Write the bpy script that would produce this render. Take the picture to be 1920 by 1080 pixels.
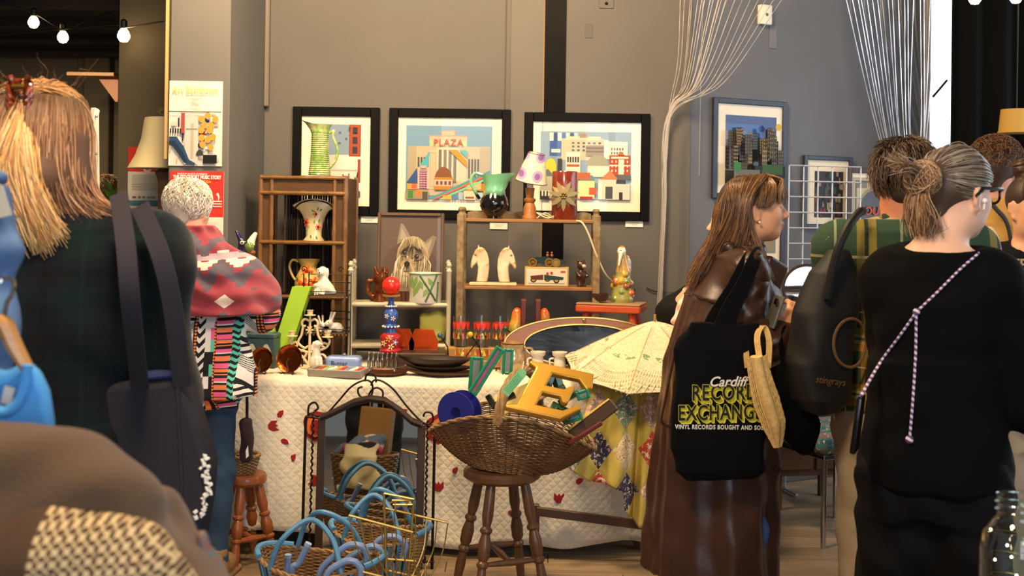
import bpy, bmesh, math, random
import numpy as np
from math import sin, cos, pi, radians as R, sqrt, atan2, exp
from mathutils import Vector, Matrix, Euler
for o in list(bpy.data.objects): bpy.data.objects.remove(o)
scene = bpy.context.scene
C = scene.collection
random.seed(7); rng = np.random.default_rng(7)
# ------------------------------------------------------------------ camera
F, HX, HY, ROLL, EYE = 2100.0, 960.0, 392.0, R(0.85), 1.45
cam = bpy.data.cameras.new('camera'); camo = bpy.data.objects.new('camera', cam); C.objects.link(camo)
camo.location = (0, 0, EYE); camo.rotation_euler = (pi/2, -ROLL, 0)
cam.sensor_width = 36; cam.lens = 36*F/1920; cam.shift_y = -(540-HY)/1920; cam.clip_start = .05
cam.dof.use_dof = True; cam.dof.focus_distance = 4.6; cam.dof.aperture_fstop = 6.3
scene.camera = camo
# ------------------------------------------------------------------ world, lights, exposure
w = bpy.data.worlds.new('world'); scene.world = w; w.use_nodes = True
bg = w.node_tree.nodes['Background']; bg.inputs[0].default_value = (.96, .95, .93, 1); bg.inputs[1].default_value = .13
vs = scene.view_settings
vs.view_transform = 'Standard'; vs.look = 'None'; vs.gamma = 1; vs.use_curve_mapping = False; vs.exposure = .38
def area(name, loc, target, sx, sy, power, col):
    l = bpy.data.lights.new(name, 'AREA'); l.shape = 'RECTANGLE'; l.size = sx; l.size_y = sy; l.energy = power; l.color = col
    o = bpy.data.objects.new(name, l); C.objects.link(o); o.location = loc
    o.rotation_euler = (Vector(target)-Vector(loc)).to_track_quat('-Z', 'Y').to_euler(); return o
WARM = (1, .72, .42); DAY = (.80, .90, 1)
area('ceiling_lamp', (-1.1, 4.2, 3.2), (-.8, 5.6, 1.5), .4, .4, 70, WARM)
area('ceiling_lamp', (.2, 4.0, 3.2), (.2, 5.4, 1.2), .4, .4, 70, WARM)
area('ceiling_lamp', (-.5, 1.3, 3.2), (-.5, 2.6, 1.0), .5, .5, 75, WARM)
area('ceiling_lamp', (-3.4, 7.4, 2.6), (-3.4, 7.6, 0), .4, .4, 60, WARM)
area('window_daylight', (3.9, 4.6, 2.0), (1.2, 4.6, 1.2), 2.6, 2.0, 50, DAY)
area('shopfront_daylight', (2.4, -2.6, 2.3), (.9, 4.5, 1.1), 3.0, 2.2, 62, DAY)
# ------------------------------------------------------------------ placing
def at(px, py, Y):
    u, v = px-HX, py-HY; a = u*cos(ROLL)+v*sin(ROLL); b = -u*sin(ROLL)+v*cos(ROLL)
    return Vector((a/F*Y, Y, EYE-b/F*Y))
def on(px, Y, z):
    b = (EYE-z)*F/Y; a = (px-HX+b*sin(ROLL))/cos(ROLL)
    return Vector((a/F*Y, Y, z))
def lin(c): return c/12.92 if c <= .04045 else ((c+.055)/1.055)**2.4
def hx(h):
    if not isinstance(h, str): return tuple(h)[:3]
    return tuple(lin(int(h[i:i+2], 16)/255) for i in (0, 2, 4))
# ------------------------------------------------------------------ node expressions
class N:
    nt = None
    def __init__(s, sock): s.s = sock
    @staticmethod
    def m(op, *a):
        n = N.nt.nodes.new('ShaderNodeMath'); n.operation = op
        for i, x in enumerate(a):
            if isinstance(x, N): N.nt.links.new(x.s, n.inputs[i])
            else: n.inputs[i].default_value = x
        return N(n.outputs[0])
    def __add__(s, o): return N.m('ADD', s, o)
    __radd__ = __add__
    def __sub__(s, o): return N.m('SUBTRACT', s, o)
    def __rsub__(s, o): return N.m('SUBTRACT', o, s)
    def __mul__(s, o): return N.m('MULTIPLY', s, o)
    __rmul__ = __mul__
    def __truediv__(s, o): return N.m('DIVIDE', s, o)
    def fl(s): return N.m('FLOOR', s)
    def fr(s): return N.m('FRACT', s)
    def ab(s): return N.m('ABSOLUTE', s)
    def lt(s, o): return N.m('LESS_THAN', s, o)
    def gt(s, o): return N.m('GREATER_THAN', s, o)
    def sn(s): return N.m('SINE', s)
    def mod2(s): return N.m('FLOORED_MODULO', s, 2.0)
    def tri(s): return N.m('PINGPONG', s, .5)*2.0
def link(a, b): N.nt.links.new(a, b)
def colmix(f, a, b):
    n = N.nt.nodes.new('ShaderNodeMix'); n.data_type = 'RGBA'; n.clamp_factor = True
    for s, v in ((n.inputs[0], f), (n.inputs[6], a), (n.inputs[7], b)):
        if isinstance(v, N): link(v.s, s)
        elif isinstance(v, (int, float)): s.default_value = v
        else: s.default_value = (*hx(v), 1)
    return N(n.outputs[2])
def coords(kind='Object'):
    t = N.nt.nodes.new('ShaderNodeTexCoord'); x = N.nt.nodes.new('ShaderNodeSeparateXYZ'); link(t.outputs[kind], x.inputs[0])
    return [N(o) for o in x.outputs]
def vec(x, y, z):
    n = N.nt.nodes.new('ShaderNodeCombineXYZ')
    for i, v in enumerate((x, y, z)):
        if isinstance(v, N): link(v.s, n.inputs[i])
        else: n.inputs[i].default_value = v
    return N(n.outputs[0])
def noise(scale, detail=3, v=None, rough=.55, dist=0):
    n = N.nt.nodes.new('ShaderNodeTexNoise'); n.inputs['Scale'].default_value = scale; n.inputs['Detail'].default_value = detail
    n.inputs['Roughness'].default_value = rough; n.inputs['Distortion'].default_value = dist
    if v is None:
        t = N.nt.nodes.new('ShaderNodeTexCoord'); link(t.outputs['Object'], n.inputs['Vector'])
    else: link(v.s, n.inputs['Vector'])
    return N(n.outputs[0])
def hashn(x, y, z=0.0):
    n = N.nt.nodes.new('ShaderNodeTexWhiteNoise'); n.noise_dimensions = '3D'; link(vec(x, y, z).s, n.inputs['Vector']); return N(n.outputs[0])
def ramp(f, stops, interp='LINEAR'):
    n = N.nt.nodes.new('ShaderNodeValToRGB'); r = n.color_ramp; r.interpolation = interp
    while len(r.elements) < len(stops): r.elements.new(.5)
    for e, (p, c) in zip(r.elements, sorted(stops, key=lambda q: q[0])): e.position = p; e.color = (*hx(c), 1)
    link(f.s, n.inputs[0]); return N(n.outputs[0])
MATS = {}
def newmat(name):
    m = bpy.data.materials.new(name); m.use_nodes = True; N.nt = m.node_tree
    return m, m.node_tree.nodes['Principled BSDF']
def setp(b, rough=.5, metal=0, spec=.5, trans=0, ior=1.45, coat=0, sheen=0, sss=0):
    b.inputs['Roughness'].default_value = rough; b.inputs['Metallic'].default_value = metal
    b.inputs['Specular IOR Level'].default_value = spec; b.inputs['Transmission Weight'].default_value = trans
    b.inputs['IOR'].default_value = ior; b.inputs['Coat Weight'].default_value = coat; b.inputs['Coat Roughness'].default_value = .12
    b.inputs['Sheen Weight'].default_value = sheen; b.inputs['Subsurface Weight'].default_value = sss
    if sss: b.inputs['Subsurface Radius'].default_value = (.9, .35, .2); b.inputs['Subsurface Scale'].default_value = .012
def bumpit(b, h, strength, dist=.004):
    n = N.nt.nodes.new('ShaderNodeBump'); n.inputs['Strength'].default_value = strength; n.inputs['Distance'].default_value = dist
    link(h.s, n.inputs['Height']); link(n.outputs[0], b.inputs['Normal'])
def mat(name, col='808080', rough=.5, metal=0, var=.0, vs_=6, bump=0, bs=60, bd=.003, col2=None, emit=0, **k):
    if name in MATS: return MATS[name]
    m, b = newmat(name); setp(b, rough, metal, **k)
    if var or col2:
        c = hx(col); c2 = hx(col2) if col2 else tuple(max(0, x*(1-var)) for x in c)
        f = ramp(noise(vs_, 5), [(.32, (0, 0, 0)), (.68, (1, 1, 1))]); link(colmix(f, c, c2).s, b.inputs['Base Color'])
    else: b.inputs['Base Color'].default_value = (*hx(col), 1)
    if bump: bumpit(b, noise(bs, 4), bump, bd)
    if emit: b.inputs['Emission Color'].default_value = (*hx(col), 1); b.inputs['Emission Strength'].default_value = emit
    MATS[name] = m; return m
def wood(name, c1, c2, ax=2, rough=.45, scale=9, stretch=.09, coat=0, bump=.15):
    if name in MATS: return MATS[name]
    m, b = newmat(name); setp(b, rough, coat=coat)
    xyz = coords(); xyz[ax] = xyz[ax]*stretch
    v = vec(*xyz); n1 = noise(scale*4, 5, v, .6, 1.2); n2 = noise(scale*22, 3, v)
    f = n1*.75+n2*.25
    link(ramp(f, [(.30, c2), (.52, c1), (.74, c2)]).s, b.inputs['Base Color'])
    if bump: bumpit(b, n2, bump, .002)
    MATS[name] = m; return m
def attrmat(name, rough=.5, spec=.4, coat=0, sheen=0, sss=0, metal=0, bump=0, bs=80, bd=.002):
    if name in MATS: return MATS[name]
    m, b = newmat(name); setp(b, rough, metal, spec, coat=coat, sheen=sheen, sss=sss)
    n = N.nt.nodes.new('ShaderNodeVertexColor'); n.layer_name = 'Col'; link(n.outputs[0], b.inputs['Base Color'])
    if bump: bumpit(b, noise(bs, 4), bump, bd)
    MATS[name] = m; return m
def patmat(name, fn, rough=.8, bump=0, bs=300, bd=.0015, **k):
    "fn(x,y,z) -> colour N built from object coordinates; may return (colour, height)"
    if name in MATS: return MATS[name]
    m, b = newmat(name); setp(b, rough, **k); r = fn(*coords()); h = None
    if isinstance(r, tuple): r, h = r
    link(r.s, b.inputs['Base Color'])
    if h is not None: bumpit(b, h, .8, bd)
    elif bump: bumpit(b, noise(bs, 3), bump, bd)
    MATS[name] = m; return m
def glassmat(name, tint=(1, 1, 1), refl=.9, rough=.02):
    "thin glass: see-through with a Fresnel reflection"
    if name in MATS: return MATS[name]
    m = bpy.data.materials.new(name); m.use_nodes = True; nt = m.node_tree; nt.nodes.remove(nt.nodes['Principled BSDF']); N.nt = nt
    t = nt.nodes.new('ShaderNodeBsdfTransparent'); t.inputs[0].default_value = (*tint, 1)
    g = nt.nodes.new('ShaderNodeBsdfGlossy'); g.inputs['Roughness'].default_value = rough
    fr = nt.nodes.new('ShaderNodeLayerWeight'); fr.inputs[0].default_value = .5; x = nt.nodes.new('ShaderNodeMixShader')
    link(((N.m('POWER', N(fr.outputs[1]), 4.0)*.7+.045)*refl).s, x.inputs[0]); link(t.outputs[0], x.inputs[1]); link(g.outputs[0], x.inputs[2])
    link(x.outputs[0], nt.nodes['Material Output'].inputs[0]); MATS[name] = m; return m
# ------------------------------------------------------------------ objects
def prop(o, label=None, cat=None, group=None, kind=None):
    for k, v in (('label', label), ('category', cat), ('group', group), ('kind', kind)):
        if v: o[k] = v
    return o
def thing(name, label, cat, loc=(0, 0, 0), rz=0, group=None):
    o = bpy.data.objects.new(name, None); C.objects.link(o); o.location = loc; o.rotation_euler = (0, 0, rz); o.empty_display_size = .05
    return prop(o, label, cat, group)
def link_mesh(name, me, m, parent=None, smooth=35):
    if m is not None: me.materials.append(m)
    if smooth:
        me.shade_smooth()
        if smooth < 180: me.set_sharp_from_angle(angle=R(smooth))
    o = bpy.data.objects.new(name, me); C.objects.link(o)
    if parent is not None: o.parent = parent
    return o
def npmesh(name, V, Q, col=None):
    "V (n,3), Q (m,k) arrays -> mesh, col (n,3) per vertex"
    V = np.asarray(V, np.float32); Q = np.asarray(Q, np.int32); me = bpy.data.meshes.new(name); k = Q.shape[1]
    me.vertices.add(len(V)); me.vertices.foreach_set('co', V.ravel())
    me.loops.add(Q.size); me.loops.foreach_set('vertex_index', Q.ravel())
    me.polygons.add(len(Q)); me.polygons.foreach_set('loop_start', np.arange(0, Q.size, k, dtype=np.int32))
    me.update(calc_edges=True)
    if col is not None:
        a = me.color_attributes.new('Col', 'FLOAT_COLOR', 'POINT'); c4 = np.ones((len(V), 4), np.float32); c4[:, :3] = col
        a.data.foreach_set('color', c4.ravel())
    return me
def copy_tree(o, parent=None):
    c = o.copy(); C.objects.link(c); c.parent = parent
    for ch in list(o.children):
        copy_tree(ch, c)
    return c
def rotm(rx=0, ry=0, rz=0): return Euler((rx, ry, rz)).to_matrix()
_boxc = {}
def _bevbox(bev, sx, sy, sz, seg):
    bm = bmesh.new(); bmesh.ops.create_cube(bm, size=1); bmesh.ops.scale(bm, vec=(sx, sy, sz), verts=bm.verts)
    if bev: bmesh.ops.bevel(bm, geom=list(bm.edges), offset=min(bev, .49*min(sx, sy, sz)), segments=seg, affect='EDGES', profile=.5)
    bm.verts.index_update(); V = [v.co.copy() for v in bm.verts]; Fc = [[v.index for v in f.verts] for f in bm.faces]; bm.free(); return V, Fc
class MB:
    def __init__(s): s.V = []; s.F = []; s.c = []; s.cur = (1, 1, 1); s.usec = False
    def add(s, V, Fc, M=None, T=None):
        n = len(s.V)
        for v in V:
            v = Vector(v)
            if M is not None: v = M @ v
            if T is not None: v = v+Vector(T)
            s.V.append(v)
        for f in Fc: s.F.append([i+n for i in f]); s.c.append(s.cur)
        return s
    def color(s, c): s.cur = hx(c); s.usec = True; return s
    def box(s, c, size, rot=None, bev=.003, seg=1):
        V, Fc = _bevbox(bev, *size, seg); return s.add(V, Fc, rotm(*rot) if rot else None, c)
    def beam(s, a, b, wx, wy, bev=.002, up=(0, 0, 1)):
        a, b = Vector(a), Vector(b); d = b-a; z = d.normalized(); x = Vector(up).cross(z)
        if x.length < 1e-4: x = Vector((1, 0, 0))
        x.normalize(); y = z.cross(x); M = Matrix((x, y, z)).transposed()
        V, Fc = _bevbox(bev, wx, wy, d.length, 1); return s.add(V, Fc, M, (a+b)/2)
    def tube(s, P, r, n=8, closed=False, cap=True, flat=None):
        P = [Vector(p) for p in P]; m = len(P); rr = list(r) if hasattr(r, '__len__') else [r]*m; base = len(s.V); nx = None
        for i in range(m):
            if closed: t = P[(i+1) % m]-P[i-1]
            else: t = P[min(i+1, m-1)]-P[max(i-1, 0)]
            t = t.normalized() if t.length > 1e-9 else Vector((0, 0, 1))
            if nx is None:
                nx = t.cross(Vector((0, 0, 1)));
                if nx.length < .15: nx = t.cross(Vector((0, 1, 0)))
            nx = (nx-t*nx.dot(t)).normalized(); ny = t.cross(nx)
            for k in range(n):
                a = 2*pi*k/n; s.V.append(P[i]+nx*(cos(a)*rr[i])+ny*(sin(a)*rr[i]*(flat or 1)))
        for i in range(m if closed else m-1):
            j = (i+1) % m
            for k in range(n): l = (k+1) % n; s.F.append([base+i*n+k, base+i*n+l, base+j*n+l, base+j*n+k]); s.c.append(s.cur)
        if cap and not closed:
            s.F.append([base+k for k in range(n)][::-1]); s.F.append([base+(m-1)*n+k for k in range(n)]); s.c += [s.cur]*2
        return s
    def lathe(s, prof, n=24, T=(0, 0, 0), M=None, sx=1, sy=1, a0=0, a1=2*pi, fn=None):
        full = abs(a1-a0-2*pi) < 1e-6; na = n if full else n+1; V = []; Fc = []
        for i, (r, z) in enumerate(prof):
            for k in range(na):
                a = a0+(a1-a0)*k/n; q = (r*cos(a)*sx, r*sin(a)*sy, z)
                V.append(fn(q, a, i) if fn else q)
        for i in range(len(prof)-1):
            for k in range(n):
                l = (k+1) % na; Fc.append([i*na+k, i*na+l, (i+1)*na+l, (i+1)*na+k])
        if full:
            if prof[0][0] > 1e-5: Fc.append(list(range(na))[::-1])
            if prof[-1][0] > 1e-5: Fc.append([(len(prof)-1)*na+k for k in range(na)])
        return s.add(V, Fc, M, T)
    def prism(s, poly, d, M=None, T=(0, 0, 0)):
        "poly in x,z extruded along y from -d/2 to d/2"
        n = len(poly); V = [(x, -d/2, z) for x, z in poly]+[(x, d/2, z) for x, z in poly]
        Fc = [list(range(n)), list(range(n, 2*n))[::-1]]+[[(i+1) % n, i, n+i, n+(i+1) % n] for i in range(n)]
        return s.add(V, Fc, M, T)
    def ball(s, c, r, n=12, M=None):
        r = (r, r, r) if not hasattr(r, '__len__') else r; pr = [(max(sin(pi*i/n), 0), -cos(pi*i/n)) for i in range(n+1)]
        D = Matrix.Diagonal(r); return s.lathe(pr, max(n, 8), c, (M @ D) if M is not None else D)
    def grid(s, fn, nu, nv, closeu=False):
        V = [fn(i/(nu if closeu else nu-1), j/(nv-1)) for j in range(nv) for i in range(nu)]; Fc = []
        for j in range(nv-1):
            for i in range(nu if closeu else nu-1):
                k = (i+1) % nu; Fc.append([j*nu+i, j*nu+k, (j+1)*nu+k, (j+1)*nu+i])
        return s.add(V, Fc)
    def strap(s, P, w, t=.004, nrm=(0, -1, 0)):
        P = [Vector(p) for p in P]; m = len(P); ww = list(w) if hasattr(w, '__len__') else [w]*m; nn = Vector(nrm); V = []
        for i in range(m):
            d = (P[min(i+1, m-1)]-P[max(i-1, 0)]).normalized(); x = d.cross(nn).normalized()*(ww[i]/2); y = nn*(t/2); V += [P[i]-x-y, P[i]+x-y, P[i]+x+y, P[i]-x+y]
        Fc = [[i*4+k, i*4+(k+1) % 4, i*4+4+(k+1) % 4, i*4+4+k] for i in range(m-1) for k in range(4)]+[[3, 2, 1, 0], [m*4-4, m*4-3, m*4-2, m*4-1]]
        return s.add(V, Fc)
    def build(s, name, m, parent=None, smooth=35):
        me = bpy.data.meshes.new(name); me.from_pydata([tuple(v) for v in s.V], [], s.F); me.update()
        if s.usec:
            a = me.color_attributes.new('Col', 'FLOAT_COLOR', 'CORNER'); buf = []
            for f, c in zip(s.F, s.c): buf += [c[0], c[1], c[2], 1]*len(f)
            a.data.foreach_set('color', buf)
        return link_mesh(name, me, m, parent, smooth)
def solidify(o, t, off=0):
    md = o.modifiers.new('thick', 'SOLIDIFY'); md.thickness = t; md.offset = off; return o
def spline(P, n=8):
    "Catmull-Rom through P"
    P = [Vector(p) for p in P]; Q = [P[0]*2-P[1]]+P+[P[-1]*2-P[-2]]; out = []
    for i in range(1, len(Q)-2):
        a, b, c, d = Q[i-1:i+3]
        for k in range(n):
            t = k/n; out.append(.5*((2*b)+(c-a)*t+(2*a-5*b+4*c-d)*t*t+(3*b-a-3*c+d)*t**3))
    return out+[P[-1]]
_txt = {}
def text(body, size, name, m, parent, loc, rot=(pi/2, 0, 0), bold=0, shear=0, extrude=.0003, align='CENTER', spacing=1, sx=1):
    cu = bpy.data.curves.new('lettering', 'FONT'); cu.body = body; cu.size = size; cu.offset = bold; cu.shear = shear; cu.extrude = extrude
    cu.align_x = align; cu.align_y = 'CENTER'; cu.space_character = spacing; cu.resolution_u = 3
    t = bpy.data.objects.new('t', cu); me = bpy.data.meshes.new_from_object(t); bpy.data.objects.remove(t)
    o = link_mesh(name, me, m, parent, 0); o.location = loc; o.rotation_euler = rot; o.scale = (sx, 1, 1); return o
# ------------------------------------------------------------------ blended solids (surface nets)
def smin(a, b, k):
    if k <= 0: return np.minimum(a, b)
    h = np.maximum(k-np.abs(a-b), 0)/k; return np.minimum(a, b)-h*h*k*.25
class Sdf:
    def __init__(s): s.p = []; s.inter = []
    def _add(s, fn, lo, hi, k, op, col): s.p.append((fn, np.array(lo, float), np.array(hi, float), k, op, None if col is None else hx(col))); return s
    def rc(s, a, b, ra, rb=None, k=.02, op='u', col=None):
        a, b = np.array(a, float), np.array(b, float); rb = ra if rb is None else rb; ab = b-a; L = max(ab@ab, 1e-9); rm = max(ra, rb)
        def fn(x, y, z):
            px, py, pz = x-a[0], y-a[1], z-a[2]; t = np.clip((px*ab[0]+py*ab[1]+pz*ab[2])/L, 0, 1)
            return np.sqrt((px-t*ab[0])**2+(py-t*ab[1])**2+(pz-t*ab[2])**2)-(ra+t*(rb-ra))
        return s._add(fn, np.minimum(a, b)-rm, np.maximum(a, b)+rm, k, op, col)
    def chain(s, P, r, k=.02, op='u', col=None):
        for i in range(len(P)-1): s.rc(P[i], P[i+1], r[i], r[i+1], k, op, col)
        return s
    def el(s, c, r, rot=None, k=.02, op='u', col=None):
        c = np.array(c, float); r = (r,)*3 if not hasattr(r, '__len__') else r; M = np.array(rotm(*rot)).T if rot else None; rm = max(r)
        def fn(x, y, z):
            px, py, pz = x-c[0], y-c[1], z-c[2]
            if M is not None: px, py, pz = (M[i][0]*px+M[i][1]*py+M[i][2]*pz for i in range(3))
            k0 = np.sqrt((px/r[0])**2+(py/r[1])**2+(pz/r[2])**2); k1 = np.sqrt((px/r[0]**2)**2+(py/r[1]**2)**2+(pz/r[2]**2)**2)+1e-6
            return k0*(k0-1)/k1
        return s._add(fn, c-rm, c+rm, k, op, col)
    def bx(s, c, h, rad=.005, rot=None, k=.01, op='u', col=None):
        c = np.array(c, float); M = np.array(rotm(*rot)).T if rot else None; rm = sqrt(sum(q*q for q in h))
        def fn(x, y, z):
            px, py, pz = x-c[0], y-c[1], z-c[2]
            if M is not None: px, py, pz = (M[i][0]*px+M[i][1]*py+M[i][2]*pz for i in range(3))
            qx, qy, qz = np.abs(px)-h[0]+rad, np.abs(py)-h[1]+rad, np.abs(pz)-h[2]+rad
            return np.sqrt(np.maximum(qx, 0)**2+np.maximum(qy, 0)**2+np.maximum(qz, 0)**2)+np.minimum(np.maximum(qx, np.maximum(qy, qz)), 0)-rad
        return s._add(fn, c-rm, c+rm, k, op, col)
    def stack(s, Z, cx, cy, rx, ry, k=.02, op='u', folds=None, sq=2.0, col=None):
        "ellipse rings stacked along z; folds(theta, z) -> radius offset"
        Z = np.array(Z, float); cx, cy, rx, ry = (np.broadcast_to(np.array(q, float), Z.shape) for q in (cx, cy, rx, ry))
        def fn(x, y, z):
            zf = z.ravel(); zc = np.clip(zf, Z[0], Z[-1])
            f = lambda q: np.interp(zc, Z, q).reshape(z.shape)
            X, Y, A, B = f(cx), f(cy), f(rx), f(ry); dx, dy = x-X, y-Y
            q = ((np.abs(dx)/A)**sq+(np.abs(dy)/B)**sq)**(1/sq); d = (q-1)*np.minimum(A, B)
            if folds is not None: d = d-folds(np.arctan2(dy, dx), z)
            return np.maximum(d, np.maximum(Z[0]-z, z-Z[-1]))
        m = max(rx.max(), ry.max())+.03
        return s._add(fn, (cx.min()-m, cy.min()-m, Z[0]), (cx.max()+m, cy.max()+m, Z[-1]), k, op, col)
    def cut(s, fn): s.inter.append(fn); return s
    def mesh(s, name, vox=.006, disp=None, color=None, base=None, smooth=0):
        U = [p for p in s.p if p[4] == 'u']
        lo = np.min([p[1] for p in U], 0)-3*vox; hi = np.max([p[2] for p in U], 0)+3*vox
        n = np.ceil((hi-lo)/vox).astype(int)+1; ax = [lo[i]+vox*np.arange(n[i]) for i in range(3)]
        f = np.full(n, .5, np.float32); cl = None
        hascol = any(p[5] is not None for p in s.p)
        if hascol: cl = np.empty((*n, 3), np.float32); cl[:] = hx(base or '808080'); best = np.full(n, .5, np.float32)
        for fn, a, b, k, op, col in s.p:
            pad = k+3*vox; i0 = np.maximum(np.floor((a-pad-lo)/vox).astype(int), 0); i1 = np.minimum(np.ceil((b+pad-lo)/vox).astype(int)+1, n)
            if (i1 <= i0).any(): continue
            sl = tuple(slice(i0[i], i1[i]) for i in range(3))
            x, y, z = ax[0][sl[0]][:, None, None], ax[1][sl[1]][None, :, None], ax[2][sl[2]][None, None, :]
            d = fn(x, y, z).astype(np.float32)
            if op == 'u': 
                if cl is not None:
                    w_ = d < best[sl]; best[sl] = np.where(w_, d, best[sl])
                    if col is not None: cl[sl][w_] = col
                    else: cl[sl][w_] = hx(base or '808080')
                f[sl] = smin(f[sl], d, k)
            elif op == 's': f[sl] = -smin(-f[sl], d, k)
            elif op == 'paint': cl[sl][d < 0] = col
        x, y, z = ax[0][:, None, None], ax[1][None, :, None], ax[2][None, None, :]
        if disp is not None:
            near = np.abs(f) < .06; f = np.where(near, f+disp(x, y, z).astype(np.float32), f)
        for fn in s.inter: f = np.maximum(f, fn(x, y, z).astype(np.float32))
        ins = f < 0; nx, ny, nz = n
        cs = np.zeros((nx-1, ny-1, nz-1), np.int8)
        off = [(i, j, k) for i in (0, 1) for j in (0, 1) for k in (0, 1)]
        for i, j, k in off: cs += ins[i:nx-1+i, j:ny-1+j, k:nz-1+k]
        act = np.argwhere((cs > 0) & (cs < 8)); cv = np.stack([f[act[:, 0]+i, act[:, 1]+j, act[:, 2]+k] for i, j, k in off], 1)
        P = np.zeros((len(act), 3)); cnt = np.zeros(len(act))
        for a in range(8):
            for b in range(a+1, 8):
                oa, ob = np.array(off[a]), np.array(off[b])
                if np.abs(oa-ob).sum() != 1: continue
                va, vb = cv[:, a], cv[:, b]; mk = (va < 0) != (vb < 0); den = np.where(mk, va-vb, 1); t = np.where(mk, va/den, 0)
                P += (oa+(ob-oa)*t[:, None])*mk[:, None]; cnt += mk
        P = lo+(act+P/cnt[:, None])*vox
        idx = np.full((nx-1, ny-1, nz-1), -1, np.int32); idx[tuple(act.T)] = np.arange(len(act)); quads = []
        for axis in range(3):
            sa = [slice(1, -1)]*3; sa[axis] = slice(0, -1); sb = [slice(1, -1)]*3; sb[axis] = slice(1, None)
            A, B = ins[tuple(sa)], ins[tuple(sb)]; e = np.argwhere(A != B); fl = A[tuple(e.T)]
            u, v = (axis+1) % 3, (axis+2) % 3; e = e.copy(); e[:, u] += 1; e[:, v] += 1
            def cell(du, dv):
                q = e.copy(); q[:, u] -= du; q[:, v] -= dv; return idx[tuple(q.T)]
            q = np.stack([cell(1, 1), cell(0, 1), cell(0, 0), cell(1, 0)], 1); q[~fl] = q[~fl][:, ::-1]; quads.append(q)
        Q = np.concatenate(quads); Q = Q[(Q >= 0).all(1)]
        for _ in range(smooth):
            acc = np.zeros_like(P); c = np.zeros(len(P))
            for i in range(4): np.add.at(acc, Q[:, i], P[Q[:, (i+1) % 4]]); np.add.at(c, Q[:, i], 1)
            P = .4*P+.6*acc/np.maximum(c, 1)[:, None]
        colv = None
        if cl is not None: ii = np.clip(np.round((P-lo)/vox).astype(int), 0, np.array(n)-1); colv = cl[tuple(ii.T)]
        if color is not None: colv = color(P, colv)
        return npmesh(name, P, Q, colv)
    def build(s, name, m, parent=None, vox=.006, disp=None, color=None, base=None, smooth=0):
        return link_mesh(name, s.mesh(name, vox, disp, color, base, smooth), m, parent, 180)
def surf(o, px, py, off=.003):
    "where the view ray through a pixel first meets a built part, lifted off it a little"
    from mathutils.bvhtree import BVHTree
    if not hasattr(surf, o.name): setattr(surf, o.name, BVHTree.FromPolygons([v.co for v in o.data.vertices], [p.vertices for p in o.data.polygons]))
    p = o.parent; M = Matrix.Translation(p.location) @ p.rotation_euler.to_matrix().to_4x4(); Mi = M.inverted(); c = Vector((0, 0, EYE)); d = (at(px, py, 1)-c).normalized()
    h = getattr(surf, o.name).ray_cast(Mi @ c, Mi.to_3x3() @ d)[0]; return None if h is None else (M @ h)-d*off
# ------------------------------------------------------------------ strands
def strands(name, curves, rad, m, parent, cols=None, sides=3):
    "curves (n, m, 3) array -> one mesh of tapering hair tubes"
    Cv = np.asarray(curves, float); n, k, _ = Cv.shape; T = np.gradient(Cv, axis=1); T /= np.linalg.norm(T, axis=2, keepdims=True)+1e-9
    ref = np.zeros_like(T); ref[..., 0] = .31; ref[..., 1] = .9; ref[..., 2] = .2
    A = np.cross(T, ref); A /= np.linalg.norm(A, axis=2, keepdims=True)+1e-9; B = np.cross(T, A)
    tp = np.sin(np.linspace(.25, pi-.12, k))**.6; rr = (np.asarray(rad) if np.ndim(rad) else np.full(n, rad))[:, None]*tp[None, :]
    V = np.empty((n, k, sides, 3))
    for j in range(sides):
        a = 2*pi*j/sides; V[:, :, j] = Cv+(A*cos(a)+B*sin(a))*rr[..., None]
    i = (np.arange(n)*k*sides)[:, None, None]+(np.arange(k-1)*sides)[None, :, None]; j = np.arange(sides)[None, None, :]; j2 = (j+1) % sides
    Q = np.stack([i+j, i+j2, i+sides+j2, i+sides+j], -1).reshape(-1, 4)
    col = None
    if cols is not None: col = np.repeat(np.asarray(cols), k*sides, axis=0) if np.ndim(cols) == 2 else np.repeat(np.asarray(cols).reshape(n*k, 3), sides, axis=0)
    return link_mesh(name, npmesh(name, V.reshape(-1, 3), Q, col), m, parent, 180)
def resample(P, k):
    P = np.array(spline(P, 10)); d = np.r_[0, np.cumsum(np.linalg.norm(np.diff(P, axis=0), axis=1))]; t = np.linspace(0, d[-1], k)
    return np.stack([np.interp(t, d, P[:, i]) for i in range(3)], 1)
def from_guides(guides, n, k=14, jit=.006, wave=.0, loopg=False, seed=1, lv=0):
    "strands blended between neighbouring guide curves, jitter growing towards the tip"
    g = np.stack([resample(q, k) for q in guides]); r = np.random.default_rng(seed); m = len(g)
    u = r.random(n)*(m if loopg else m-1); i = np.floor(u).astype(int); f = (u-i)[:, None, None]; c = g[i % m]*(1-f)+g[(i+1) % m]*f
    if lv:
        for q in range(n):
            f_ = r.uniform(1-lv, 1); tt = np.linspace(0, f_, k); c[q] = np.stack([np.interp(tt, np.linspace(0, 1, k), c[q][:, d]) for d in range(3)], 1)
    t = np.linspace(0, 1, k)[None, :, None]; off = r.normal(size=(n, 1, 3))*jit; off2 = r.normal(size=(n, 1, 3))*jit
    c = c+off*(.45+t*.4)+off2*t*t*1.2
    if wave: ph = r.random((n, 1, 1))*6.28; c = c+wave*np.sin(ph+t*9)*r.normal(size=(n, 1, 3))*(.3+t)
    return c
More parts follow.
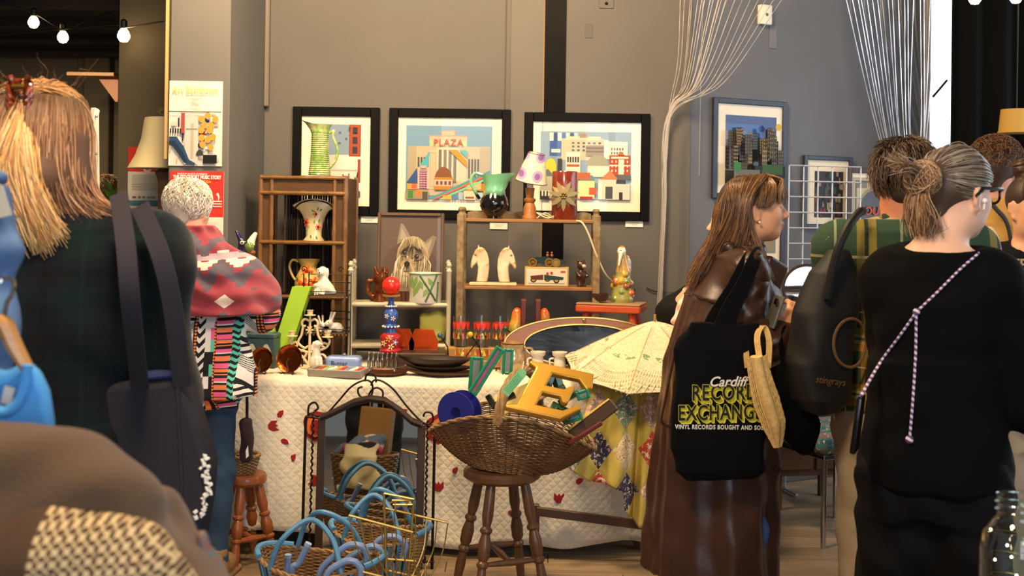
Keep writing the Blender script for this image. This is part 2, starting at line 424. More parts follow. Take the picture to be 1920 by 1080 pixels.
def hairmix(cs, n, seed=3, k=None, root=None, tip=None):
    r = np.random.default_rng(seed); cs = np.array([hx(c) for c in cs]); i = r.integers(0, len(cs), n); j = r.integers(0, len(cs), n); f = r.random((n, 1))
    c = cs[i]*f+cs[j]*(1-f)
    if k:
        t = np.linspace(0, 1, k)[None, :, None]; rt = np.array(hx(root)); c = (1-np.clip(1-t*2.2, 0, 1))*c[:, None, :]+np.clip(1-t*2.2, 0, 1)*(rt*.75+c[:, None, :]*.25)
    return c
# ================================================================== THE ROOM
YW = 5.75                                    # back wall
def struct(name, mb, m, parent=None, smooth=35):
    o = mb.build(name, m, parent, smooth)
    if parent is None: o['kind'] = 'structure'
    return o
def m_wall(name, c1, c2):
    if name in MATS: return MATS[name]
    m, b = newmat(name); setp(b, .62, spec=.3)
    big = noise(1.3, 4); scr = noise(9, 6, None, .7); fine = noise(170, 2)
    c = colmix(ramp(big, [(.3, (0, 0, 0)), (.7, (1, 1, 1))]), c1, c2)
    c = colmix(ramp(scr, [(.70, (0, 0, 0)), (.78, (.5, .5, .5))]), c, '7d766b')
    link(c.s, b.inputs['Base Color']); bumpit(b, fine*.6+scr*.8, .18, .002); MATS[name] = m; return m
wallp = m_wall('grey wall paint', '5b5751', '534f4a'); colp = m_wall('column paint', '625f5b', '5b5855')
wallR = m_wall('grey plaster paint', '64656a', '5d5e62'); olive = m_wall('olive panel paint', '5f5440', '584d3a'); darkp = m_wall('dark room paint', '62594b', '554d41')
# floor: joints underneath, boards on top
fl = MB(); fl.box((.3, 2.6, -.03), (9.5, 13, .03), bev=0); floor = struct('floor', fl, mat('floor joint', '6a5844', .6, var=.3), smooth=0)
m, b = newmat('oak board'); setp(b, .42, spec=.4); x, y, z = coords(); oi = N.nt.nodes.new('ShaderNodeObjectInfo'); rnd = N(oi.outputs['Random'])
g = noise(7, 6, vec(x*.18+rnd*37.0, y*2.2, z), .62, .8); link(colmix(ramp(rnd, [(0, (0, 0, 0)), (1, (.55, .55, .55))]), ramp(g, [(.3, '75614a'), (.55, '8c765c'), (.75, '9a856b')]), '66543f').s, b.inputs['Base Color']); bumpit(b, g, .1, .002)
board_m = m; bw, bl = .135, 1.25
V_, F_ = _bevbox(.0015, bl-.003, bw-.003, .016, 1); bme = bpy.data.meshes.new('board'); bme.from_pydata(V_, [], F_); bme.materials.append(board_m); k = 0
for j in range(28):
    for i in range(6):
        X = -2.2+i*bl+((j*.37) % 1)*bl*.9; Y = 3.05+j*bw
        if X > 3.6: continue
        o = bpy.data.objects.new('floor_board', bme); C.objects.link(o); o.parent = floor; o.location = (X, Y, -.008); k += 1
# back wall with the seams of its boarding
bw_ = MB(); bw_.box((-.19, YW+.06, 1.65), (2.2, .12, 3.3), bev=0); wall_back = struct('wall_back', bw_, wallp, smooth=0)
pan = MB(); xs = [on(p, YW, 1.9).x for p in (946, 950)]
pan.box((xs[0], YW-.002, 2.3), (.006, .004, 1.5), bev=.001); struct('seam', pan, mat('seam dark', '4b453c', .8), wall_back)
x0, x1, x2 = on(957, YW, 2.2).x, on(1021, YW, 2.2).x, on(1061, YW, 2.2).x
p2 = MB(); p2.box(((x0+x1)/2, YW-.003, 2.05), (x1-x0, .007, 2.4), bev=.002); struct('panel', p2, m_wall('batten paint', '625d56', '5b5650'), wall_back)
p3 = MB(); p3.box(((x1+x2)/2, YW-.002, 2.15), (x2-x1, .006, 1.95), bev=.001)
o = struct('trim_1', p3, mat('black gloss strip', '0a0705', .5, spec=.08, var=.4, vs_=14, bump=.25, bs=25)); o['label'] = 'dark glossy strip running up the back wall'
p4 = MB(); p4.box((x1-.004, YW-.005, 2.15), (.007, .012, 1.95)); o = struct('trim_2', p4, mat('raw edge', '8a6a45', .6))
c = at(500, 90, YW-.03); p5 = MB(); p5.box((c.x, YW-.02, c.z+.36), (.026, .03, 1.32), bev=.006); struct('trim_3', p5, mat('conduit paint', '635b4e', .5))
# column, olive panel, dark room beyond
xl, xr = on(315, 5.03, 1.6).x, on(428, 5.03, 1.6).x
cm = MB(); cm.box(((xl+xr)/2, 5.43, 1.65), (xr-xl, .8, 3.3), bev=.006); struct('wall_column', cm, colp)
cw = on(309, 5.02, 2.1).x; q = MB(); q.box((cw, 5.06, 2.4), (.016, .03, 1.5), bev=.003); struct('trim_4', q, mat('gilt wood strip', 'b89a66', .4))
X0, X1 = on(221, 5.9, 1.9).x, on(330, 5.9, 1.9).x
ow = MB(); ow.box(((X0+X1)/2, 5.96, 1.65), (X1-X0, .12, 3.3), bev=.003); struct('wall_left', ow, olive)
dw = MB(); dw.box((-3.6, 9.6, 1.4), (4.4, .1, 2.8), bev=0); dw.box((-2.02, 7.8, 1.4), (.1, 3.6, 2.8), bev=0); dw.box((-5.8, 7.5, 1.4), (.1, 4.2, 2.8), bev=0); struct('wall_far', dw, darkp, smooth=0)
pc = on(176, 9.4, 1.9).x; q = MB(); q.box((pc, 9.5, 1.4), (.22, .14, 2.75), bev=.01); q.box((on(140, 9.4, 1.9).x, 9.53, 1.4), (.06, .06, 2.75), bev=.01); struct('trim_5', q, m_wall('far pilaster', '57503f', '4d4739'))
dc = MB(); dc.box((-3.8, 7.3, 2.77), (4.6, 4.8, .1), bev=0); struct('ceiling_left', dc, mat('black ceiling', '120f0c', .75, var=.3), smooth=0)
cb = MB()
for j in range(5): cb.box((-3.8, 6.3+j*.75, 2.71), (4.2, .07, .09), bev=.006)
cb.build('beam', mat('black ceiling beam', '1d1813', .7), bpy.data.objects['ceiling_left'])
ce = MB(); ce.box((.6, 3.4, 3.35), (5.6, 7.2, .1), bev=0); struct('ceiling', ce, mat('ceiling paint', '8d867a', .8), smooth=0)
# angled right wall
RA = atan2(.5, 1); A0 = Vector((.89, YW, 0)); RD = Vector((cos(RA), sin(RA), 0)); RN = Vector((sin(RA), -cos(RA), 0))
def wr(px, py, off=0.0):
    "point on the angled wall seen at a pixel"
    d = at(px, py, 1.0)-Vector((0, 0, EYE)); o_ = Vector((0, 0, EYE)); p0 = A0+RN*off; t = (p0-o_).dot(RN)/d.dot(RN); return o_+d*t
rw = MB(); L = 1.655; rw.box((0, 0, 0), (L, .12, 3.3), bev=0)
o = struct('wall_right', rw, wallR, smooth=0); o.location = A0+RD*(L/2)-RN*.06+Vector((0, 0, 1.65)); o.rotation_euler = (0, 0, RA)
E = A0+RD*L
q = MB(); q.box((0, 0, 0), (.03, .10, 3.3), bev=.006); o = struct('trim_6', q, mat('window post paint', '9a948a', .5)); o.location = E+Vector((.012, 0, 1.65))
# window right of the angled wall
wx0, wy = E.x+.03, E.y+.06; win = thing('window_1', 'tall bright shop window beside the black curtain', 'window', (0, 0, 0)); win['kind'] = 'structure'
del win['category']
fr = MB(); wfm = mat('window frame paint', 'd4d6da', .4)
for X in (wx0+.01, wx0+.62, wx0+1.24): fr.box((X, wy, 1.75), (.025, .06, 2.5), bev=.006)
for Z in (.52, 1.62, 2.96): fr.box((wx0+.63, wy, Z), (1.24, .08, .06), bev=.006)
fr.build('frame', wfm, win)
pm = mat('daylit pane', 'eef4ff', .1, emit=2.2)
for i in range(2):
    for z0, z1 in ((.55, 1.59), (1.65, 2.93)):
        q = MB(); q.box((wx0+.32+.61*i, wy+.02, (z0+z1)/2), (.60, .008, z1-z0), bev=0); q.build('pane', pm, win)
q = MB(); q.box((wx0+.6, wy+.02, .24), (1.3, .1, .5), bev=0); struct('wall_window', q, wallR)
aw = MB(); a, b_ = at(1749, 182, E.y-.05), at(1776, 150, E.y-.05); aw.beam(a, b_, .012, .012); a, b_ = at(1752, 192, E.y-.06), at(1790, 148, E.y-.06)
aw.build('stay', mat('window stay', '1c1a1a', .5), win)
# black curtain
cur = thing('curtain', 'floor-length black curtain hanging beside the bright window', 'curtain', (at(1860, 300, 6.05).x, 6.05, 0))
c0 = at(1787, 300, 6.05).x-cur.location.x
mb = MB(); mb.grid(lambda u, v: (c0+u*1.5, .035*sin(u*62)+.02*sin(u*23+1)+.03*v, .05+v*3.15), 120, 6)
solidify(mb.build('drape', mat('black curtain cloth', '050505', .9, bump=.2, bs=200, spec=.15), cur), .006)
mb = MB(); mb.tube([(c0-.05, .03, 3.22), (c0+1.6, .03, 3.22)], .014, 10); mb.build('rail', mat('dark metal', '1c1b1a', .4, .8), cur)
# ochre panel past the curtain
g = at(1906, 228, 5.7); t = thing('lamp_shade_panel', 'ochre yellow drum lampshade in front of the black curtain', 'lampshade', g)
mb = MB(); mb.lathe([(.085, -.055), (.075, .06)], 28); mb.lathe([(.088, -.058), (.088, -.05)], 28); solidify(mb.build('shade', mat('ochre shade', 'b98e3e', .7), t), .003)
mb = MB(); mb.tube([(0, 0, .05), (0, 0, 1.65)], .004, 6); mb.build('cord', mat('black cord', '0b0b0b', .5), t)
# small wall fittings
def wallbox(name, label, cat, px, py, w_, h_, m, depth=.02, hook=None):
    p = wr(px, py, .0); t = thing(name, label, cat, p, RA); mb = MB(); mb.box((0, -depth/2, 0), (w_, depth, h_), bev=.006, seg=2); mb.build('casing', m, t)
    if hook: mb = MB(); mb.ball((0, -depth, 0), .008, 8); mb.build('button', hook, t)
    return t
wallbox('wall_switch', 'small cream call-point box high on the grey wall', 'switch', 1430, 29, .075, .105, mat('cream plastic', 'd8cfbd', .4), .035, mat('grey plastic', '55524c', .5))
p = wr(1449, 70); q = MB(); q.box((0, -.002, 0), (.05, .004, .12), bev=.001); o = q.build('patch', mat('filler patch', '6a6a6b', .7), bpy.data.objects['wall_right']); o.matrix_parent_inverse = Matrix(); o.parent = None; o.location = p; o.rotation_euler = (0, 0, RA); o['kind'] = 'structure'; o.name = 'trim_7'
p = at(1137, 7, YW); q = MB(); q.box((0, -.003, 0), (.075, .006, .05), bev=.002); o = q.build('trim_8', mat('blanking plate', '4f4a44', .6)); o.location = p; o['kind'] = 'structure'
q = MB(); q.ball((0, -.006, 0), .009, 8); q.build('hole', mat('hole black', '050403', .9), o)
p = at(1104, 58, YW); q = MB(); q.box((0, -.001, 0), (.04, .003, .075), bev=.001); o = q.build('trim_9', mat('patch grey', '4e4a45', .7)); o.location = p; o['kind'] = 'structure'
# skirting
q = MB(); q.box((-.19, YW-.012, .07), (2.15, .02, .14), bev=.004); o = q.build('baseboard_back', mat('skirting', '5a5650', .5)); o['kind'] = 'structure'
q = MB(); q.box((0, 0, 0), (L, .02, .14), bev=.004); o = q.build('baseboard_right', MATS['skirting']); o['kind'] = 'structure'; o.location = A0+RD*(L/2)+RN*.011+Vector((0, 0, .07)); o.rotation_euler = (0, 0, RA)
# shelf on its bracket in the dark room
p = at(180, 142, 8.6); t = thing('wall_shelf', 'pine wall shelf on a bracket in the dark back room', 'shelf', p); sw = wood('pine shelf', 'b08550', '94693b', 0)
mb = MB(); mb.box((.0, 0, 0), (.36, .24, .028)); mb.build('board', sw, t)
mb = MB(); mb.prism([(.18, -.014), (.02, -.014), (.16, -.2), (.18, -.2)], .05); mb.build('bracket', wood('orange bracket', '9a5a2a', '7c451e', 2), t)
q = MB(); q.box((.35, .28, -.4), (.34, .34, 2.7), bev=.01)
# bulbs on their cables
blk = mat('black rubber', '0d0c0b', .5); em = mat('warm bulb glow', 'ffdca0', .3, emit=22)
def bulb(px, py, Y, label, grp='festoon bulbs on the black cable'):
    t = thing('festoon_bulb', label, 'light bulb', at(px, py, Y), 0, grp)
    mb = MB(); mb.lathe([(.0, -.034), (.018, -.03), (.030, -.012), (.031, .004), (.022, .026), (.013, .036), (.0, .037)], 16); mb.build('globe', em, t)
    mb = MB(); mb.lathe([(.013, .034), (.018, .038), (.018, .075), (.008, .085), (0, .085)], 12); mb.build('socket', blk, t); return t
bulb(63, 42, 6.6, 'glowing festoon bulb nearest the top left corner'); bulb(118, 70, 6.6, 'glowing festoon bulb, lowest of the two over the dark room')
bulb(232, 67, 5.75, 'glowing festoon bulb hanging before the olive panel'); bulb(1828, -4, 5.6, 'glowing festoon bulb at the top edge, left one by the curtain'); bulb(1905, -6, 5.6, 'glowing festoon bulb at the top edge, far right corner')
def cable(name, label, pts, r=.004, m=blk, cat='cable', grp=None):
    mb = MB(); mb.tube(spline([at(*p) for p in pts], 6), r, 6); return prop(mb.build(name, m), label, cat, grp)
cable('festoon_cable', 'black festoon cable sagging past two bulbs in the dark room', [(-20, -6, 6.6), (63, 25, 6.6), (118, 54, 6.6), (160, 40, 6.62), (216, 20, 6.7)])
cable('festoon_cable', 'black festoon cable running level over the dark room and olive panel', [(-10, 66, 6.5), (110, 55, 6.3), (216, 47, 5.85), (232, 52, 5.75), (306, 40, 5.4)])
cable('wall_cable', 'thin cable along the wall behind the orange stool', [(1212, 540, YW-.01), (1228, 546, YW-.012), (1240, 547, YW-.012), (1262, 548, 5.72)], .003, blk)
# string curtains
def stringcurtain(label, tops, gather, tail, Y0, Yg, m, r=.0017, grp='string curtains on the back walls', extra=None):
    t = thing('string_curtain', label, 'string curtain', at(*gather, Yg))
    o0 = Vector(t.location); n = 0
    for i, (px, py) in enumerate(tops):
        a = at(px, py, Y0)+Vector((0, -.01*(i % 3), 0)); g_ = at(gather[0]+random.uniform(-4, 4), gather[1]+random.uniform(-3, 8), Yg); mid = a.lerp(g_, .55)+Vector((.02*(1 if px > gather[0] else -1), 0, -.10 if abs(px-gather[0]) > 40 else 0))
        e = at(tail[0]+random.uniform(-6, 6), tail[1]+random.uniform(-20, 20), Yg)
        P = spline([a, mid, g_, g_.lerp(e, .5)+Vector((random.uniform(-.006, .006), 0, 0)), e], 9); mb = MB()
        mb.tube([p-o0 for p in P], [r*(1+.35*sin(q*2.1+i)) for q in range(len(P))], 5); mb.build('string', m, t)
    return t
tin = mat('white tinsel string', '9a928a', .4, .25); sil = mat('silver tinsel string', 'd8dde8', .18, .75)
stringcurtain('pale string curtain gathered at the wall corner, hanging down as a rope', [(1277+8*i+random.uniform(-3, 3), -8) for i in range(12)]+[(1350+15*i, -8) for i in range(9)], (1253, 215), (1237, 588), 5.62, 5.66, tin)
mb = MB(); g_ = at(1253, 213, 5.66)
sc2 = stringcurtain('silver tinsel string curtain sweeping down beside the window', [(1584+10*i+random.uniform(-2, 2), -8) for i in range(18)], (1716, 430), (1722, 560), 6.0, 6.15, sil, .0025)
mb = MB(); mb.grid(lambda u, v: at(1588+150*u+(96-60*u)*(1-v)**1.6, -8+330*(1-v), 6.2+.01*sin(u*50)) - sc2.location, 60, 16)
mb.build('net', glassmat('silver net', (.82, .84, .88), .9, .35), sc2)
cable('tinsel_thread', 'single pale thread hanging down the angled wall left of the city print', [(1318, -6, 5.72), (1314, 150, 5.74), (1311, 330, 5.76)], .0014, tin, 'thread')
# ================================================================== PEOPLE
skin = attrmat('skin', .48, .35, sss=.06)
hairm = attrmat('hair', .42, .45); hairm_gl = attrmat('sleek hair', .30, .55)
def V3(p): return np.array(p, float)
class Fig:
    "a standing person: local +Y is the way the body faces, +X the right hand side, origin between the feet"
    def __init__(s, name, label, loc, rz, H=1.66, yaw=0, pitch=0, skinc='c98f6c', wide=1.0, lean=(0, 0), hs=1.0, headoff=(0, 0, 0)):
        s.t = thing(name, label, 'person', loc, rz); s.H = H; k = s.k = H/1.68; s.skin = skinc; s.wide = wide
        s.Mw = Matrix.Translation(Vector(loc)) @ Matrix.Rotation(rz, 4, 'Z'); s.Mi = s.Mw.inverted()
        lx, ly = lean; s.lean = lean
        s.hc = V3((lx*1.0+headoff[0], ly*1.1+.015*k+headoff[1], .930*H+headoff[2])); s.Mh = np.array(Euler((pitch, 0, yaw), 'XYZ').to_matrix()); s.hrot = tuple(Matrix(s.Mh.tolist()).to_euler()); s.hs = k*hs
        s.nb = V3((lx*.8, ly*.8-.012, .835*H)); w = .108*H*wide
        s.sh = {1: V3((lx*.7+w, ly*.7-.01, .808*H)), -1: V3((lx*.7-w, ly*.7-.01, .808*H))}
        s.hip = {i: V3((i*.055*H*wide, 0, .50*H)) for i in (1, -1)}; s.kn = {i: V3((i*.058*H, .015, .275*H)) for i in (1, -1)}; s.an = {i: V3((i*.058*H, -.02, .05*H)) for i in (1, -1)}
        s.el = {i: V3((s.sh[i][0]+i*.055, -.03, .625*H)) for i in (1, -1)}; s.wr = {i: V3((s.sh[i][0]+i*.05, .06, .475*H)) for i in (1, -1)}
        s.hd = {1: (0, .25, -1), -1: (0, .25, -1)}; s.pn = {1: (-1, 0, 0), -1: (1, 0, 0)}; s.curl = {1: .35, -1: .35}; s.lips = 'a55a4d'
    def loc(s, px, py, Y): return V3(s.Mi @ at(px, py, Y))
    def hp(s, p): return s.hc+s.Mh@(V3(p)*s.hs)
    def hps(s, P): return [s.hp(p) for p in P]
    def torso(s, S, inf=0.0, z0=.46, z1=.80, k=.05, col=None, folds=None, bust=0.0, belly=0):
        H, w, (lx, ly) = s.H, s.wide, s.lean; Z = np.array([.44, .48, .52, .57, .62, .67, .72, .77, .805, .83])*H
        rx = np.array([.088, .100, .103, .092, .084, .088, .096, .100, .092, .060])*H*w+inf; ry = np.array([.060, .070, .073, .066, .060, .063, .068, .066, .052, .040])*H+inf
        t = np.clip((Z/H-.5)/.33, 0, 1); m = (Z >= z0*H-1e-6) & (Z <= z1*H+.05)
        S.stack(Z[m], lx*.75*t[m], ly*.75*t[m], rx[m], ry[m]+belly*np.exp(-((Z[m]/H-.6)/.08)**2), k=k, sq=2.4, folds=folds, col=col)
        if bust:
            for i in (1, -1): S.el((i*.055*H*w+lx*.6, .045*H+ly*.6+inf*.5, .715*H), (.045*H+inf*.5, .035*H+bust, .045*H), k=.05, col=col)
        for i in (1, -1):
            S.rc(s.nb-V3((0, .0, .02)), s.sh[i], .052*s.k+inf, .050*s.k+inf, k=.06, col=col)
    def arm(s, S, i, r0=.050, r1=.040, r2=.030, inf=0.0, upto=2.0, k=.03, col=None, folds=0):
        a, b, c = s.sh[i], s.el[i], s.wr[i]; q = s.k
        if upto <= 1: b = a+(b-a)*upto; S.rc(a, b, r0*q+inf, (r0+(r1-r0)*upto)*q+inf, k=k, col=col); return
        S.rc(a, b, r0*q+inf, r1*q+inf, k=k, col=col); S.rc(b, b+(c-b)*min(1, upto-1), r1*q*.98+inf, (r1+(r2-r1)*min(1, upto-1))*q+inf, k=k, col=col)
    def hand(s, S, i, k=.008):
        d = V3(s.hd[i]); d /= np.linalg.norm(d); n = V3(s.pn[i]); n = n-d*(n@d); n /= np.linalg.norm(n); a = np.cross(d, n)*i*1.0; w = s.wr[i]; q = s.k; cu = s.curl[i]
        # a points to the thumb side
        for j, o in enumerate((.026, .009, -.008, -.024)):
            S.rc(w+d*.015*q+a*o*.6*q, w+d*.078*q+a*o*q, .0145*q, .0115*q, k=.016)
        for j, (o, L) in enumerate(zip((.028, .0095, -.009, -.026), (.070, .078, .072, .056))):
            p = w+d*.080*q+a*o*q; ang = .15; P = [p]; dd = d
            for seg, f in enumerate((.45, .32, .24)):
                ang += cu*(1.1 if seg else .7); dd = d*cos(ang)+n*sin(ang); P.append(P[-1]+dd*L*f*q+a*o*.06)
            S.chain(P, [.0095*q, .0088*q, .008*q, .007*q], k=k)
        p = w+d*.022*q+a*.026*q; t1 = d*.62+a*.72+n*.30; t1 /= np.linalg.norm(t1); t2 = d*.85+a*.25+n*(.35+cu*.4); t2 /= np.linalg.norm(t2)
        S.chain([p, p+t1*.040*q, p+t1*.040*q+t2*.030*q, p+t1*.040*q+t2*.054*q], [.0155*q, .0115*q, .0105*q, .0085*q], k=.012)
    def leg(s, S, i, r0=.082, r1=.055, r2=.038, inf=0.0, k=.04, col=None, down=1.0):
        q = s.k; a, b, c = s.hip[i], s.kn[i], s.an[i]; S.rc(a, b, r0*q+inf, r1*q+inf, k=k, col=col); S.rc(b, b+(c-b)*down, r1*q*.97+inf, r2*q+inf, k=k, col=col)
        S.el(b+(c-b)*.3-V3((0, .022, 0)), (.045*q+inf, .048*q+inf, .11*q), k=.04, col=col)
    def head(s, S, male=False):
        h = s.hs; R_ = s.hrot; hp = s.hp
        def el(c, r, k=.02, op='u', col=None): S.el(hp(c), tuple(x*h for x in r), R_, k*h, op, col)
        el((0, -.014, .030), (.075, .094, .084), .03); el((0, .026, -.032), (.058, .064, .078), .04); el((0, .060, -.086), (.028, .025, .022), .035)
        for i in (1, -1):
            el((i*.036, .050, -.022), (.028, .030, .030), .03); el((i*.046, .012, -.068), (.018, .034, .024), .035)
            S.el(hp((i*.078, -.012, -.008)), (.007*h, .019*h, .032*h), tuple(Matrix((s.Mh@np.array(rotm(0, i*.12, i*.35))).tolist()).to_euler()), .010*h)
            S.rc(hp((i*.080, -.028, .012)), hp((i*.086, -.020, -.012)), .006*h, .005*h, .006*h); S.el(hp((i*.088, -.010, -.004)), (.006*h, .008*h, .014*h), R_, .006*h, 's')
            S.el(hp((i*.078, -.006, -.036)), .008*h, None, .008*h)
            el((i*.032, .106, .004), (.020, .018, .012), .012, 's')
            el((i*.032, .079, .012), (.017, .012, .005), .006); el((i*.032, .079, -.006), (.016, .011, .005), .006)
            S.rc(hp((i*.018, .090, .026)), hp((i*.050, .078, .028)), .008*h, .006*h, .012*h)
            S.rc(hp((i*.016, .094, .029)), hp((i*.050, .084, .030)), .0065*h, .004*h, 0, 'paint', '4a3222')
        S.rc(hp((0, .089, .016)), hp((0, .112, -.024)), .0075*h, .0115*h, .014*h); el((0, .100, -.030), (.018, .014, .009), .010)
        for i in (1, -1): S.el(hp((i*.008, .108, -.037)), .0045*h, None, .003*h, 's')
        el((0, .093, -.053), (.022, .011, .007), .008); el((0, .091, -.064), (.019, .012, .008), .008); el((0, .103, -.0585), (.026, .008, .0022), .003, 's')
        el((0, .098, -.0585), (.023, .018, .0105), 0, 'paint', s.lips)
        S.rc(hp((0, -.022, -.055)), s.nb, .052*s.k*(1.12 if male else 1), .060*s.k*(1.1 if male else 1), k=.035)
    def body(s, vox=.007, male=False, bust=0, bare=None):
        S = Sdf(); s.torso(S, 0, k=.05)
        for i in (1, -1): s.arm(S, i); s.hand(S, i); s.leg(S, i); S.el(s.an[i]+V3((0, .055, -.045)), (.042*s.k, .115*s.k, .035*s.k), k=.04)
        s.head(S, male); o = S.build('body', skin, s.t, vox, base=s.skin); o['label'] = 'bare skin of head, neck and hands'
        return o
    def eyes(s, iris='3d3326'):
        for i in (1, -1):
            mb = MB().color('ece6df'); h = s.hs; M = Matrix(s.Mh.tolist()); mb.ball((0, 0, 0), .0125*h, 10)
            mb.color(iris).lathe([(.0062*h, 0), (.0058*h, .0008*h), (0, .0012*h)], 12, (0, .0118*h, 0), rotm(-pi/2, 0, 0)); mb.color('080808').lathe([(.0028*h, 0), (0, .0003*h)], 10, (0, .0132*h, 0), rotm(-pi/2, 0, 0))
            o = mb.build('eye', attrmat('eye gloss', .1, .6), s.t); o.location = s.hp((i*.031, .0735, .004)); o.rotation_euler = M.to_euler()
    def trousers(s, m, inf=.012, name='trousers', down=.97, flare=.0, vox=.010, fold=.004, r=(.084, .060, .046), waist=.56):
        S = Sdf(); s.torso(S, inf, .44, .55, .05)
        for i in (1, -1): s.leg(S, i, r[0], r[1], r[2]+flare, inf, .04, None, down)
        S.cut(lambda x, y, z: z-waist*s.H)
        def disp(x, y, z): return fold*np.sin(z*46+x*18+2*np.sin(z*17+y*30))*np.sin(x*31+y*26+z*7)
        return S.build(name, m, s.t, vox, disp)
    def shoes(s, m, name='shoe'):
        for i in (1, -1):
            S = Sdf(); a = s.an[i]; S.el(a+V3((0, .06, -.03)), (.048, .13, .042), k=.03); S.rc(a, a+V3((0, 0, .04)), .05, .048, .03); S.bx(a+V3((0, .055, -.068)), (.047, .135, .014), .012)
            zf = a[2]-.082; S.cut(lambda x, y, z: .0-z); S.build(name, m, s.t, .009)
def foldfn(a=.004, f1=30, f2=22, ph=0, zlo=-9, zhi=9):
    return lambda x, y, z: a*np.sin(z*f1+x*f2+1.7*np.sin(x*14+z*9+ph)+ph)*np.sin(x*17-y*23+z*11+ph*2)+.4*a*np.sin(z*f1*2.1-x*f2*1.6+y*40+ph)
# ---------------- 1 blonde woman, back to us, left foreground
def tartan(cA, cB, line, per, lw=.05, line2=None, cC=None):
    def fn(x, y, z):
        u, v = (x/per).fr(), (z/per).fr()
        bx_ = (u-.5).ab().lt(.24); bz = (v-.5).ab().lt(.24)
        c = colmix(bx_*.5+bz*.5, cA, cB)
        l1 = (u-.5).ab().lt(lw/2); l2 = (v-.5).ab().lt(lw/2); c = colmix((l1+l2)*.45, c, line)
        l3 = (u-.05).ab().lt(lw/3)+(v-.05).ab().lt(lw/3); return colmix(l3*.5, c, line2 or line)
    return fn
p1 = Fig('person', 'blonde woman seen from behind in a dark green and navy tartan coat, left foreground', on(54, 2.15, 0), R(4), 1.665, yaw=R(6), hs=1.03, skinc='d0a080', wide=1.12)
p1.el[1] = V3((.225, .03, 1.06)); p1.wr[1] = V3((.17, .22, .98)); p1.body(.008)
def mantle(x, y, z): return tartan('07181a', '0a0d18', '040608', .115, .10, '0b2022')(x, y, z)
coatm = patmat('blackwatch tartan', mantle, .95, bump=.3, bs=500, sheen=.15, spec=.15)
S = Sdf(); p1.torso(S, .040, .44, .80, .06, folds=lambda a, z: .006*np.sin(a*7+z*4)*np.clip((1.2-z)*2, 0, 1)); S.stack([.62, .8, 1.0], -.01, -.0, [.195, .19, .185], [.165, .16, .15], k=.05, sq=2.4)
for i in (1, -1): p1.arm(S, i, .060, .055, .048, .018, 1.92, .04)
S.rc(p1.nb+V3((-.05, -.02, .01)), p1.nb+V3((.05, -.02, .01)), .05, k=.05)
S.build('coat', coatm, p1.t, .008, foldfn(.004, 20, 12))
q = MB(); q.grid(lambda u, v: (-.2+.4*u, -.165-.006*v+.03*abs(u-.5)**2*4, 1.30+.008*sin(u*5)-.012*v), 20, 3); 
p1.trousers(mat('charcoal denim', '23262b', .85, bump=.3, bs=400), .016, waist=.52); p1.shoes(mat('black shoe leather', '111011', .4))
S = Sdf()
S.el(p1.hp((0, -.02, .032)), (.080*p1.hs, .098*p1.hs, .088*p1.hs), p1.hrot); S.chain(p1.hps([(0, -.075, .03), (.01, -.085, -.05), (.02, -.08, -.105)]), [.055, .055, .036], .04); S.rc(p1.hp((.055, -.06, .01)), p1.hp((.075, -.06, -.09)), .034, .028, .04); S.rc(p1.hp((-.055, -.06, .01)), p1.hp((-.06, -.06, -.09)), .034, .028, .04)
hairb = S.build('hair', mat('hair underlayer', '5f4330', .6), p1.t, .007); hairb['label'] = 'blonde highlighted hair, half up'
K = 13
und = []
for a in np.linspace(-1.9, 1.9, 19):
    sx_, cy = sin(a), -cos(a); fl_ = .05*sx_+.014*sin(a*9)
    und.append(p1.hps([(.072*sx_, .085*cy-.012, .095), (.087*sx_, .112*cy-.022, .035), (.090*sx_, .115*cy*.85-.038, -.05), (.094*sx_+fl_*.3, .108*cy*.7-.045, -.10), (.102*sx_+fl_+.010, .10*cy*.6-.05, -.140-.012*cos(a*3))]))
c = from_guides(und, 2700, K, .0055, .003, seed=2, lv=.14); strands('strand_layer', c, rng.uniform(.0009, .0018, 2700), hairm, hairb, hairmix(['b58a66', '8a6044', '65442f', 'cfa680', '79543a'], 2700, 4, K, '432c1e'))
CL = (-.016, -.078, .098)
up = [p1.hps([(.088*sin(a), -.01+.07*cos(a)*(1 if abs(a) < 1.2 else .6), .03+.085*max(cos(a), -.1)), (.070*sin(a)-.004, -.035+.03*cos(a), .078+.052*max(cos(a), 0)), (.035*sin(a)-.012, -.062, .104), CL]) for a in np.linspace(-1.75, 1.75, 13)]
c = from_guides(up, 1000, K, .006, .002, seed=5); strands('swept_strands', c, rng.uniform(.0009, .0017, 1000), hairm, hairb, hairmix(['e6c288', 'd3a566', 'c08c52', 'b88a66', 'a0714a'], 1000, 6))
tail = [p1.hps(P) for P in ([CL, (-.03, -.135, .03), (-.046, -.15, -.05), (-.035, -.145, -.13), (-.01, -.14, -.165)], [CL, (-.014, -.142, .03), (-.030, -.157, -.05), (.006, -.15, -.13), (.03, -.145, -.185)], [CL, (-.008, -.138, .03), (.004, -.153, -.05), (.02, -.148, -.12), (.05, -.14, -.18)], [CL, (.012, -.132, .025), (.020, -.148, -.05), (.048, -.143, -.12), (.075, -.134, -.155)])]
c = from_guides(tail, 1200, K, .006, .004, seed=8, lv=.2); strands('tail_strands', c, rng.uniform(.0009, .0018, 1200), hairm, hairb, hairmix(['efcf98', 'e0b878', 'cf9f60', 'b9824a', 'e8c9a0'], 1200, 9))
fly = [p1.hps([(.06*sin(a), -.02, .115), (.075*sin(a), -.05, .13), (.09*sin(a), -.07, .135+.012*cos(a*5))]) for a in np.linspace(-1.3, 1.3, 12)]
c = from_guides(fly, 24, 8, .012, .004, seed=11); strands('flyaway_strands', c, .00022, hairm, hairb, hairmix(['c99a60', 'a87c52'], 24, 6))
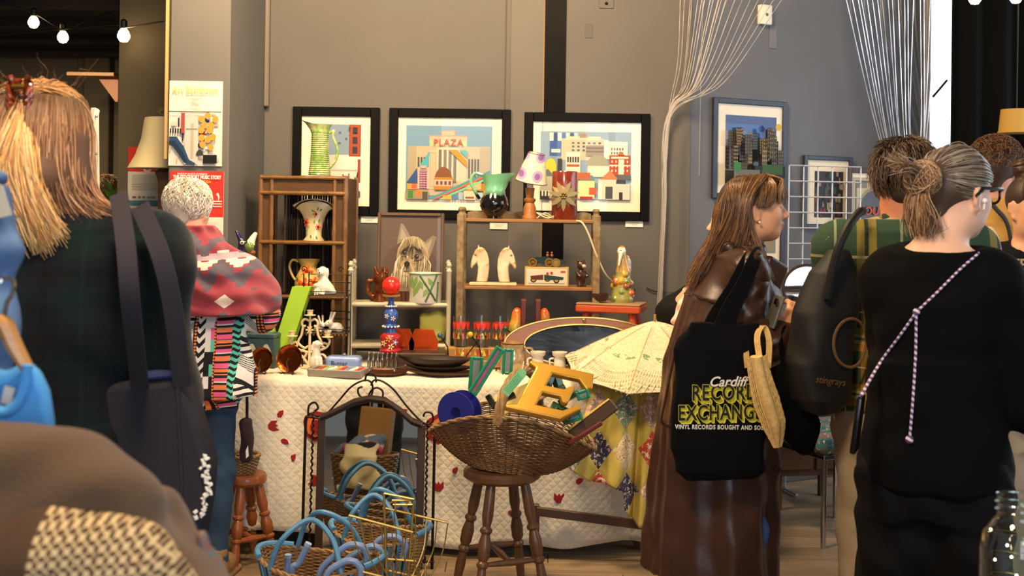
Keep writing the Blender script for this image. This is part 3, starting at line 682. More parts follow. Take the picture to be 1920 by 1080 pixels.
cl = thing('hair_clip', 'tortoiseshell claw clip in the blonde hair', 'hair clip', p1.Mw @ Vector(p1.hp((-.016, -.100, .098)))); tort = mat('tortoiseshell', '3a1408', .12, col2='8a3a10', vs_=60, coat=.6)
for sgn in (-1, 1):
    mb = MB()
    for k_ in range(3): mb.tube(spline([(sgn*.006, .01, .026), (sgn*.020, -.008, .018-.012*k_), (sgn*.016, -.014, -.004-.012*k_), (sgn*.004, -.006, -.016-.008*k_)], 5), .0042, 7)
    mb.tube(spline([(sgn*.008, .0, .0), (sgn*.014, -.01, .022), (sgn*.018, -.012, .032)], 4), [.006]*9, 8); mb.build('jaw', tort, cl)
mb = MB(); mb.tube([(-.012, -.012, .012), (.012, -.012, .012)], .005, 8); mb.build('spring', mat('clip brass', 'c9a04a', .3, 1), cl)
# her tote bag
tote = thing('tote_bag', 'charcoal canvas tote bag with white print hanging from the tartan coat shoulder', 'bag', at(310, 1060, 2.10)); tm = mat('charcoal canvas', '2b2a31', .85, bump=.3, bs=600, spec=.2); o0 = Vector(tote.location); Y_ = 2.10
mb = MB(); P = [(190, 716), (300, 708), (346, 702), (374, 762), (404, 865), (399, 930), (384, 1010), (330, 1090), (190, 1090)]; mb.prism([((at(a, b, Y_)-o0).x, (at(a, b, Y_)-o0).z) for a, b in P], .07); o = mb.build('pouch', tm, tote, 60); bv = o.modifiers.new('b', 'BEVEL'); bv.width = .016; bv.segments = 3
mb = MB(); mb.tube([at(a, b, Y_)-o0+Vector((0, -.034, 0)) for a, b in ((343, 712), (347, 800), (352, 900), (340, 1000))], .005, 6); mb.build('gusset_fold', tm, tote)
for pts in ([(222, 362, 2.02), (236, 460, 1.95), (246, 580, 1.955), (262, 722, 2.065)], [(262, 385, 2.03), (302, 480, 2.0), (326, 590, 2.02), (342, 724, 2.065)]):
    P = spline([at(*p)-o0 for p in pts], 8); mb = MB(); mb.strap(P, .034); mb.build('strap', mat('dark canvas webbing', '2e2a33', .8, bump=.2, bs=500), tote)
mb = MB(); mb.tube(spline([at(a, b, Y_-.03)-o0 for a, b in ((245, 712), (290, 706), (340, 702))], 5), .006, 8); mb.tube(spline([at(a, b, Y_-.02)-o0 for a, b in ((248, 708), (290, 700), (330, 702))], 5), .011, 8, flat=.6); mb.build('lining', mat('blue lining', '232a5e', .7), tote)
mb = MB(); wm = mat('white screen print', 'e4e2dc', .7)
for i in range(34):
    t_ = i/33; p_ = at(392+10*t_-(55*max(0, t_-.6)), 845+115*t_, Y_)-o0; x_, z_ = p_.x, p_.z; mb.box((x_+random.uniform(-.008, .008), -.037, z_), (random.uniform(.003, .010), .008, random.uniform(.002, .008)), (0, random.uniform(-.8, .8), .5), bev=.0005)
mb.build('print', wm, tote)
# ---------------- 2 white haired person with shawl
p2 = Fig('person', 'white-haired shopper seen from behind in a red zigzag shawl and patterned tunic', on(364, 4.32, 0), R(-6), 1.535, yaw=R(-4), pitch=R(-10), skinc='d59c83', wide=.94, headoff=(-.05, .0, .0))
for i in (1, -1): p2.sh[i] = V3((i*.145, -.01, 1.205))
p2.el[1] = p2.loc(488, 590, 4.36); p2.wr[1] = p2.loc(470, 545, 4.66); p2.hd[1] = (-.25, .2, 1); p2.pn[1] = (-.9, .3, 0); p2.curl[1] = .55; p2.el[-1] = p2.loc(330, 600, 4.45); p2.wr[-1] = p2.loc(390, 520, 4.68)
p2.body(.008)
def aztec(x, y, z):
    s_ = 1/.36; u = (x+.10)*s_; u = u-u.lt(0)*u*2.0; z = z+.0*u
    BL, WH, PK, OR, TQ = '0f0d12', 'e9e4de', 'ef5f92', 'f0824e', '5cc7ac'
    # stripes pink/black/orange
    st = ramp((z/.105).fr(), [(0, PK), (.17, BL), (.25, OR), (.42, BL), (.50, WH), (.54, PK), (.66, BL), (.76, OR), (.80, BL), (.86, OR), (.97, BL)], 'CONSTANT')
    ch = colmix(((z/.036)+((u*9).fr()-.5).ab()*1.3).fr().lt(.5), WH, BL)
    zg = colmix(((z/.022)+((u*14).fr()-.5).ab()*1.0).fr().lt(.5), TQ, BL)
    dots = colmix((((z/.012).fr()-.5).ab()+((u*26).fr()-.5).ab()).lt(.42), BL, OR)
    dotp = colmix((((z/.012).fr()-.5).ab()+((u*26).fr()-.5).ab()).lt(.42), BL, PK)
    ck = colmix(((z/.007).fr().lt(.5)-(u*36).fr().lt(.5)).ab(), WH, BL)
    bigz = (z/.15+((u*3.2).fr()-.5).ab()*.8).fr()
    wid = colmix(bigz.lt(.30), colmix(bigz.lt(.42), colmix(bigz.gt(.72), WH, ck), BL), colmix((z/.026).fr().lt(.45), WH, BL))
    hz = hashn((z/.045).fl(), (u*18).fl()); blk_ = ramp(hz, [(0, BL), (.3, TQ), (.45, WH), (.6, OR), (.75, BL), (.88, PK)], 'CONSTANT')
    lay = [(.06, st), (.13, zg), (.17, dotp), (.38, wid), (.42, dots), (.50, ch), (.59, blk_), (.61, dots), (.74, st), (.80, zg), (.92, wid), (1.0, dots), (1.12, st), (1.3, wid)]
    c = lay[-1][1]
    for e, l in reversed(lay[:-1]): c = colmix(u.lt(e), c, l)
    return c
tunm = patmat('geometric print cotton', aztec, .8, bump=.15)
S = Sdf(); p2.torso(S, .026, .44, .79, .05, folds=lambda a, z: .010*np.sin(a*8+z*3)*np.clip((1.15-z)*1.6, 0, 1)); S.stack([.72, .8, .9, 1.0], [.03, .025, .015, .0], -.0, [.205, .20, .185, .175], [.155, .15, .14, .13], k=.05, sq=2.4, folds=lambda a, z: .012*np.sin(a*9+z*2)*np.clip((1.1-z)*2, 0, 1))
for i in (1, -1): p2.arm(S, i, .058, .060, .050, .014, 1.75, .03)
S.cut(lambda x, y, z: z-1.20)
S.build('tunic', tunm, p2.t, .008, foldfn(.004, 24, 16, 1))
def shawlp(x, y, z):
    RD_, NV, CR, LV = '8e2e3c', '454857', 'd9cdbf', 'a99aa6'
    u = x*6.2+z*1.6; w_ = z-x*.10-1.17; t_ = ((u*1.6).tri()*4.0).fl()/4.0+(u*1.6).tri()*.15; t2 = ((u*1.6).fr()*5).fl()/5.0; step = t_*.06+((z*110).sn())*.002
    c = colmix((w_-step*1.1+.02).ab().lt(.028), RD_, NV); c = colmix((w_-step*.7-.042).ab().lt(.016), c, CR); c = colmix((w_-.075).ab().lt(.012), c, LV)
    c = colmix((w_-step-.10).ab().lt(.022), c, NV)
    a1 = ((x*13+.3).fr()-.5).ab()+((z*16).fr()-.5).ab(); h_ = hashn((x*13+.3).fl(), (z*16).fl())
    low = w_.lt(-.055); c = colmix(low*a1.lt(.42)*h_.gt(.45), c, ramp(h_, [(0, NV), (.7, CR), (.85, NV)], 'CONSTANT')); c = colmix(x.lt(-.165+0.0), c, CR)
    n = noise(120, 2); return colmix(n*.35, c, '6e3540')
shm = patmat('zigzag knit', shawlp, .95, bump=.6, bs=350, bd=.004, sheen=.2)
S = Sdf(); Zs = np.array([1.035, 1.06, 1.12, 1.19, 1.25, 1.30, 1.34, 1.37]); S.stack(Zs, [.035, .035, .02, .0, -.02, -.03, -.035, -.035], [.0, .0, .0, -.005, -.01, -.015, -.015, -.015], [.255, .262, .25, .225, .19, .150, .110, .090], [.21, .21, .205, .19, .16, .125, .10, .088], sq=2.2, folds=lambda a, z: .007*np.sin(z*70+a*2+np.sin(a*5))+.004*np.sin(a*11+z*30))
S.rc((.18, .02, 1.17), p2.el[1]+V3((.0, .0, .08)), .085, .080, .05)
S.cut(lambda x, y, z: (1.035+.28*np.clip(x-.02, 0, 1)*.0+.10*(.22-x)*.0-.06*np.clip(-x, -.05, .3))-z)
S.build('shawl', shm, p2.t, .006)
p2.trousers(mat('blue jeans', '26405c', .85, var=.35, vs_=9, bump=.3, bs=500), .006, 'jeans', r=(.078, .054, .042), waist=.54, flare=.004); p2.shoes(mat('tan shoe', '8a6a4a', .6))
S = Sdf(); S.el(p2.hp((0, -.018, .034)), (.082*p2.hs, .102*p2.hs, .090*p2.hs), p2.hrot); S.rc(p2.hp((0, -.075, .0)), p2.hp((0, -.070, -.045)), .045, .035, .03)
hw = S.build('hair', mat('white hair base', 'b9ada0', .7), p2.t, .006); hw['label'] = 'short wavy white hair'
c = []; r_ = np.random.default_rng(3)
for i in range(1500):
    a = r_.uniform(-2.6, 2.6); e = r_.uniform(-.55, 1.35); n_ = V3((sin(a)*cos(e), -cos(a)*cos(e), sin(e))); p = V3((0, -.018, .034))+n_*V3((.079, .099, .088)); d = V3((.25*sin(a)+.25*sin(a*5+e*4), -.2, -1.0)); d = d-n_*(d@n_); d /= np.linalg.norm(d); L_ = r_.uniform(.03, .055); ph = r_.uniform(0, 6)
    sd = np.cross(n_, d); c.append([p2.hp(p+n_*(.004+.011*sin(t_*pi*.85))+d*L_*t_+sd*.006*sin(t_*7+ph)) for t_ in np.linspace(0, 1, 8)])
strands('strand_layer', np.array(c), r_.uniform(.0011, .002, 1500), hairm, hw, hairmix(['efe8dc', 'ddd3c4', 'c9bcaa', 'f4efe6', 'b5a590'], 1500))
# ---------------- 3 woman in a brown leather trench coat, profile to the right
p3 = Fig('person', 'woman in a brown leather trench coat with long auburn hair and a fringe, in profile', on(1346, 3.72, 0), R(-82), 1.57, yaw=R(-8), pitch=R(3), skinc='d9a07c', lean=(0, .055), wide=1.0, headoff=(0, .03, 0))
p3.el[1] = p3.loc(1384, 690, 3.50); p3.wr[1] = p3.loc(1470, 628, 3.52); p3.hd[1] = (-.1, .55, .9); p3.pn[1] = (-1, .1, .1); p3.curl[1] = .6
p3.el[-1] = p3.loc(1420, 690, 3.95); p3.wr[-1] = p3.loc(1492, 640, 3.80); p3.lips = 'b5605a'
p3.body(.006); p3.eyes('2f4038')
lea = mat('brown leather', '301b14', .36, col2='3f261c', vs_=5, bump=.25, bs=120, bd=.002, spec=.55)
S = Sdf(); Zs = np.array([.26, .45, .7, .95, 1.08, 1.17, 1.23, 1.29])
fld = lambda a, z: .012*np.sin(a*6+z*2.5)*np.clip((1.15-z)*1.2, 0, 1)+.005*np.sin(a*13+z*5)
S.stack(Zs, 0, [-.035, -.03, -.015, .0, .02, .035, .045, .05], [.235, .225, .21, .20, .20, .185, .145, .08], [.205, .20, .19, .178, .165, .145, .115, .075], sq=2.3, folds=fld, k=.04)
for i in (1, -1): S.rc(p3.nb-V3((0, 0, .03)), p3.sh[i]-V3((0, 0, .015)), .058, .056, k=.05)
coat = S.build('coat', lea, p3.t, .008, foldfn(.004, 18, 20, 4))
S = Sdf(); S.stack(Zs, 0, [-.035, -.03, -.015, .0, .02, .035, .045, .05], np.array([.235, .225, .21, .20, .20, .185, .145, .08])+.012, np.array([.205, .20, .19, .178, .165, .145, .115, .075])+.012, sq=2.3, k=.04)
for i in (1, -1): S.rc(p3.nb-V3((0, 0, .03)), p3.sh[i]-V3((0, 0, .015)), .068, .067, k=.05)
S.cut(lambda x, y, z: (1.13+1.0*np.abs(y+.02)*(y > -.02)+.45*np.clip(-.02-y, 0, 1)+.0*x)-z); S.build('storm_flap', lea, coat, .007)
for i in (1, -1):
    S = Sdf(); p3.arm(S, i, .056, .058, .056, .008, 1.86, .04)
    def dsl(x, y, z): return .007*np.sin(z*58+y*26+2*np.sin(x*30+z*14))*np.sin(y*21+x*20)+.003*np.sin(z*110-y*60)
    S.build('sleeve', lea, coat, .006, dsl)
S = Sdf()
for i in (1, -1): S.el(p3.nb+V3((i*.05, .05, .0)), (.035, .06, .028), (.5, 0, i*.4), k=.03); S.bx(p3.nb+V3((i*.07, .105, -.085)), (.012, .045, .075), .01, (-.45, 0, i*.35), k=.02)
S.rc(p3.nb+V3((-.05, -.03, .02)), p3.nb+V3((.05, -.03, .02)), .032, k=.03); S.build('collar', lea, coat, .006)
mb = MB(); a_ = p3.sh[1]+V3((-.05, .01, .072)); b_ = p3.sh[1]+V3((.045, .005, .052)); mb.beam(a_, b_, .034, .008, .003); mb.build('epaulette', lea, coat); 
mb = MB()
for q in (.06,): mb.lathe([(.011, 0), (.011, .004), (0, .005)], 14, tuple(p3.sh[1]+V3((.0, .0, .075))))
mb.build('button', mat('brown button', '2a1811', .3), coat)
mb = MB(); mb.lathe([(.013, 0), (.013, .005), (.006, .006), (0, .005)], 16, (0, 0, 0), rotm(0, pi/2, 0)); o = mb.build('button', MATS['brown button'], coat); o.location = p3.loc(1456, 880, 3.525)
mb = MB(); mb.tube(spline([p3.loc(1268, 640, 3.62), p3.loc(1248, 740, 3.62), p3.loc(1240, 790, 3.62), p3.loc(1262, 802, 3.61)], 6), .017, 8, flat=.3); mb.build('belt_loop', lea, coat)
p3.trousers(mat('blue wide jeans', '3a5590', .85, var=.2, bump=.2, bs=500), .03, 'jeans', r=(.085, .08, .085), waist=.54); p3.shoes(MATS['black shoe leather'])
# hair
S = Sdf(); S.el(p3.hp((0, -.022, .036)), (.077*p3.hs, .094*p3.hs, .084*p3.hs), p3.hrot); S.chain(p3.hps([(.0, -.055, .03), (0, -.07, -.06), (0, -.09, -.18)]), [.058, .052, .03], .05)
S.cut(lambda x, y, z: y-(p3.hc[1]+.065))
h3 = S.build('hair', mat('auburn hair base', '3a2415', .55), p3.t, .006); h3['label'] = 'long auburn hair with a fringe'
G = []
for i in np.linspace(0, 1, 9):       # near side, front to back then far side
    y0 = .045-.14*i; G.append(p3.hps([(.004, y0+.012, .124-.022*i*i), (.064, y0*.85-.018, .100-.012*i), (.094-.014*i, -.035-.055*i, .035), (.096-.024*i, -.045-.075*i, -.05), (.088-.04*i, -.070-.105*i, -.14), (.090-.055*i, -.085-.13*i, -.21), (.085-.05*i, -.10-.145*i, -.275+.03*sin(i*9))]))
Gb = [p3.hps([(-.03+.06*f, -.075, .10), (-.05+.1*f, -.122, .03), (-.05+.1*f, -.140, -.07), (-.05+.1*f, -.180, -.15), (-.045+.09*f, -.222, -.22), (-.04+.08*f, -.245, -.28)]) for f in np.linspace(1, 0, 5)]
Gf = [[(p[0], p[1], p[2]) for p in p3.hps([(-.004, y0+.012, .12), (-.060, y0*.8-.02, .096), (-.086, -.035, .035), (-.088, -.05, -.05), (-.08, -.06, -.16), (-.07, -.08, -.25)])] for y0 in (-.06, -.02, .03)]
pal = ['6e4727', '50321d', '8a6038', '3f2717', '74502f', 'a07848']
c = from_guides(G+Gb+Gf, 2300, 13, .006, .003, seed=21, lv=.25); strands('strand_layer', c, rng.uniform(.001, .0021, 2300), hairm_gl, h3, hairmix(pal, 2300, 22))
fr = [p3.hps([(x*.5, .045, .122), (x*.9, .088, .100), (x, .108-abs(x)*.5, .058), (x*1.05, .108-abs(x)*.6, .026)]) for x in np.linspace(.062, -.062, 9)]+[]
c = from_guides(fr, 420, 12, .004, .001, seed=23); strands('fringe', c, rng.uniform(.0009, .0017, 420), hairm_gl, h3, hairmix(pal+['c99a58'], 420, 24))
sd = [p3.hps([(.01, .05-k_*.02, .122), (.062, .062-k_*.03, .085), (.080, .052-k_*.035, .040), (.083, .030-k_*.03, .012-.0*k_)]) for k_ in np.linspace(0, 1.6, 5)]
c = from_guides(sd, 380, 12, .004, .001, seed=25); strands('side_strands', c, rng.uniform(.0009, .0018, 380), hairm_gl, h3, hairmix(pal, 380, 26))
fr2 = [p3.hps([(.086, -.040, .0), (.090, -.030, -.08), (.094, -.01-.0*q, -.15), (.098, .012+q*.02, -.24)]) for q in (-1.5, -.5, .5)]
c = from_guides(fr2, 260, 12, .007, .003, seed=27); strands('front_lock', c, rng.uniform(.0009, .0018, 260), hairm_gl, h3, hairmix(pal, 260, 28))
er = thing('earring', 'small pearl drop earring of the auburn-haired woman', 'earring', p3.Mw @ Vector(p3.hp((.091, -.004, -.044)))); mb = MB(); mb.ball((0, 0, 0), .0045, 8); mb.build('pearl', mat('pearl', 'e9e4da', .2), er); mb = MB(); mb.tube([(0, 0, .003), (0, 0, .009)], .001, 5); mb.build('hook', mat('clip brass'), er)
ph = thing('phone', 'grey-backed phone held in the leather-coated woman\'s hand', 'phone', at(1452, 585, 3.50), R(12)); mb = MB(); mb.box((0, 0, 0), (.010, .068, .105), (0, .35, 0), .004, 2); mb.build('case', mat('phone grey', '6f6c62', .3, .3), ph); mb = MB(); mb.box((-.004, -.02, .035), (.006, .02, .02), (0, .35, 0), .003); mb.build('camera_bump', mat('phone black', '0c0c0d', .2), ph)
# record shop tote on her shoulder
tb = thing('tote_bag', 'black cotton tote bag printed with yellow record shop lettering', 'bag', at(1345, 900, 3.42), R(6)); o0 = Vector(tb.location); bk = mat('black cotton', '07070a', .9, bump=.25, bs=500, spec=.15)
S = Sdf(); S.stack([0, .03, .10, .25, .40, .48], [.01, .005, 0, 0, 0, .01], 0, [.10, .138, .150, .142, .128, .09], [.012, .028, .036, .034, .026, .012], sq=3.2, k=.02); S.build('pouch', bk, tb, .006, foldfn(.003, 12, 16, 3))
Tl = tb.matrix_world; MT = Matrix.Translation(tb.location) @ Matrix.Rotation(R(6), 4, 'Z'); Ti = MT.inverted()
for pts in ([(1424, 474, 3.66), (1418, 478, 3.52), (1396, 530, 3.47), (1362, 600, 3.42), (1340, 690, 3.40)], [(1412, 476, 3.68), (1402, 486, 3.53), (1376, 540, 3.48), (1338, 610, 3.44), (1318, 690, 3.43)]):
    P = spline([Ti @ at(*p) for p in pts], 8); mb = MB(); mb.strap(P, [.036+.05*(i/len(P))**2 for i in range(len(P))], .006); mb.build('strap', bk, tb)
yel = mat('yellow print ink', 'd9cf3a', .7); wht = mat('cream print ink', 'e3ded2', .7); bl2 = mat('black print ink', '0a0a0b', .8)
def tot(px, py, yo=-.0345): v = Ti @ at(px, py, 3.385); return (v.x, yo, v.z)
def toteword(w_, px, py, size, sp, fx):
    c_ = tot(px, py); 
    for j in range(5): text(w_, size, 'print_shadow', yel, tb, (c_[0]+.0022*j, c_[1]-.0036, c_[2]-.0024*j), (pi/2, R(-.8), 0), bold=.0022, spacing=sp, sx=fx)
    text(w_, size, 'print', bl2, tb, (c_[0], c_[1]-.0046, c_[2]), (pi/2, R(-.8), 0), bold=.0010, spacing=sp, sx=fx)
toteword('RECORD', 1358, 737, .066, 1.12, .72); toteword('EXCHANGE', 1350, 774, .064, 1.10, .72)
text('Cardiff', .042, 'print', wht, tb, (*tot(1363, 716)[:1], -.0400, tot(1363, 716)[2]), (pi/2, R(-.5), 0), shear=.35, bold=.0006)
text('VINYL RECORDS BOUGHT AND SOLD', .0185, 'print', wht, tb, (tot(1352, 801)[0], -.0395, tot(1352, 801)[2]), (pi/2, R(1), 0), bold=.0004, sx=.80, spacing=1.15)
# straw bag and black boucle bag on her arm
straw = mat('pale straw', 'd9b878', .75, col2='c39d5c', vs_=90)
sb = thing('straw_bag', 'cream woven straw shoulder bag slung on the leather sleeve', 'bag', at(1458, 838, 3.36)); o0 = Vector(sb.location); mb = MB()
spn = [(1418, 668, .030), (1424, 705, .034), (1436, 750, .040), (1450, 795, .036), (1458, 838, .012)]; sp_ = spline([at(a, b, 3.36)-o0 for a, b, _ in spn], 9); rr = np.interp(np.linspace(0, 4, len(sp_)), range(5), [q[2] for q in spn]); mb.tube(sp_, rr, 22, flat=.6)
mb.build('body', straw, sb)
for i in range(1, len(sp_)-1):                       # plaited rows
    pass
mb = MB()
for k_ in range(15):
    a = -1.3+2.6*k_/14; row = []
    for i, p in enumerate(sp_):
        t_ = (sp_[min(i+1, len(sp_)-1)]-sp_[max(i-1, 0)]).normalized(); nx = t_.cross(Vector((0, 1, 0))).normalized(); ny = Vector((0, -1, 0)); row.append(p+nx*(sin(a)*rr[i]*1.0)+ny*(cos(a)*rr[i]*.6))
    mb.tube(row, [.0022+.0007*sin(i*2.4+k_) for i in range(len(row))], 5)
mb.build('plait', straw, sb)
for pts in ([(1402, 690, 3.39), (1398, 640, 3.42), (1410, 617, 3.45), (1415, 640, 3.46)], [(1424, 672, 3.36), (1420, 630, 3.40), (1432, 612, 3.44), (1442, 640, 3.42), (1440, 690, 3.38)]):
    P = spline([at(*p)-o0 for p in pts], 8)
    for d in (-.006, 0, .006): mb = MB(); mb.tube([p+Vector((d, 0, 0)) for p in P], .0036, 6); mb.build('handle_cord', straw, sb)
bb = thing('shoulder_bag', 'slouchy black woolly bag hanging beside the straw bag', 'bag', at(1500, 852, 3.42)); o0 = Vector(bb.location)
S = Sdf(); S.chain([at(1478, 660, 3.44)-o0, at(1484, 730, 3.42)-o0, at(1500, 800, 3.42)-o0, at(1508, 835, 3.42)-o0], [.02, .045, .052, .030], .04); S.build('body', mat('black boucle', '060606', .98, bump=1, bs=160, bd=.006, spec=.1), bb, .006, lambda x, y, z: .002*np.sin(x*300)*np.sin(z*280)*np.sin(y*260))
mb = MB(); mb.tube(spline([at(1470, 690, 3.43)-o0, at(1464, 640, 3.45)-o0, at(1474, 612, 3.5)-o0, at(1484, 650, 3.47)-o0], 7), .006, 7); mb.build('handle', MATS['black boucle'], bb)
# ---------------- 4 woman mostly hidden behind the leather coat
p4 = Fig('person', 'woman in a black t-shirt half hidden behind the leather trench coat, arms folded', on(1376, 5.06, 0), R(75), 1.50, yaw=R(12), skinc='d39a7c', lean=(0, .02)); p4.lips = 'a8594e'
p4.el[-1] = p4.loc(1258, 588, 4.94); p4.wr[-1] = p4.loc(1305, 535, 4.84); p4.hd[-1] = (0, -1, .3); p4.el[1] = p4.loc(1330, 585, 5.2); p4.wr[1] = p4.loc(1272, 600, 4.98); p4.hd[1] = (0, 1, 0); p4.pn[1] = (0, 0, -1); p4.body(.0085); p4.eyes()
S = Sdf(); p4.torso(S, .018, .44, .80, .05)
for i in (1, -1): p4.arm(S, i, .058, .058, .05, .012, 1.06)
S.build('t_shirt', mat('black jersey', '08080a', .85, spec=.25), p4.t, .008, foldfn(.003))
p4.trousers(mat('dark trousers', '17181c', .8)); p4.shoes(MATS['black shoe leather'])
S = Sdf(); S.el(p4.hp((0, -.022, .036)), (.083*p4.hs, .102*p4.hs, .09*p4.hs), p4.hrot); S.chain(p4.hps([(0, -.07, .02), (0, -.08, -.10)]), [.065, .05], .04); h4 = S.build('hair', mat('auburn hair base'), p4.t, .007)
G = [p4.hps([(x*.3, .06, .11), (x, .04-abs(x)*.3, .07), (x*1.05, -.01, -.03), (x, -.03, -.14)]) for x in (-.09, -.085, .085, .09)]; c = from_guides(G, 300, 12, .006); strands('strand_layer', c, .0016, hairm, h4, hairmix(pal, 300))
pk = thing('pink_cloth', 'pale pink folded cloth held by the half hidden woman', 'cloth', at(1280, 605, 4.84)); S = Sdf(); S.el((0, 0, .05), (.03, .04, .075), (0, .3, 0)); S.el((.015, 0, .10), (.022, .03, .05), k=.03); S.el((-.02, 0, .01), (.03, .03, .02), k=.02); S.build('fold', mat('pink knit', 'e3b8ac', .9, bump=.5, bs=200), pk, .005, foldfn(.005, 60, 50))
# ---------------- 5 man in a green plaid shirt
p5 = Fig('person', 'man seen from behind in a green and mustard plaid shirt', on(1682, 3.46, 0), R(-14), 1.665, yaw=R(-8), pitch=R(-14), skinc='c98463', wide=1.06)
p5.el = {1: V3((.27, .04, 1.05)), -1: V3((-.21, .10, 1.04))}; p5.wr = {1: V3((.15, .25, 1.02)), -1: V3((-.14, .26, 1.0))}; p5.body(.0085, True)
def plaid(x, y, z):
    u, v = ((x+.05)/.145).fr(), ((z+.03)/.165).fr(); G1, G2, MU, CR, DK = '1d2b22', '2e4a34', 'a87a1e', 'b9a878', '0f1512'
    st = [(0, G1), (.14, DK), (.20, G1), (.34, G2), (.46, MU), (.60, CR), (.66, G2), (.70, CR), (.75, MU), (.87, G1)]
    c = colmix(.5, ramp(u, st, 'CONSTANT'), ramp(v, st, 'CONSTANT')); l = (u-.17).ab().lt(.012)+(v-.17).ab().lt(.012); c = colmix(l*.55, c, 'c9c4a0')
    return c
plm = patmat('green mustard plaid', plaid, .9, bump=.2, bs=400)
def yoke(x, y, z):
    u, v = ((x+.02)/.19).fr(), ((z+.06)/.12).fr(); c = colmix((u-.5).ab().lt(.15), '26402e', '75692c'); c = colmix((u-.5).ab().lt(.03), c, '1a2a1c'); c = colmix((v-.5).ab().lt(.035), c, '968e66'); c = colmix((u-.02).ab().lt(.02), c, '7d8a6a'); return c
S = Sdf(); p5.torso(S, .022, .50, .79, .05, folds=lambda a, z: .006*np.sin(a*8+z*3)*np.clip((1.3-z)*2, 0, 1)); S.stack([.86, .95, 1.05], 0, 0, [.20, .195, .19], [.145, .14, .13], k=.05, sq=2.4, folds=lambda a, z: .009*np.sin(a*9+z*2))
for i in (1, -1): p5.arm(S, i, .058, .052, .045, .014, 1.8, .04)
sh5 = S.build('shirt', plm, p5.t, .008, foldfn(.003, 22, 14, 2))
S = Sdf(); p5.torso(S, .028, .50, .83, .05)
for i in (1, -1): p5.arm(S, i, .058, .052, .045, .020, .35, .04)
S.cut(lambda x, y, z: np.maximum(1.265-z, y-.03)); S.build('yoke', patmat('plaid yoke', yoke, .9, bump=.2, bs=400), sh5, .007)
S = Sdf(); S.rc(p5.nb+V3((-.05, -.02, .03)), p5.nb+V3((.05, -.02, .03)), .036, k=.02); S.build('collar', MATS['green mustard plaid'], sh5, .006)
p5.trousers(mat('beige chinos', 'a8957c', .85, bump=.2), .02, r=(.085, .065, .056)); p5.shoes(MATS['tan shoe'])
def scalp_hair(p, name, n, cols, base, label, L=(.03, .06), emin=-.5, lift=.012, wav=.006, amax=2.7, rad=(.001, .0018), fall=(.2, -.2, -1), scl=1.0, seed=4):
    S = Sdf(); S.el(p.hp((0, -.018, .034)), (.081*p.hs*scl, .100*p.hs*scl, .089*p.hs*scl), p.hrot); S.rc(p.hp((0, -.072, .0)), p.hp((0, -.066, -.05)), .042*p.hs, .036*p.hs, .03)
    h = S.build('hair', mat(name, base, .65), p.t, .006); h['label'] = label; r_ = np.random.default_rng(seed); c = []
    for i in range(n):
        a = r_.uniform(-amax, amax); e = r_.uniform(emin, 1.5); nn = V3((sin(a)*cos(e), -cos(a)*cos(e), sin(e))); q = V3((0, -.018, .034))+nn*V3((.079, .098, .087))*scl; d = V3((fall[0]*sin(a)+r_.normal()*.25, fall[1]+r_.normal()*.2, fall[2])); d = d-nn*(d@nn); d /= np.linalg.norm(d)+1e-6; ll = r_.uniform(*L); ph = r_.uniform(0, 6); sd = np.cross(nn, d)
        c.append([p.hp(q+nn*(.003+lift*sin(t_*pi*.8))+d*ll*t_+sd*wav*sin(t_*7+ph)) for t_ in np.linspace(0, 1, 8)])
    strands('strand_layer', np.array(c), r_.uniform(*rad, n), hairm, h, hairmix(cols, n, seed+1)); return h
scalp_hair(p5, 'brown hair base', 1300, ['46352a', '33261d', '6a5442', '54402f', '7d6650'], '30221a', 'tousled brown hair', (.04, .08), -.75, .014, .003)
bp = thing('backpack', 'black backpack with a tan ring emblem on the plaid man\'s shoulder', 'backpack', at(1536, 772, 3.37), R(20)); o0 = bp.location
S = Sdf(); S.stack([0, .04, .15, .30, .42, .49], [0, 0, 0, .02, .04, .06], 0, [.06, .088, .10, .095, .07, .03], [.05, .075, .08, .075, .06, .03], sq=2.6); bm_ = mat('black nylon', '0a0909', .6, bump=.2, bs=300); S.build('bag', bm_, bp, .007, foldfn(.004, 14, 18))
mb = MB(); mb.tube([(.05+.058*cos(a), -.082+.006*abs(cos(a)), .215+.072*sin(a)) for a in np.linspace(0, 2*pi, 33)[:-1]], .005, 6, closed=True); mb.build('ring_emblem', mat('tan print', '6b4f35', .7), bp)
mb = MB(); mb.tube(spline([Matrix.Rotation(-R(20), 3, 'Z') @ (at(*q)-o0) for q in ((1550, 560, 3.29), (1562, 500, 3.28), (1576, 455, 3.275), (1594, 420, 3.29), (1612, 398, 3.35), (1618, 396, 3.42))], 7), .013, 8); mb.build('strap', bm_, bp)
text('stingrays', .030, 'print', mat('tan print'), bp, (-.02, -.0815, .105), (pi/2, R(8), 0), shear=.2)
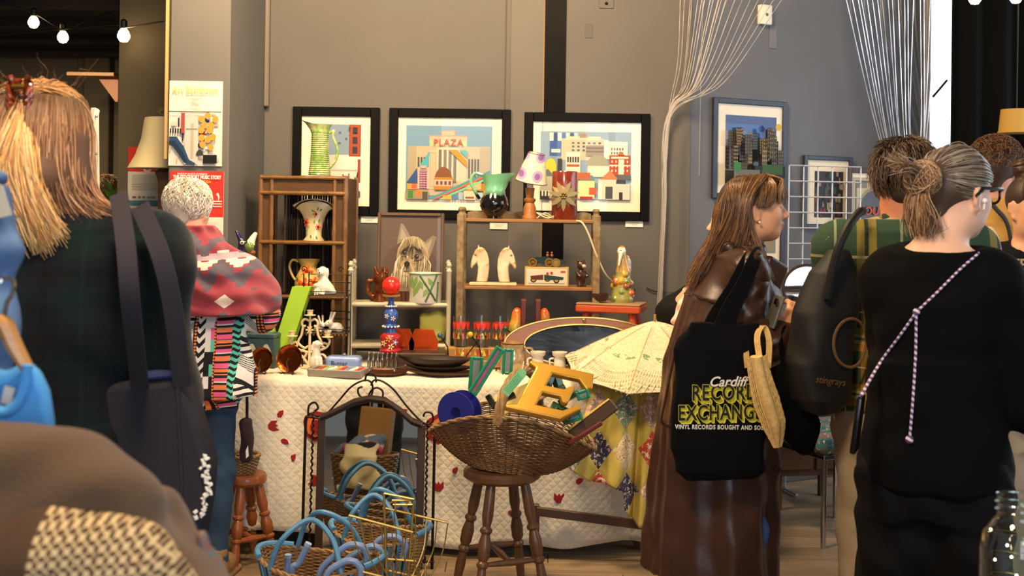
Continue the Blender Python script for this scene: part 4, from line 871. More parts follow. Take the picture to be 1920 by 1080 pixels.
# ---------------- 6 woman in black with glasses and a messy bun
p6 = Fig('person', 'woman in black seen from behind with glasses and a messy grey-brown bun', on(1742, 2.78, 0), R(-26), 1.615, yaw=R(-32), pitch=R(-3), skinc='e0b095', wide=.84, headoff=(.035, .02, 0))
p6.sh[-1] = V3((-.112, .01, 1.29)); p6.sh[1] = V3((.128, -.01, 1.295))
p6.el = {1: V3((.235, .03, .98)), -1: V3((-.12, .13, 1.0))}; p6.wr = {1: V3((.06, .19, 1.03)), -1: V3((.115, .165, .99))}; p6.hd[-1] = (1, .1, .05); p6.pn[-1] = (0, -1, 0); p6.hd[1] = (-1, .1, 0); p6.pn[1] = (0, -1, 0)
p6.body(.0075); p6.eyes()
bt = mat('black cotton knit', '040405', .9, spec=.15, bump=.25, bs=700)
S = Sdf(); p6.torso(S, .018, .48, .80, .05); S.stack([.80, .88, .98, 1.08], [-.0, 0, 0, 0], 0, [.176, .168, .155, .148], [.145, .14, .13, .12], k=.05, sq=2.3, folds=lambda a, z: .004*np.sin(z*38+np.sin(a*3)*2)*np.clip((1.2-z)*2.5, 0, 1))
for i in (1, -1): p6.arm(S, i, .054, .050, .042, .010, 1.85, .04)
S.el(p6.nb+V3((.01, -.015, .055)), (.105, .075, .062), k=.01, op='s'); top6 = S.build('top', bt, p6.t, .007, foldfn(.003, 26, 14, 5))
p6.trousers(mat('black trousers', '060607', .8, spec=.2), .024, flare=.02, r=(.09, .07, .06), fold=.006); p6.shoes(MATS['black shoe leather'])
S = Sdf(); S.el(p6.hp((0, -.016, .034)), (.080*p6.hs, .099*p6.hs, .088*p6.hs), p6.hrot); S.rc(p6.hp((0, -.07, .0)), p6.hp((0, -.075, -.04)), .045*p6.hs, .03*p6.hs, .03); S.el(p6.hp((0, -.128, .030)), (.046, .036, .046), p6.hrot, .02)
h6 = S.build('hair', mat('ash hair base', '4a3a2c', .5), p6.t, .006); h6['label'] = 'grey-brown hair tied in a messy bun'
B0 = (0, -.105, .035); G = []
for a in np.linspace(-2.5, 2.5, 21):
    sx_, cz = sin(a), cos(a); G.append(p6.hps([(.074*sx_, .050 if abs(a) < 1.7 else .02-.04*(abs(a)-1.7), .034+.078*cz if cz > 0 else .03+.075*cz), (.083*sx_, .0, .036+.092*cz), (.066*sx_, -.068, .036+.066*cz), (.02*sx_, -.100, .036+.02*cz), B0]))
c = from_guides(G, 1800, 12, .0035, .001, seed=31); pal6 = ['7d6a58', '5b4836', 'a39483', '8d7a66', '4a3828', 'b3a797']; strands('strand_layer', c, rng.uniform(.0011, .0021, 1800), hairm_gl, h6, hairmix(pal6, 1800, 32))
c = []; r_ = np.random.default_rng(5)
for i in range(520):
    ax_ = r_.normal(size=3); ax_ /= np.linalg.norm(ax_); u_ = np.cross(ax_, r_.normal(size=3)); u_ /= np.linalg.norm(u_); w_ = np.cross(ax_, u_); t0 = r_.uniform(0, 6.28); L_ = r_.uniform(1.5, 3.2); rr_ = r_.uniform(.82, 1.12)
    c.append([p6.hp(V3((.0, -.128, .030))+(u_*cos(t0+L_*q)+w_*sin(t0+L_*q))*V3((.046, .036, .046))*rr_) for q in np.linspace(0, 1, 14)])
pb = ['9a7250', '7a5638', 'b08c68', '5e4430', 'c4a584']; strands('bun', np.array(c), r_.uniform(.001, .002, 520), hairm, h6, hairmix(pb, 520, 33))
G = [p6.hps([(0, -.13, .04), (x*.5, -.16, .05), (x, -.20, .055+zz*.5), (x*1.2, -.225, .05+zz)]) for x, zz in ((-.02, .03), (.0, .0), (.02, .02))]; c = from_guides(G, 120, 12, .010, .003, seed=35); strands('loose_ends', c, .0011, hairm, h6, hairmix(pb+['d8c4a8'], 120, 36))
G = [p6.hps([(x*.4, -.125, .02), (x, -.145, -.02), (x*1.3, -.135, -.07), (x*.9, -.12, -.105)]) for x in (-.03, -.01, .01, .03)]; c = from_guides(G, 240, 12, .006, .003, seed=37); strands('hanging_ends', c, .0014, hairm, h6, hairmix(pb, 240, 38))
G = [p6.hps([(x, -.085, -.05), (x*1.1, -.092, -.08), (x+.012, -.095, -.105), (x+.02, -.10, -.10)]) for x in (-.03, .0, .03)]; c = from_guides(G, 50, 12, .007, .004, seed=39); strands('nape_wisps', c, .0007, hairm, h6, hairmix(pb, 50, 40))
gl = thing('glasses', 'black framed glasses on the woman with the bun', 'glasses', p6.Mw @ Vector(p6.hp((0, .098, .006)))); gl.rotation_euler = (p6.Mw.to_3x3() @ Matrix(p6.Mh.tolist())).to_euler(); gm = mat('black acetate', '0c0b0b', .15, coat=.5)
for i in (1, -1):
    mb = MB(); mb.tube([(i*(.033+.026*(abs(cos(a))**.7)*np.sign(cos(a))), .004, .021*(abs(sin(a))**.7)*np.sign(sin(a))) for a in np.linspace(0, 2*pi, 25)[:-1]], .0035, 6, closed=True); mb.build('rim', gm, gl)
    mb = MB(); mb.tube([(i*.062, .004, .012), (i*.076, -.01, .014), (i*.086, -.10, .010), (i*.084, -.125, -.012)], .003, 6, flat=1.6); mb.build('temple', gm, gl)
    mb = MB(); mb.prism([(i*(.033+.024*cos(a)), .019*sin(a)) for a in np.linspace(0, 2*pi, 17)[:-1]], .001, T=(0, .004, 0)); mb.build('lens', glassmat('lens', (.92, .92, .95)), gl)
mb = MB(); mb.tube([(-.008, .006, .006), (.008, .006, .006)], .003, 6); mb.build('bridge', gm, gl)
eb = thing('earbud', 'white earbud in the ear of the woman with the bun', 'earbud', p6.Mw @ Vector(p6.hp((.090, .0, -.022)))); mb = MB(); mb.ball((0, 0, .006), .007, 8); mb.tube([(0, 0, .004), (0, .004, -.014)], .003, 7); mb.build('shell', mat('white plastic', 'eceae6', .25), eb)
# phone on a cord across her back
ld = thing('phone_lanyard', 'black phone on a purple and white cord across the black top', 'phone lanyard', at(1605, 840, 2.72)); o0 = Vector(ld.location)
def cordp(x, y, z): return colmix(((z*70+x*40).fr()).lt(.5), 'cdc4cf', '5e3f78')
cd = patmat('twisted cord', cordp, .7)
def bk6(px, py, inset=0): # point on the back of her top
    return surf(top6, px, py, .004) or at(px, py, 2.66)
P = spline([bk6(1836, 474, .03), bk6(1800, 505), bk6(1757, 548), bk6(1718, 585)], 6); mb = MB(); mb.tube([p-o0 for p in P], .0032, 6); mb.build('cord', cd, ld)
for d in (-.003, .003): P = spline([bk6(1718, 585), bk6(1690, 625), bk6(1650, 680), bk6(1618, 735, .01), bk6(1612, 748, .02)], 6); mb = MB(); mb.tube([p-o0+Vector((d, -.001, d)) for p in P], .0026, 6); mb.build('cord', cd, ld)
P = spline([bk6(1718, 585), bk6(1717, 660), bk6(1712, 745), bk6(1706, 818)], 6); mb = MB(); mb.tube([p-o0 for p in P], .0034, 6); mb.build('tail', cd, ld)
for px, py, r_ in ((1718, 585, .009), (1705, 824, .010)): mb = MB(); mb.ball(bk6(px, py)-o0, r_, 8); mb.build('knot', cd, ld)
mb = MB(); c_ = at(1608, 795, 2.66)-o0; mb.box(c_, (.014, .070, .135), (0, R(6), R(-25)), .005, 2); mb.build('phone', mat('phone black'), ld)
# ---------------- 7 man with curly hair beyond
p7 = Fig('person', 'man with curly brown hair in a tan jacket, beyond the woman with the bun', on(1858, 4.60, 0), R(-24), 1.755, yaw=R(-14), skinc='cf9478', wide=1.05); p7.body(.0085, True)
S = Sdf(); p7.torso(S, .03, .44, .80, .05)
for i in (1, -1): p7.arm(S, i, .062, .055, .048, .016, 1.9)
S.build('jacket', mat('tan canvas', 'a9803f', .85, bump=.2), p7.t, .009, foldfn(.004)); p7.trousers(mat('dark trousers')); p7.shoes(MATS['black shoe leather'])
scalp_hair(p7, 'curly hair base', 800, ['5a3a24', '3f2616', '74502f', '6a452a'], '3d2415', 'curly brown hair with faded sides', (.025, .05), .05, .02, .012, fall=(.3, .2, -.6), scl=1.04, seed=14)
mb = MB(); mb.tube(spline([p7.Mi @ at(1846, 368, 4.46), p7.Mi @ at(1868, 392, 4.42), p7.Mi @ at(1890, 425, 4.43), p7.Mi @ at(1905, 520, 4.43)], 6), .016, 8, flat=.4); mb.build('lapel_strap', mat('dark brown webbing', '2a1d14', .8), p7.t)
# ---------------- 8 woman at the right edge, facing us
p8 = Fig('person', 'woman in a black printed t-shirt at the right edge, facing the camera', on(1925, 3.72, 0), R(176), 1.59, yaw=R(14), skinc='cf9a78', wide=1.0, headoff=(.0, 0, 0)); p8.lips = 'a8584e'
p8.el = {1: V3((.26, -.02, 1.0)), -1: V3((-.26, -.02, 1.0))}; p8.wr = {1: V3((.16, .16, .93)), -1: V3((-.16, .16, .93))}; p8.body(.0075); p8.eyes()
S = Sdf(); p8.torso(S, .018, .46, .80, .05, bust=.01)
for i in (1, -1): p8.arm(S, i, .060, .058, .05, .014, .72)
S.el(p8.nb+V3((0, .04, .03)), (.075, .07, .05), k=.01, op='s'); ts = S.build('t_shirt', MATS['black jersey'], p8.t, .008, foldfn(.003))
p8.trousers(MATS['beige chinos'], .024, r=(.092, .075, .066)); p8.shoes(MATS['tan shoe'])
for i, (w_, dz, sz, cc) in enumerate((('STEVI', 0, .050, 'b59a72'), ('N*X', -.045, .04, '9a6b5e'))):
    text('STEVI' if i == 0 else '* * *  * *', sz, 'print', mat('shirt print %d' % i, cc, .7), p8.t, (p8.Mi @ at(1916, 497+24*i, 3.54))[:], (pi/2-.1, 0, pi), bold=.001)
S = Sdf(); S.el(p8.hp((0, -.02, .034)), (.080*p8.hs, .098*p8.hs, .088*p8.hs), p8.hrot); S.el(p8.hp((.02, -.03, .135)), (.04, .04, .035), k=.015); S.cut(lambda x, y, z: np.minimum((y-p8.hc[1])-.045+(z-p8.hc[2])*-.25, 9)); h8 = S.build('hair', mat('dark hair base', '33221a', .5), p8.t, .006); h8['label'] = 'dark hair scraped up into a topknot'
G = [p8.hps([(.077*sin(a), .052*cos(a*.5), .045+.055*cos(a)), (.06*sin(a), .03, .09+.028*cos(a)), (.02*sin(a)+.015, -.02, .125)]) for a in np.linspace(-1.9, 1.9, 13)]; c = from_guides(G, 700, 10, .004); strands('strand_layer', c, .0014, hairm_gl, h8, hairmix(['5a4030', '3d291d', '6f5138'], 700))
c = [[p8.hp(V3((.02, -.03, .138))+V3((.042*cos(t0+q*2)*cos(e), .042*sin(t0+q*2)*cos(e), .036*sin(e+q*.3)))) for q in np.linspace(0, 1, 10)] for t0, e in zip(rng.uniform(0, 6.28, 200), rng.uniform(-1.3, 1.3, 200))]; strands('topknot', np.array(c), .0018, hairm, h8, hairmix(['4a3024', '33221a', '5f4230'], 200))
st = thing('shoulder_strap', 'cream shoulder strap over the black printed t-shirt', 'bag strap', at(1880, 505, 3.55)); o0 = Vector(st.location); mb = MB(); mb.tube([p-o0 for p in spline([at(1846, 428, 3.68), at(1856, 428, 3.60), at(1868, 452, 3.56), at(1876, 500, 3.54), at(1882, 560, 3.54)], 6)], .012, 8, flat=.3); mb.build('webbing', mat('cream webbing', 'cbb491', .7), st)
# ---------------- 9 someone far off in the dark room
p9 = Fig('person', 'distant person with short brown hair in the dark back room', on(196, 7.3, 0), R(-40), 1.62, skinc='b98a6c'); p9.body(.010)
S = Sdf(); p9.torso(S, .03, .44, .80, .05)
for i in (1, -1): p9.arm(S, i, .062, .055, .048, .016, 1.9)
S.build('jacket', mat('far dark jacket', '20201f', .85), p9.t, .011); p9.trousers(mat('dark trousers'), vox=.011); p9.shoes(MATS['black shoe leather'])
scalp_hair(p9, 'far hair base', 300, ['7a5a38', '5a4028', '8a6a45'], '5a4028', 'short light brown hair', rad=(.002, .003), seed=19)
# ================================================================== TABLE AND CLOTHS
TZ = .72; TX0, TX1, TY0, TY1 = -1.14, .68, 4.72, 5.64
tb_ = thing('trestle_table', 'long trestle table under the white quilted cloth', 'table', ((TX0+TX1)/2, (TY0+TY1)/2, 0)); tw = wood('table wood', '7a5536', '5e3f26', 0)
mb = MB(); mb.box((0, 0, TZ-.02), (TX1-TX0-.02, TY1-TY0-.02, .03)); mb.build('tabletop', tw, tb_)
for sx_ in (-1, 1):
    for sy_ in (-1, 1): mb = MB(); mb.beam((sx_*.80, sy_*.36, 0), (sx_*.78, sy_*.34, TZ-.035), .04, .04); mb.build('leg', tw, tb_)
def quilt(x, y, z):
    a = ((x+z)*27+noise(7, 2)*.8).fr(); b = ((x-z)*27).fr(); la = ((a-.5).ab()*2.0); lb = ((b-.5).ab()*2.0); h = N.m('MINIMUM', 1-la, 1-lb); n1 = noise(26, 4); n2 = noise(90, 3)
    hh = N.m('POWER', h+.02, .45)*.5+n1*.9+n2*.4
    return colmix(ramp(n1, [(.3, (0, 0, 0)), (.75, (.5, .5, .5))]), 'd3cab8', 'bfb39c'), hh
qm = patmat('quilted cream cotton', quilt, .9, bd=.004)
cl_ = thing('tablecloth', 'cream quilted tablecloth with red tulip appliques draped over the long table', 'tablecloth', ((TX0+TX1)/2, TY0, TZ))
LX = TX1-TX0+.06
def hemz(u): return .085-.05*u+.018*sin(u*9)+.012*sin(u*23)
def clothfn(u, v):
    x = (u-.5)*LX
    if v < .35: t_ = v/.35; return (x, .90*(1-t_)-.0, .004+.002*sin(u*60+t_*9))
    t_ = (v-.35)/.65; dz = (TZ-hemz(u))*t_; w_ = min(1, t_*2.2); return (x, -.012-.05*t_-w_*(.016*sin(u*26)+.012*sin(u*11+1)+.006*sin(u*61)), .002-dz-.0)
mb = MB(); mb.grid(clothfn, 130, 40); tcl = solidify(mb.build('cloth', qm, cl_, 180), .004)
def clothpt(px, py):
    p = at(px, py, TY0-.045); X = p.x-cl_.location.x; u = X/LX+.5; t_ = (TZ-p.z)/(TZ-hemz(u)); w_ = min(1, t_*2.2)
    return (X, -.012-.05*t_-w_*(.016*sin(u*26)+.012*sin(u*11+1)+.006*sin(u*61))-.004, p.z-TZ)
redc = mat('red applique cotton', '9c1f22', .9, var=.3, vs_=40); orc = mat('orange applique cotton', 'd8703a', .9)
def applique(px, py, kind, ang=0, sc=1.0):
    c_ = clothpt(px, py); s_ = .0023*sc
    P = {'leaf': [(-8, 0), (-4, 5), (3, 5), (9, 0), (3, -4), (-4, -5)], 'tulip': [(-9, 9), (-10, -3), (-4, -10), (4, -10), (10, -3), (9, 9), (3, 3), (0, 8), (-3, 3)]}[kind]
    mb = MB(); M = rotm(0, ang, 0); mb.prism([(x*s_, z*s_) for x, z in P], .003, M); o = mb.build('applique', redc, cl_); o.location = c_
for a in ((525, 777, 'leaf', -.9), (513, 799, 'tulip', 1.4), (534, 828, 'leaf', .5), (549, 859, 'leaf', -1.0), (588, 903, 'tulip', -1.2), (755, 775, 'leaf', -.6), (822, 912, 'tulip', 0), (855, 881, 'leaf', -.5), (1048, 931, 'tulip', 0), (1086, 901, 'leaf', -.5), (480, 880, 'leaf', .4), (960, 960, 'leaf', .3)): applique(*a)
for px, py in ((592, 801), (826, 806)):
    c_ = clothpt(px, py)
    for j, (r_, m_) in enumerate(((.060, redc), (.043, orc), (.025, redc))):
        mb = MB(); n_ = 18; mb.prism([((r_*(1+.10*(k % 2)))*cos(2*pi*k/n_), (r_*(1+.10*(k % 2)))*sin(2*pi*k/n_)) for k in range(n_)], .003+.002*j); o = mb.build('applique', m_, cl_); o.location = (c_[0], c_[1]-.002*j, c_[2])
# patchwork quilt over the right end of the table
def patch(x, y, z):
    a = x*9.2; b_ = z*6.2; u, v = a+b_, a-b_; iu, iv = u.fl(), v.fl(); h = hashn(iu, iv); ck = (iu+iv).mod2()
    fl_ = noise(70, 2); fl2 = noise(150, 1)
    pr = ramp(h, [(0, 'b23a48'), (.17, '7d9c86'), (.33, 'c9a89a'), (.5, 'd8c79a'), (.62, '3a4664'), (.75, 'c8503c'), (.88, '9fae9a')], 'CONSTANT')
    pr = colmix(fl_.gt(.56), pr, 'e6dcc4'); pr = colmix(fl2.gt(.64), pr, 'b03a3a')
    c = colmix(ck.gt(.5), colmix(noise(14, 3)*.4, 'cdbb62', 'b5a24c'), pr)
    seam = N.m('MINIMUM', (u.fr()-.5).ab()*-1.0+.5, (v.fr()-.5).ab()*-1.0+.5)
    return c, N.m('MINIMUM', seam*8.0, 1.0)*.6+noise(30, 3)*.5
pq = thing('patchwork_quilt', 'yellow and floral diamond patchwork quilt hanging off the table\'s right end', 'quilt', on(1172, 4.60, .72)); o0 = Vector(pq.location)
def pqf(u, v):
    if v < .22: t_ = v/.22; p = Vector((-.13+.34*u, .30*(1-t_)-.0, .035+.03*sin(u*7)*sin(t_*5))); return p
    t_ = (v-.22)/.78; top = at(1108+150*u, 735, 4.60)-o0; bx_ = 1062+175*u if u < .3 else 1115+ (u-.3)*190
    low = at((1070, 1105, 1150, 1190, 1222, 1250)[min(5, int(u*5.99))] if False else np.interp(u, [0, .2, .42, .45, .75, 1], [1066, 1100, 1168, 1170, 1198, 1236]), np.interp(u, [0, .2, .42, .45, .75, 1], [872, 900, 915, 955, 985, 945]), 4.54)-o0
    p = top.lerp(low, t_); p.y += -.028*sin(u*17+.5)*min(1, t_*2)-.012*sin(u*37)-.03*sin(t_*2.2); return p
mb = MB(); mb.grid(pqf, 60, 44); solidify(mb.build('quilt', patmat('diamond patchwork', patch, .9, bd=.005), pq, 180), .006)
# dark storage under the table
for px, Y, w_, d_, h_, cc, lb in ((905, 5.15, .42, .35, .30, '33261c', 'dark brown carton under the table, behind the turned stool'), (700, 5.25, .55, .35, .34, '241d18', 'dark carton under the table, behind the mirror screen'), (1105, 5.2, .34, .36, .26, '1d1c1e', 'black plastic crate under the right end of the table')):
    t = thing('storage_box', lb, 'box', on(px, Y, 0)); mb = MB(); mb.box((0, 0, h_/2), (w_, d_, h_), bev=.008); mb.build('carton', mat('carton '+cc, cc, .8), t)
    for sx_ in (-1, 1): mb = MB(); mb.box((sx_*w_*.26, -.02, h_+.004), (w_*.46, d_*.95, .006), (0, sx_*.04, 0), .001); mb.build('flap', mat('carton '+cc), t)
t = thing('paper_roll', 'white crumpled paper bundle on the floor behind the stool legs', 'paper', on(965, 4.95, 0), .3); S = Sdf(); S.bx((0, 0, .045), (.055, .05, .042), .02, (0, .4, 0)); S.build('sheet', mat('grubby white paper', 'b9b6b2', .8), t, .006, foldfn(.007, 50, 60))
# low brown rail frame in front of the cloth, right
rf = thing('wooden_stand', 'dark brown low wooden rail stand in front of the cloth\'s right end', 'stand', on(1228, 4.62, 0)); o0 = Vector(rf.location); dk = wood('dark walnut', '4a2f1e', '36210f', 0)
mb = MB(); mb.beam(at(1005, 958, 4.62)-o0, at(1236, 988, 4.62)-o0, .022, .035); mb.build('rail', dk, rf)
mb = MB(); mb.beam((0, 0, 0), (0, 0, .50), .045, .03); mb.build('post', dk, rf); pp = at(1005, 958, 4.62)-o0; mb = MB(); mb.beam((pp.x, pp.y+.03, 0), (pp.x, pp.y+.03, pp.z+.02), .03, .03); mb.build('post', dk, rf)
# ================================================================== PICTURES AND POSTERS
ink = attrmat('printed ink', .6, .3)
def art(parent, w_, h_, polys, y=-.002, name='print', step=.00015):
    "polys: (colour, [(u,v)...]) in 0..1 from the top left, or (colour, u0, v0, u1, v1)"
    mb = MB(); n = 0
    for p in polys:
        mb.color(tuple(.8*q for q in hx(p[0]))); pts = p[1] if len(p) == 2 else [(p[1], p[2]), (p[3], p[2]), (p[3], p[4]), (p[1], p[4])]
        V = [((u-.5)*w_, y-n*step, (.5-v)*h_) for u, v in pts]; a = sum(V[i][0]*V[(i+1) % len(V)][2]-V[(i+1) % len(V)][0]*V[i][2] for i in range(len(V)))
        mb.add(V, [list(range(len(V)))[::(1 if a > 0 else -1)]]); n += 1
    return mb.build(name, ink, parent, 0)
def disc(c, u, v, ru, rv, n=16, a0=0, a1=2*pi): return (c, [(u+ru*cos(a0+(a1-a0)*k/n), v-rv*sin(a0+(a1-a0)*k/n)) for k in range(n+(0 if a1-a0 > 6.2 else 1))])
blackf = mat('black frame lacquer', '040303', .6, spec=.12); matb = mat('cream mount card', 'ddd0b8', .85); pglass = glassmat('picture glass', (1, 1, 1), .4)
def picture(label, box, polys, mount, Y=YW-.012, P=None, rz=0, fw=17, fm=None, mm=None, glass=True, cat='picture', name='framed_print', s_=None, depth=.022, tilt=0):
    px0, py0, px1, py1 = box; s_ = s_ or F/Y; c_ = P if P is not None else at((px0+px1)/2, (py0+py1)/2, Y); w_, h_ = (px1-px0)/s_, (py1-py0)/s_; f = fw/s_
    t = thing(name, label, cat, c_, rz); t.rotation_euler = (tilt, 0, rz); fm = fm or blackf
    for sx_ in (-1, 1): mb = MB(); mb.box((sx_*(w_/2-f/2), 0, 0), (f, depth, h_), bev=.003); mb.build('frame_side', fm, t)
    for sz in (-1, 1): mb = MB(); mb.box((0, 0, sz*(h_/2-f/2)), (w_-2*f, depth, f), bev=.003); mb.build('frame_side', fm, t)
    mb = MB(); mb.box((0, depth*.2, 0), (w_-2*f+.004, .004, h_-2*f+.004), bev=0); mb.build('mount', mm or matb, t)
    m0, m1, m2, m3 = mount; iw, ih = (m2-m0)/s_, (m3-m1)/s_; o = art(t, iw, ih, polys, name='print'); o.location = (((m0+m2)/2-(px0+px1)/2)/s_, depth*.2-.002, ((py0+py1)/2-(m1+m3)/2)/s_)
    if glass: mb = MB(); mb.box((0, -depth*.22, 0), (w_-2*f+.002, .002, h_-2*f+.002), bev=0); mb.build('glass', pglass, t)
    return t
r_ = random.Random(5)
def windows(c, u0, v0, u1, v1, nx, ny, f=.5, fv=.55):
    out = []
    for i in range(nx):
        for j in range(ny):
            du, dv = (u1-u0)/nx, (v1-v0)/ny; out.append((c, u0+du*(i+.5-f/2), v0+dv*(j+.5-fv/2), u0+du*(i+.5+f/2), v0+dv*(j+.5+fv/2)))
    return out
# 1 left: street with a red mill
P1 = [('7d93a6', 0, 0, 1, 1), ('d8d2c2', 0, .42, 1, 1), ('c9c2b2', 0, .42, .45, .62), ('e0dacb', .62, .46, .88, .62), ('8a3a24', .74, 0, 1, .44), ('9c4a2c', .76, 0, .98, .42)]+windows('3a2a2a', .74, .02, 1, .42, 1, 3, .42, .72)+[('7a3a2c', .0, .25, .2, .33), ('5c3a4a', .2, .10, .26, .40), ('b9b2a4', 0, .62, 1, .64), ('d3ccbb', .02, .66, .6, .9), ('8a8578', .55, .75, .57, 1), ('9a3a2a', .94, .48, 1, .80), ('55504a', .7, .92, 1, 1), ('a5a090', 0, .93, .7, 1)]
for i in range(15): u, v = r_.uniform(.05, .95), r_.uniform(.68, .92); P1 += [(r_.choice(['c0402e', '2b2b2b', '6a4a7a', '3a3a44', 'c0402e']), u, v, u+.025, v+.075), disc('2b2320', u+.012, v-.012, .013, .013, 8)]
for i in range(6): u, v = r_.uniform(.3, .9), r_.uniform(.02, .3); P1.append(('3a3a3a', u, v, u+.05, v+.012))
picture('black framed print of a pale street with a red mill, left of three', (548, 201, 711, 403), P1, (592, 233, 676, 369))
# 2 PLAZA
BE, BD, BB = 'b3a88c', '8f8468', '6d6450'
P2 = [('6f93ad', 0, 0, 1, 1), (BE, .02, .28, .98, .95), ('a3987c', .02, .28, .12, .95), ('a3987c', .86, .29, .98, .95)]+windows('4a4a44', .13, .42, .27, .72, 4, 1, .6, .95)+windows('4a4a44', .72, .44, .86, .72, 4, 1, .6, .95)
P2 += [(BE, .27, .14, .71, .95), ('c98a78', .27, .13, .71, .145), ('c98a78', .41, .06, .57, .13), (BE, .42, .075, .56, .13), ('9ac28a', .28, .20, .71, .275), ('c4b79a', .34, .205, .64, .265), ('c9bda0', .36, .30, .62, .76)]+windows('6d6450', .37, .32, .60, .78, 4, 1, .62, .98)+[('c4b79a', .27, .34, .36, .86), ('c99a8a', .28, .36, .355, .84), ('b9ae92', .29, .38, .345, .82), ('c4b79a', .61, .34, .71, .86)]
P2 += [('4aa3b4', [(.28, .34), (.14, .58), (.26, .58)]), ('2f4d86', [(.13, .58), (.01, .78), (.14, .78)]), ('c9943a', .02, .79, .14, .87), ('c05a4a', .07, .79, .13, .86), ('c9b0a0', .14, .57, .27, .86), ('8a4a6a', .16, .60, .25, .86)]+windows('d8c4c8', .16, .60, .25, .86, 5, 8, .45, .45)+[('c9a08a', .17, .545, .24, .58), disc('7a4a30', .44, .76, .105, .20, 20, 0, pi), ('b07a2c', .34, .70, .55, .76), ('c9b09a', .335, .735, .545, .82), ('b0782a', .335, .82, .55, .87)]+windows('7a3a4a', .345, .745, .54, .81, 4, 1, .6, .8)
P2 += [('d08a34', [(.50, .33), (.60, .33), (.71, .48), (.71, .56)]), ('5aaab0', [(.62, .33), (.71, .33), (.71, .44)]), ('a87c30', .70, .78, .93, .88), ('d0b27c', .72, .76, .88, .86)]
P2 += [('3f8fa5', [(.98, .60), (.98, .66), (.33, 1), (.26, 1)]), ('b06a50', [(.98, .63), (.98, .67), (.36, 1), (.31, 1)]), ('7fbf95', [(.98, .68), (.98, .71), (.43, 1), (.38, 1)]), (BD, .0, .88, .27, 1), ('3f7a3a', .03, .89, .09, .99), ('d8743a', .13, .88, .19, .96), ('4a4a44', .2, .90, .26, 1), ('d8a53a', .44, .95, .54, 1), ('4a7fb0', .55, .93, .60, 1), ('9ab5c0', .62, .9, .67, 1), ('cfc4a8', .68, .88, .82, 1), ('8a4a40', .70, .96, .80, .985), ('a5c0c8', .84, .9, .9, 1), ('c9a04a', .91, .88, .98, 1)]
t = picture('black framed print of an ornate cinema facade with red lettering, middle of three', (729, 204, 957, 411), P2, (761, 236, 922, 374))
s_ = F/(YW-.012); text('PLAZA', 17/s_, 'lettering', mat('red lettering', 'c0412e', .6), t, ((840-843)/s_, -.009, (307.5-268)/s_), bold=.0006, spacing=1.15)
# 3 collage of buildings
P3 = [('7d95a6', 0, 0, 1, 1)]
for i, cc in enumerate(['e6e0d0', '3a4a86', 'd8d2c4', '3f67b0', 'c9c4b8', '2f3f7a', 'b0b8c4']): P3.append((cc, .10+.045*i, .02, .14+.045*i, .14+.05*(i % 3)))
P3 += [('3a5a9a', .10, .14, .23, .36), ('e0dacb', .12, .26, .22, .31), ('b8b08a', .23, .10, .70, .42), ('c9c19a', .28, .07, .66, .12), ('6a8a4a', .43, .03, .52, .09), ('d0604a', .445, .04, .505, .075)]+windows('4a4a40', .33, .14, .68, .30, 6, 3, .45, .5)+[('d3ceb8', .28, .30, .44, .62), ('8a7d64', .50, .20, .70, .36), ('5c5344', .50, .23, .70, .25), ('5c5344', .50, .28, .70, .30), ('d8d4c4', .72, .14, .96, .40), ('e4e0d4', .70, .12, .75, .38)]+windows('6a6a64', .77, .22, .92, .34, 5, 2, .5, .6)+windows('3a3a36', .29, .36, .43, .46, 5, 1, .6, .8)
P3 += [('b05a3c', .29, .48, .43, .51), disc('d6b93a', .115, .52, .062, .12, 14, 0, pi), ('d6b93a', .055, .52, .175, .64), ('3a3230', .19, .40, .24, .60), disc('9c9a86', .63, .50, .12, .16, 16, 0, pi), ('d8d4c4', .52, .50, .76, .66), ('a8492e', .76, .34, .99, .64), ('d8cdb8', .78, .36, .97, .39), ('d8cdb8', .76, .48, .99, .50), ('e0d8c8', .86, .40, .92, .62)]+windows('e6dfd0', .77, .40, .98, .60, 5, 3, .3, .5)+[('b0643a', [(.88, .28), (.85, .34), (.93, .34)])]
P3 += [('a8a892', 0, .62, .16, .98), ('5a6a70', [(.08, .55), (0, .66), (.16, .66)]), ('d9d49a', .42, .72, .60, .98), ('6f7f88', [(.43, .72), (.48, .64), (.58, .64), (.6, .72)]), ('b0603c', .40, .60, .55, .70), ('c87a54', [(.77, .56), (.66, .70), (.86, .70)]), ('d8cdb8', .64, .70, .84, .99), ('4a4a50', .72, .80, .80, .98), ('e8e2d4', .64, .74, .68, .99), ('e8e2d4', .82, .74, .84, .99), disc('3c3f46', .89, .76, .055, .12, 12, 0, pi), ('c8c8b8', .82, .76, .99, .99), ('2f2f2f', .87, .88, .91, .99), ('5a6068', .85, .63, 1, .70), ('b0322a', .44, .95, .58, .99), ('d05a3a', .54, .82, .62, .92), ('2b2b2f', 0, .88, .10, 1)]+windows('dcd8cc', .01, .86, .15, .96, 4, 1, .5, .8)
picture('black framed print of a collage of town buildings, right of three', (982, 212, 1218, 413), P3, (1013, 247, 1183, 375))
# labels beneath
cardm = mat('white label card', 'd8d0c2', .7)
for px, py, lb in ((693, 412, 'white caption card below the pale street print'), (935, 424, 'white caption card below the cinema print'), (1189, 420, 'white caption card below the town collage print')):
    t = thing('caption_card', lb, 'card', at(px, py, YW-.004), 0, 'caption cards on the back wall'); mb = MB(); mb.box((0, 0, 0), (33/s_, .004, 12/s_), bev=.0006); mb.build('card', cardm, t)
    for j in range(2): mb = MB(); mb.box((0, -.0022, .006-.009*j), (.05-.02*j, .0006, .0025), bev=0); mb.build('text_line', mat('grey print', '8a8378', .8), t)
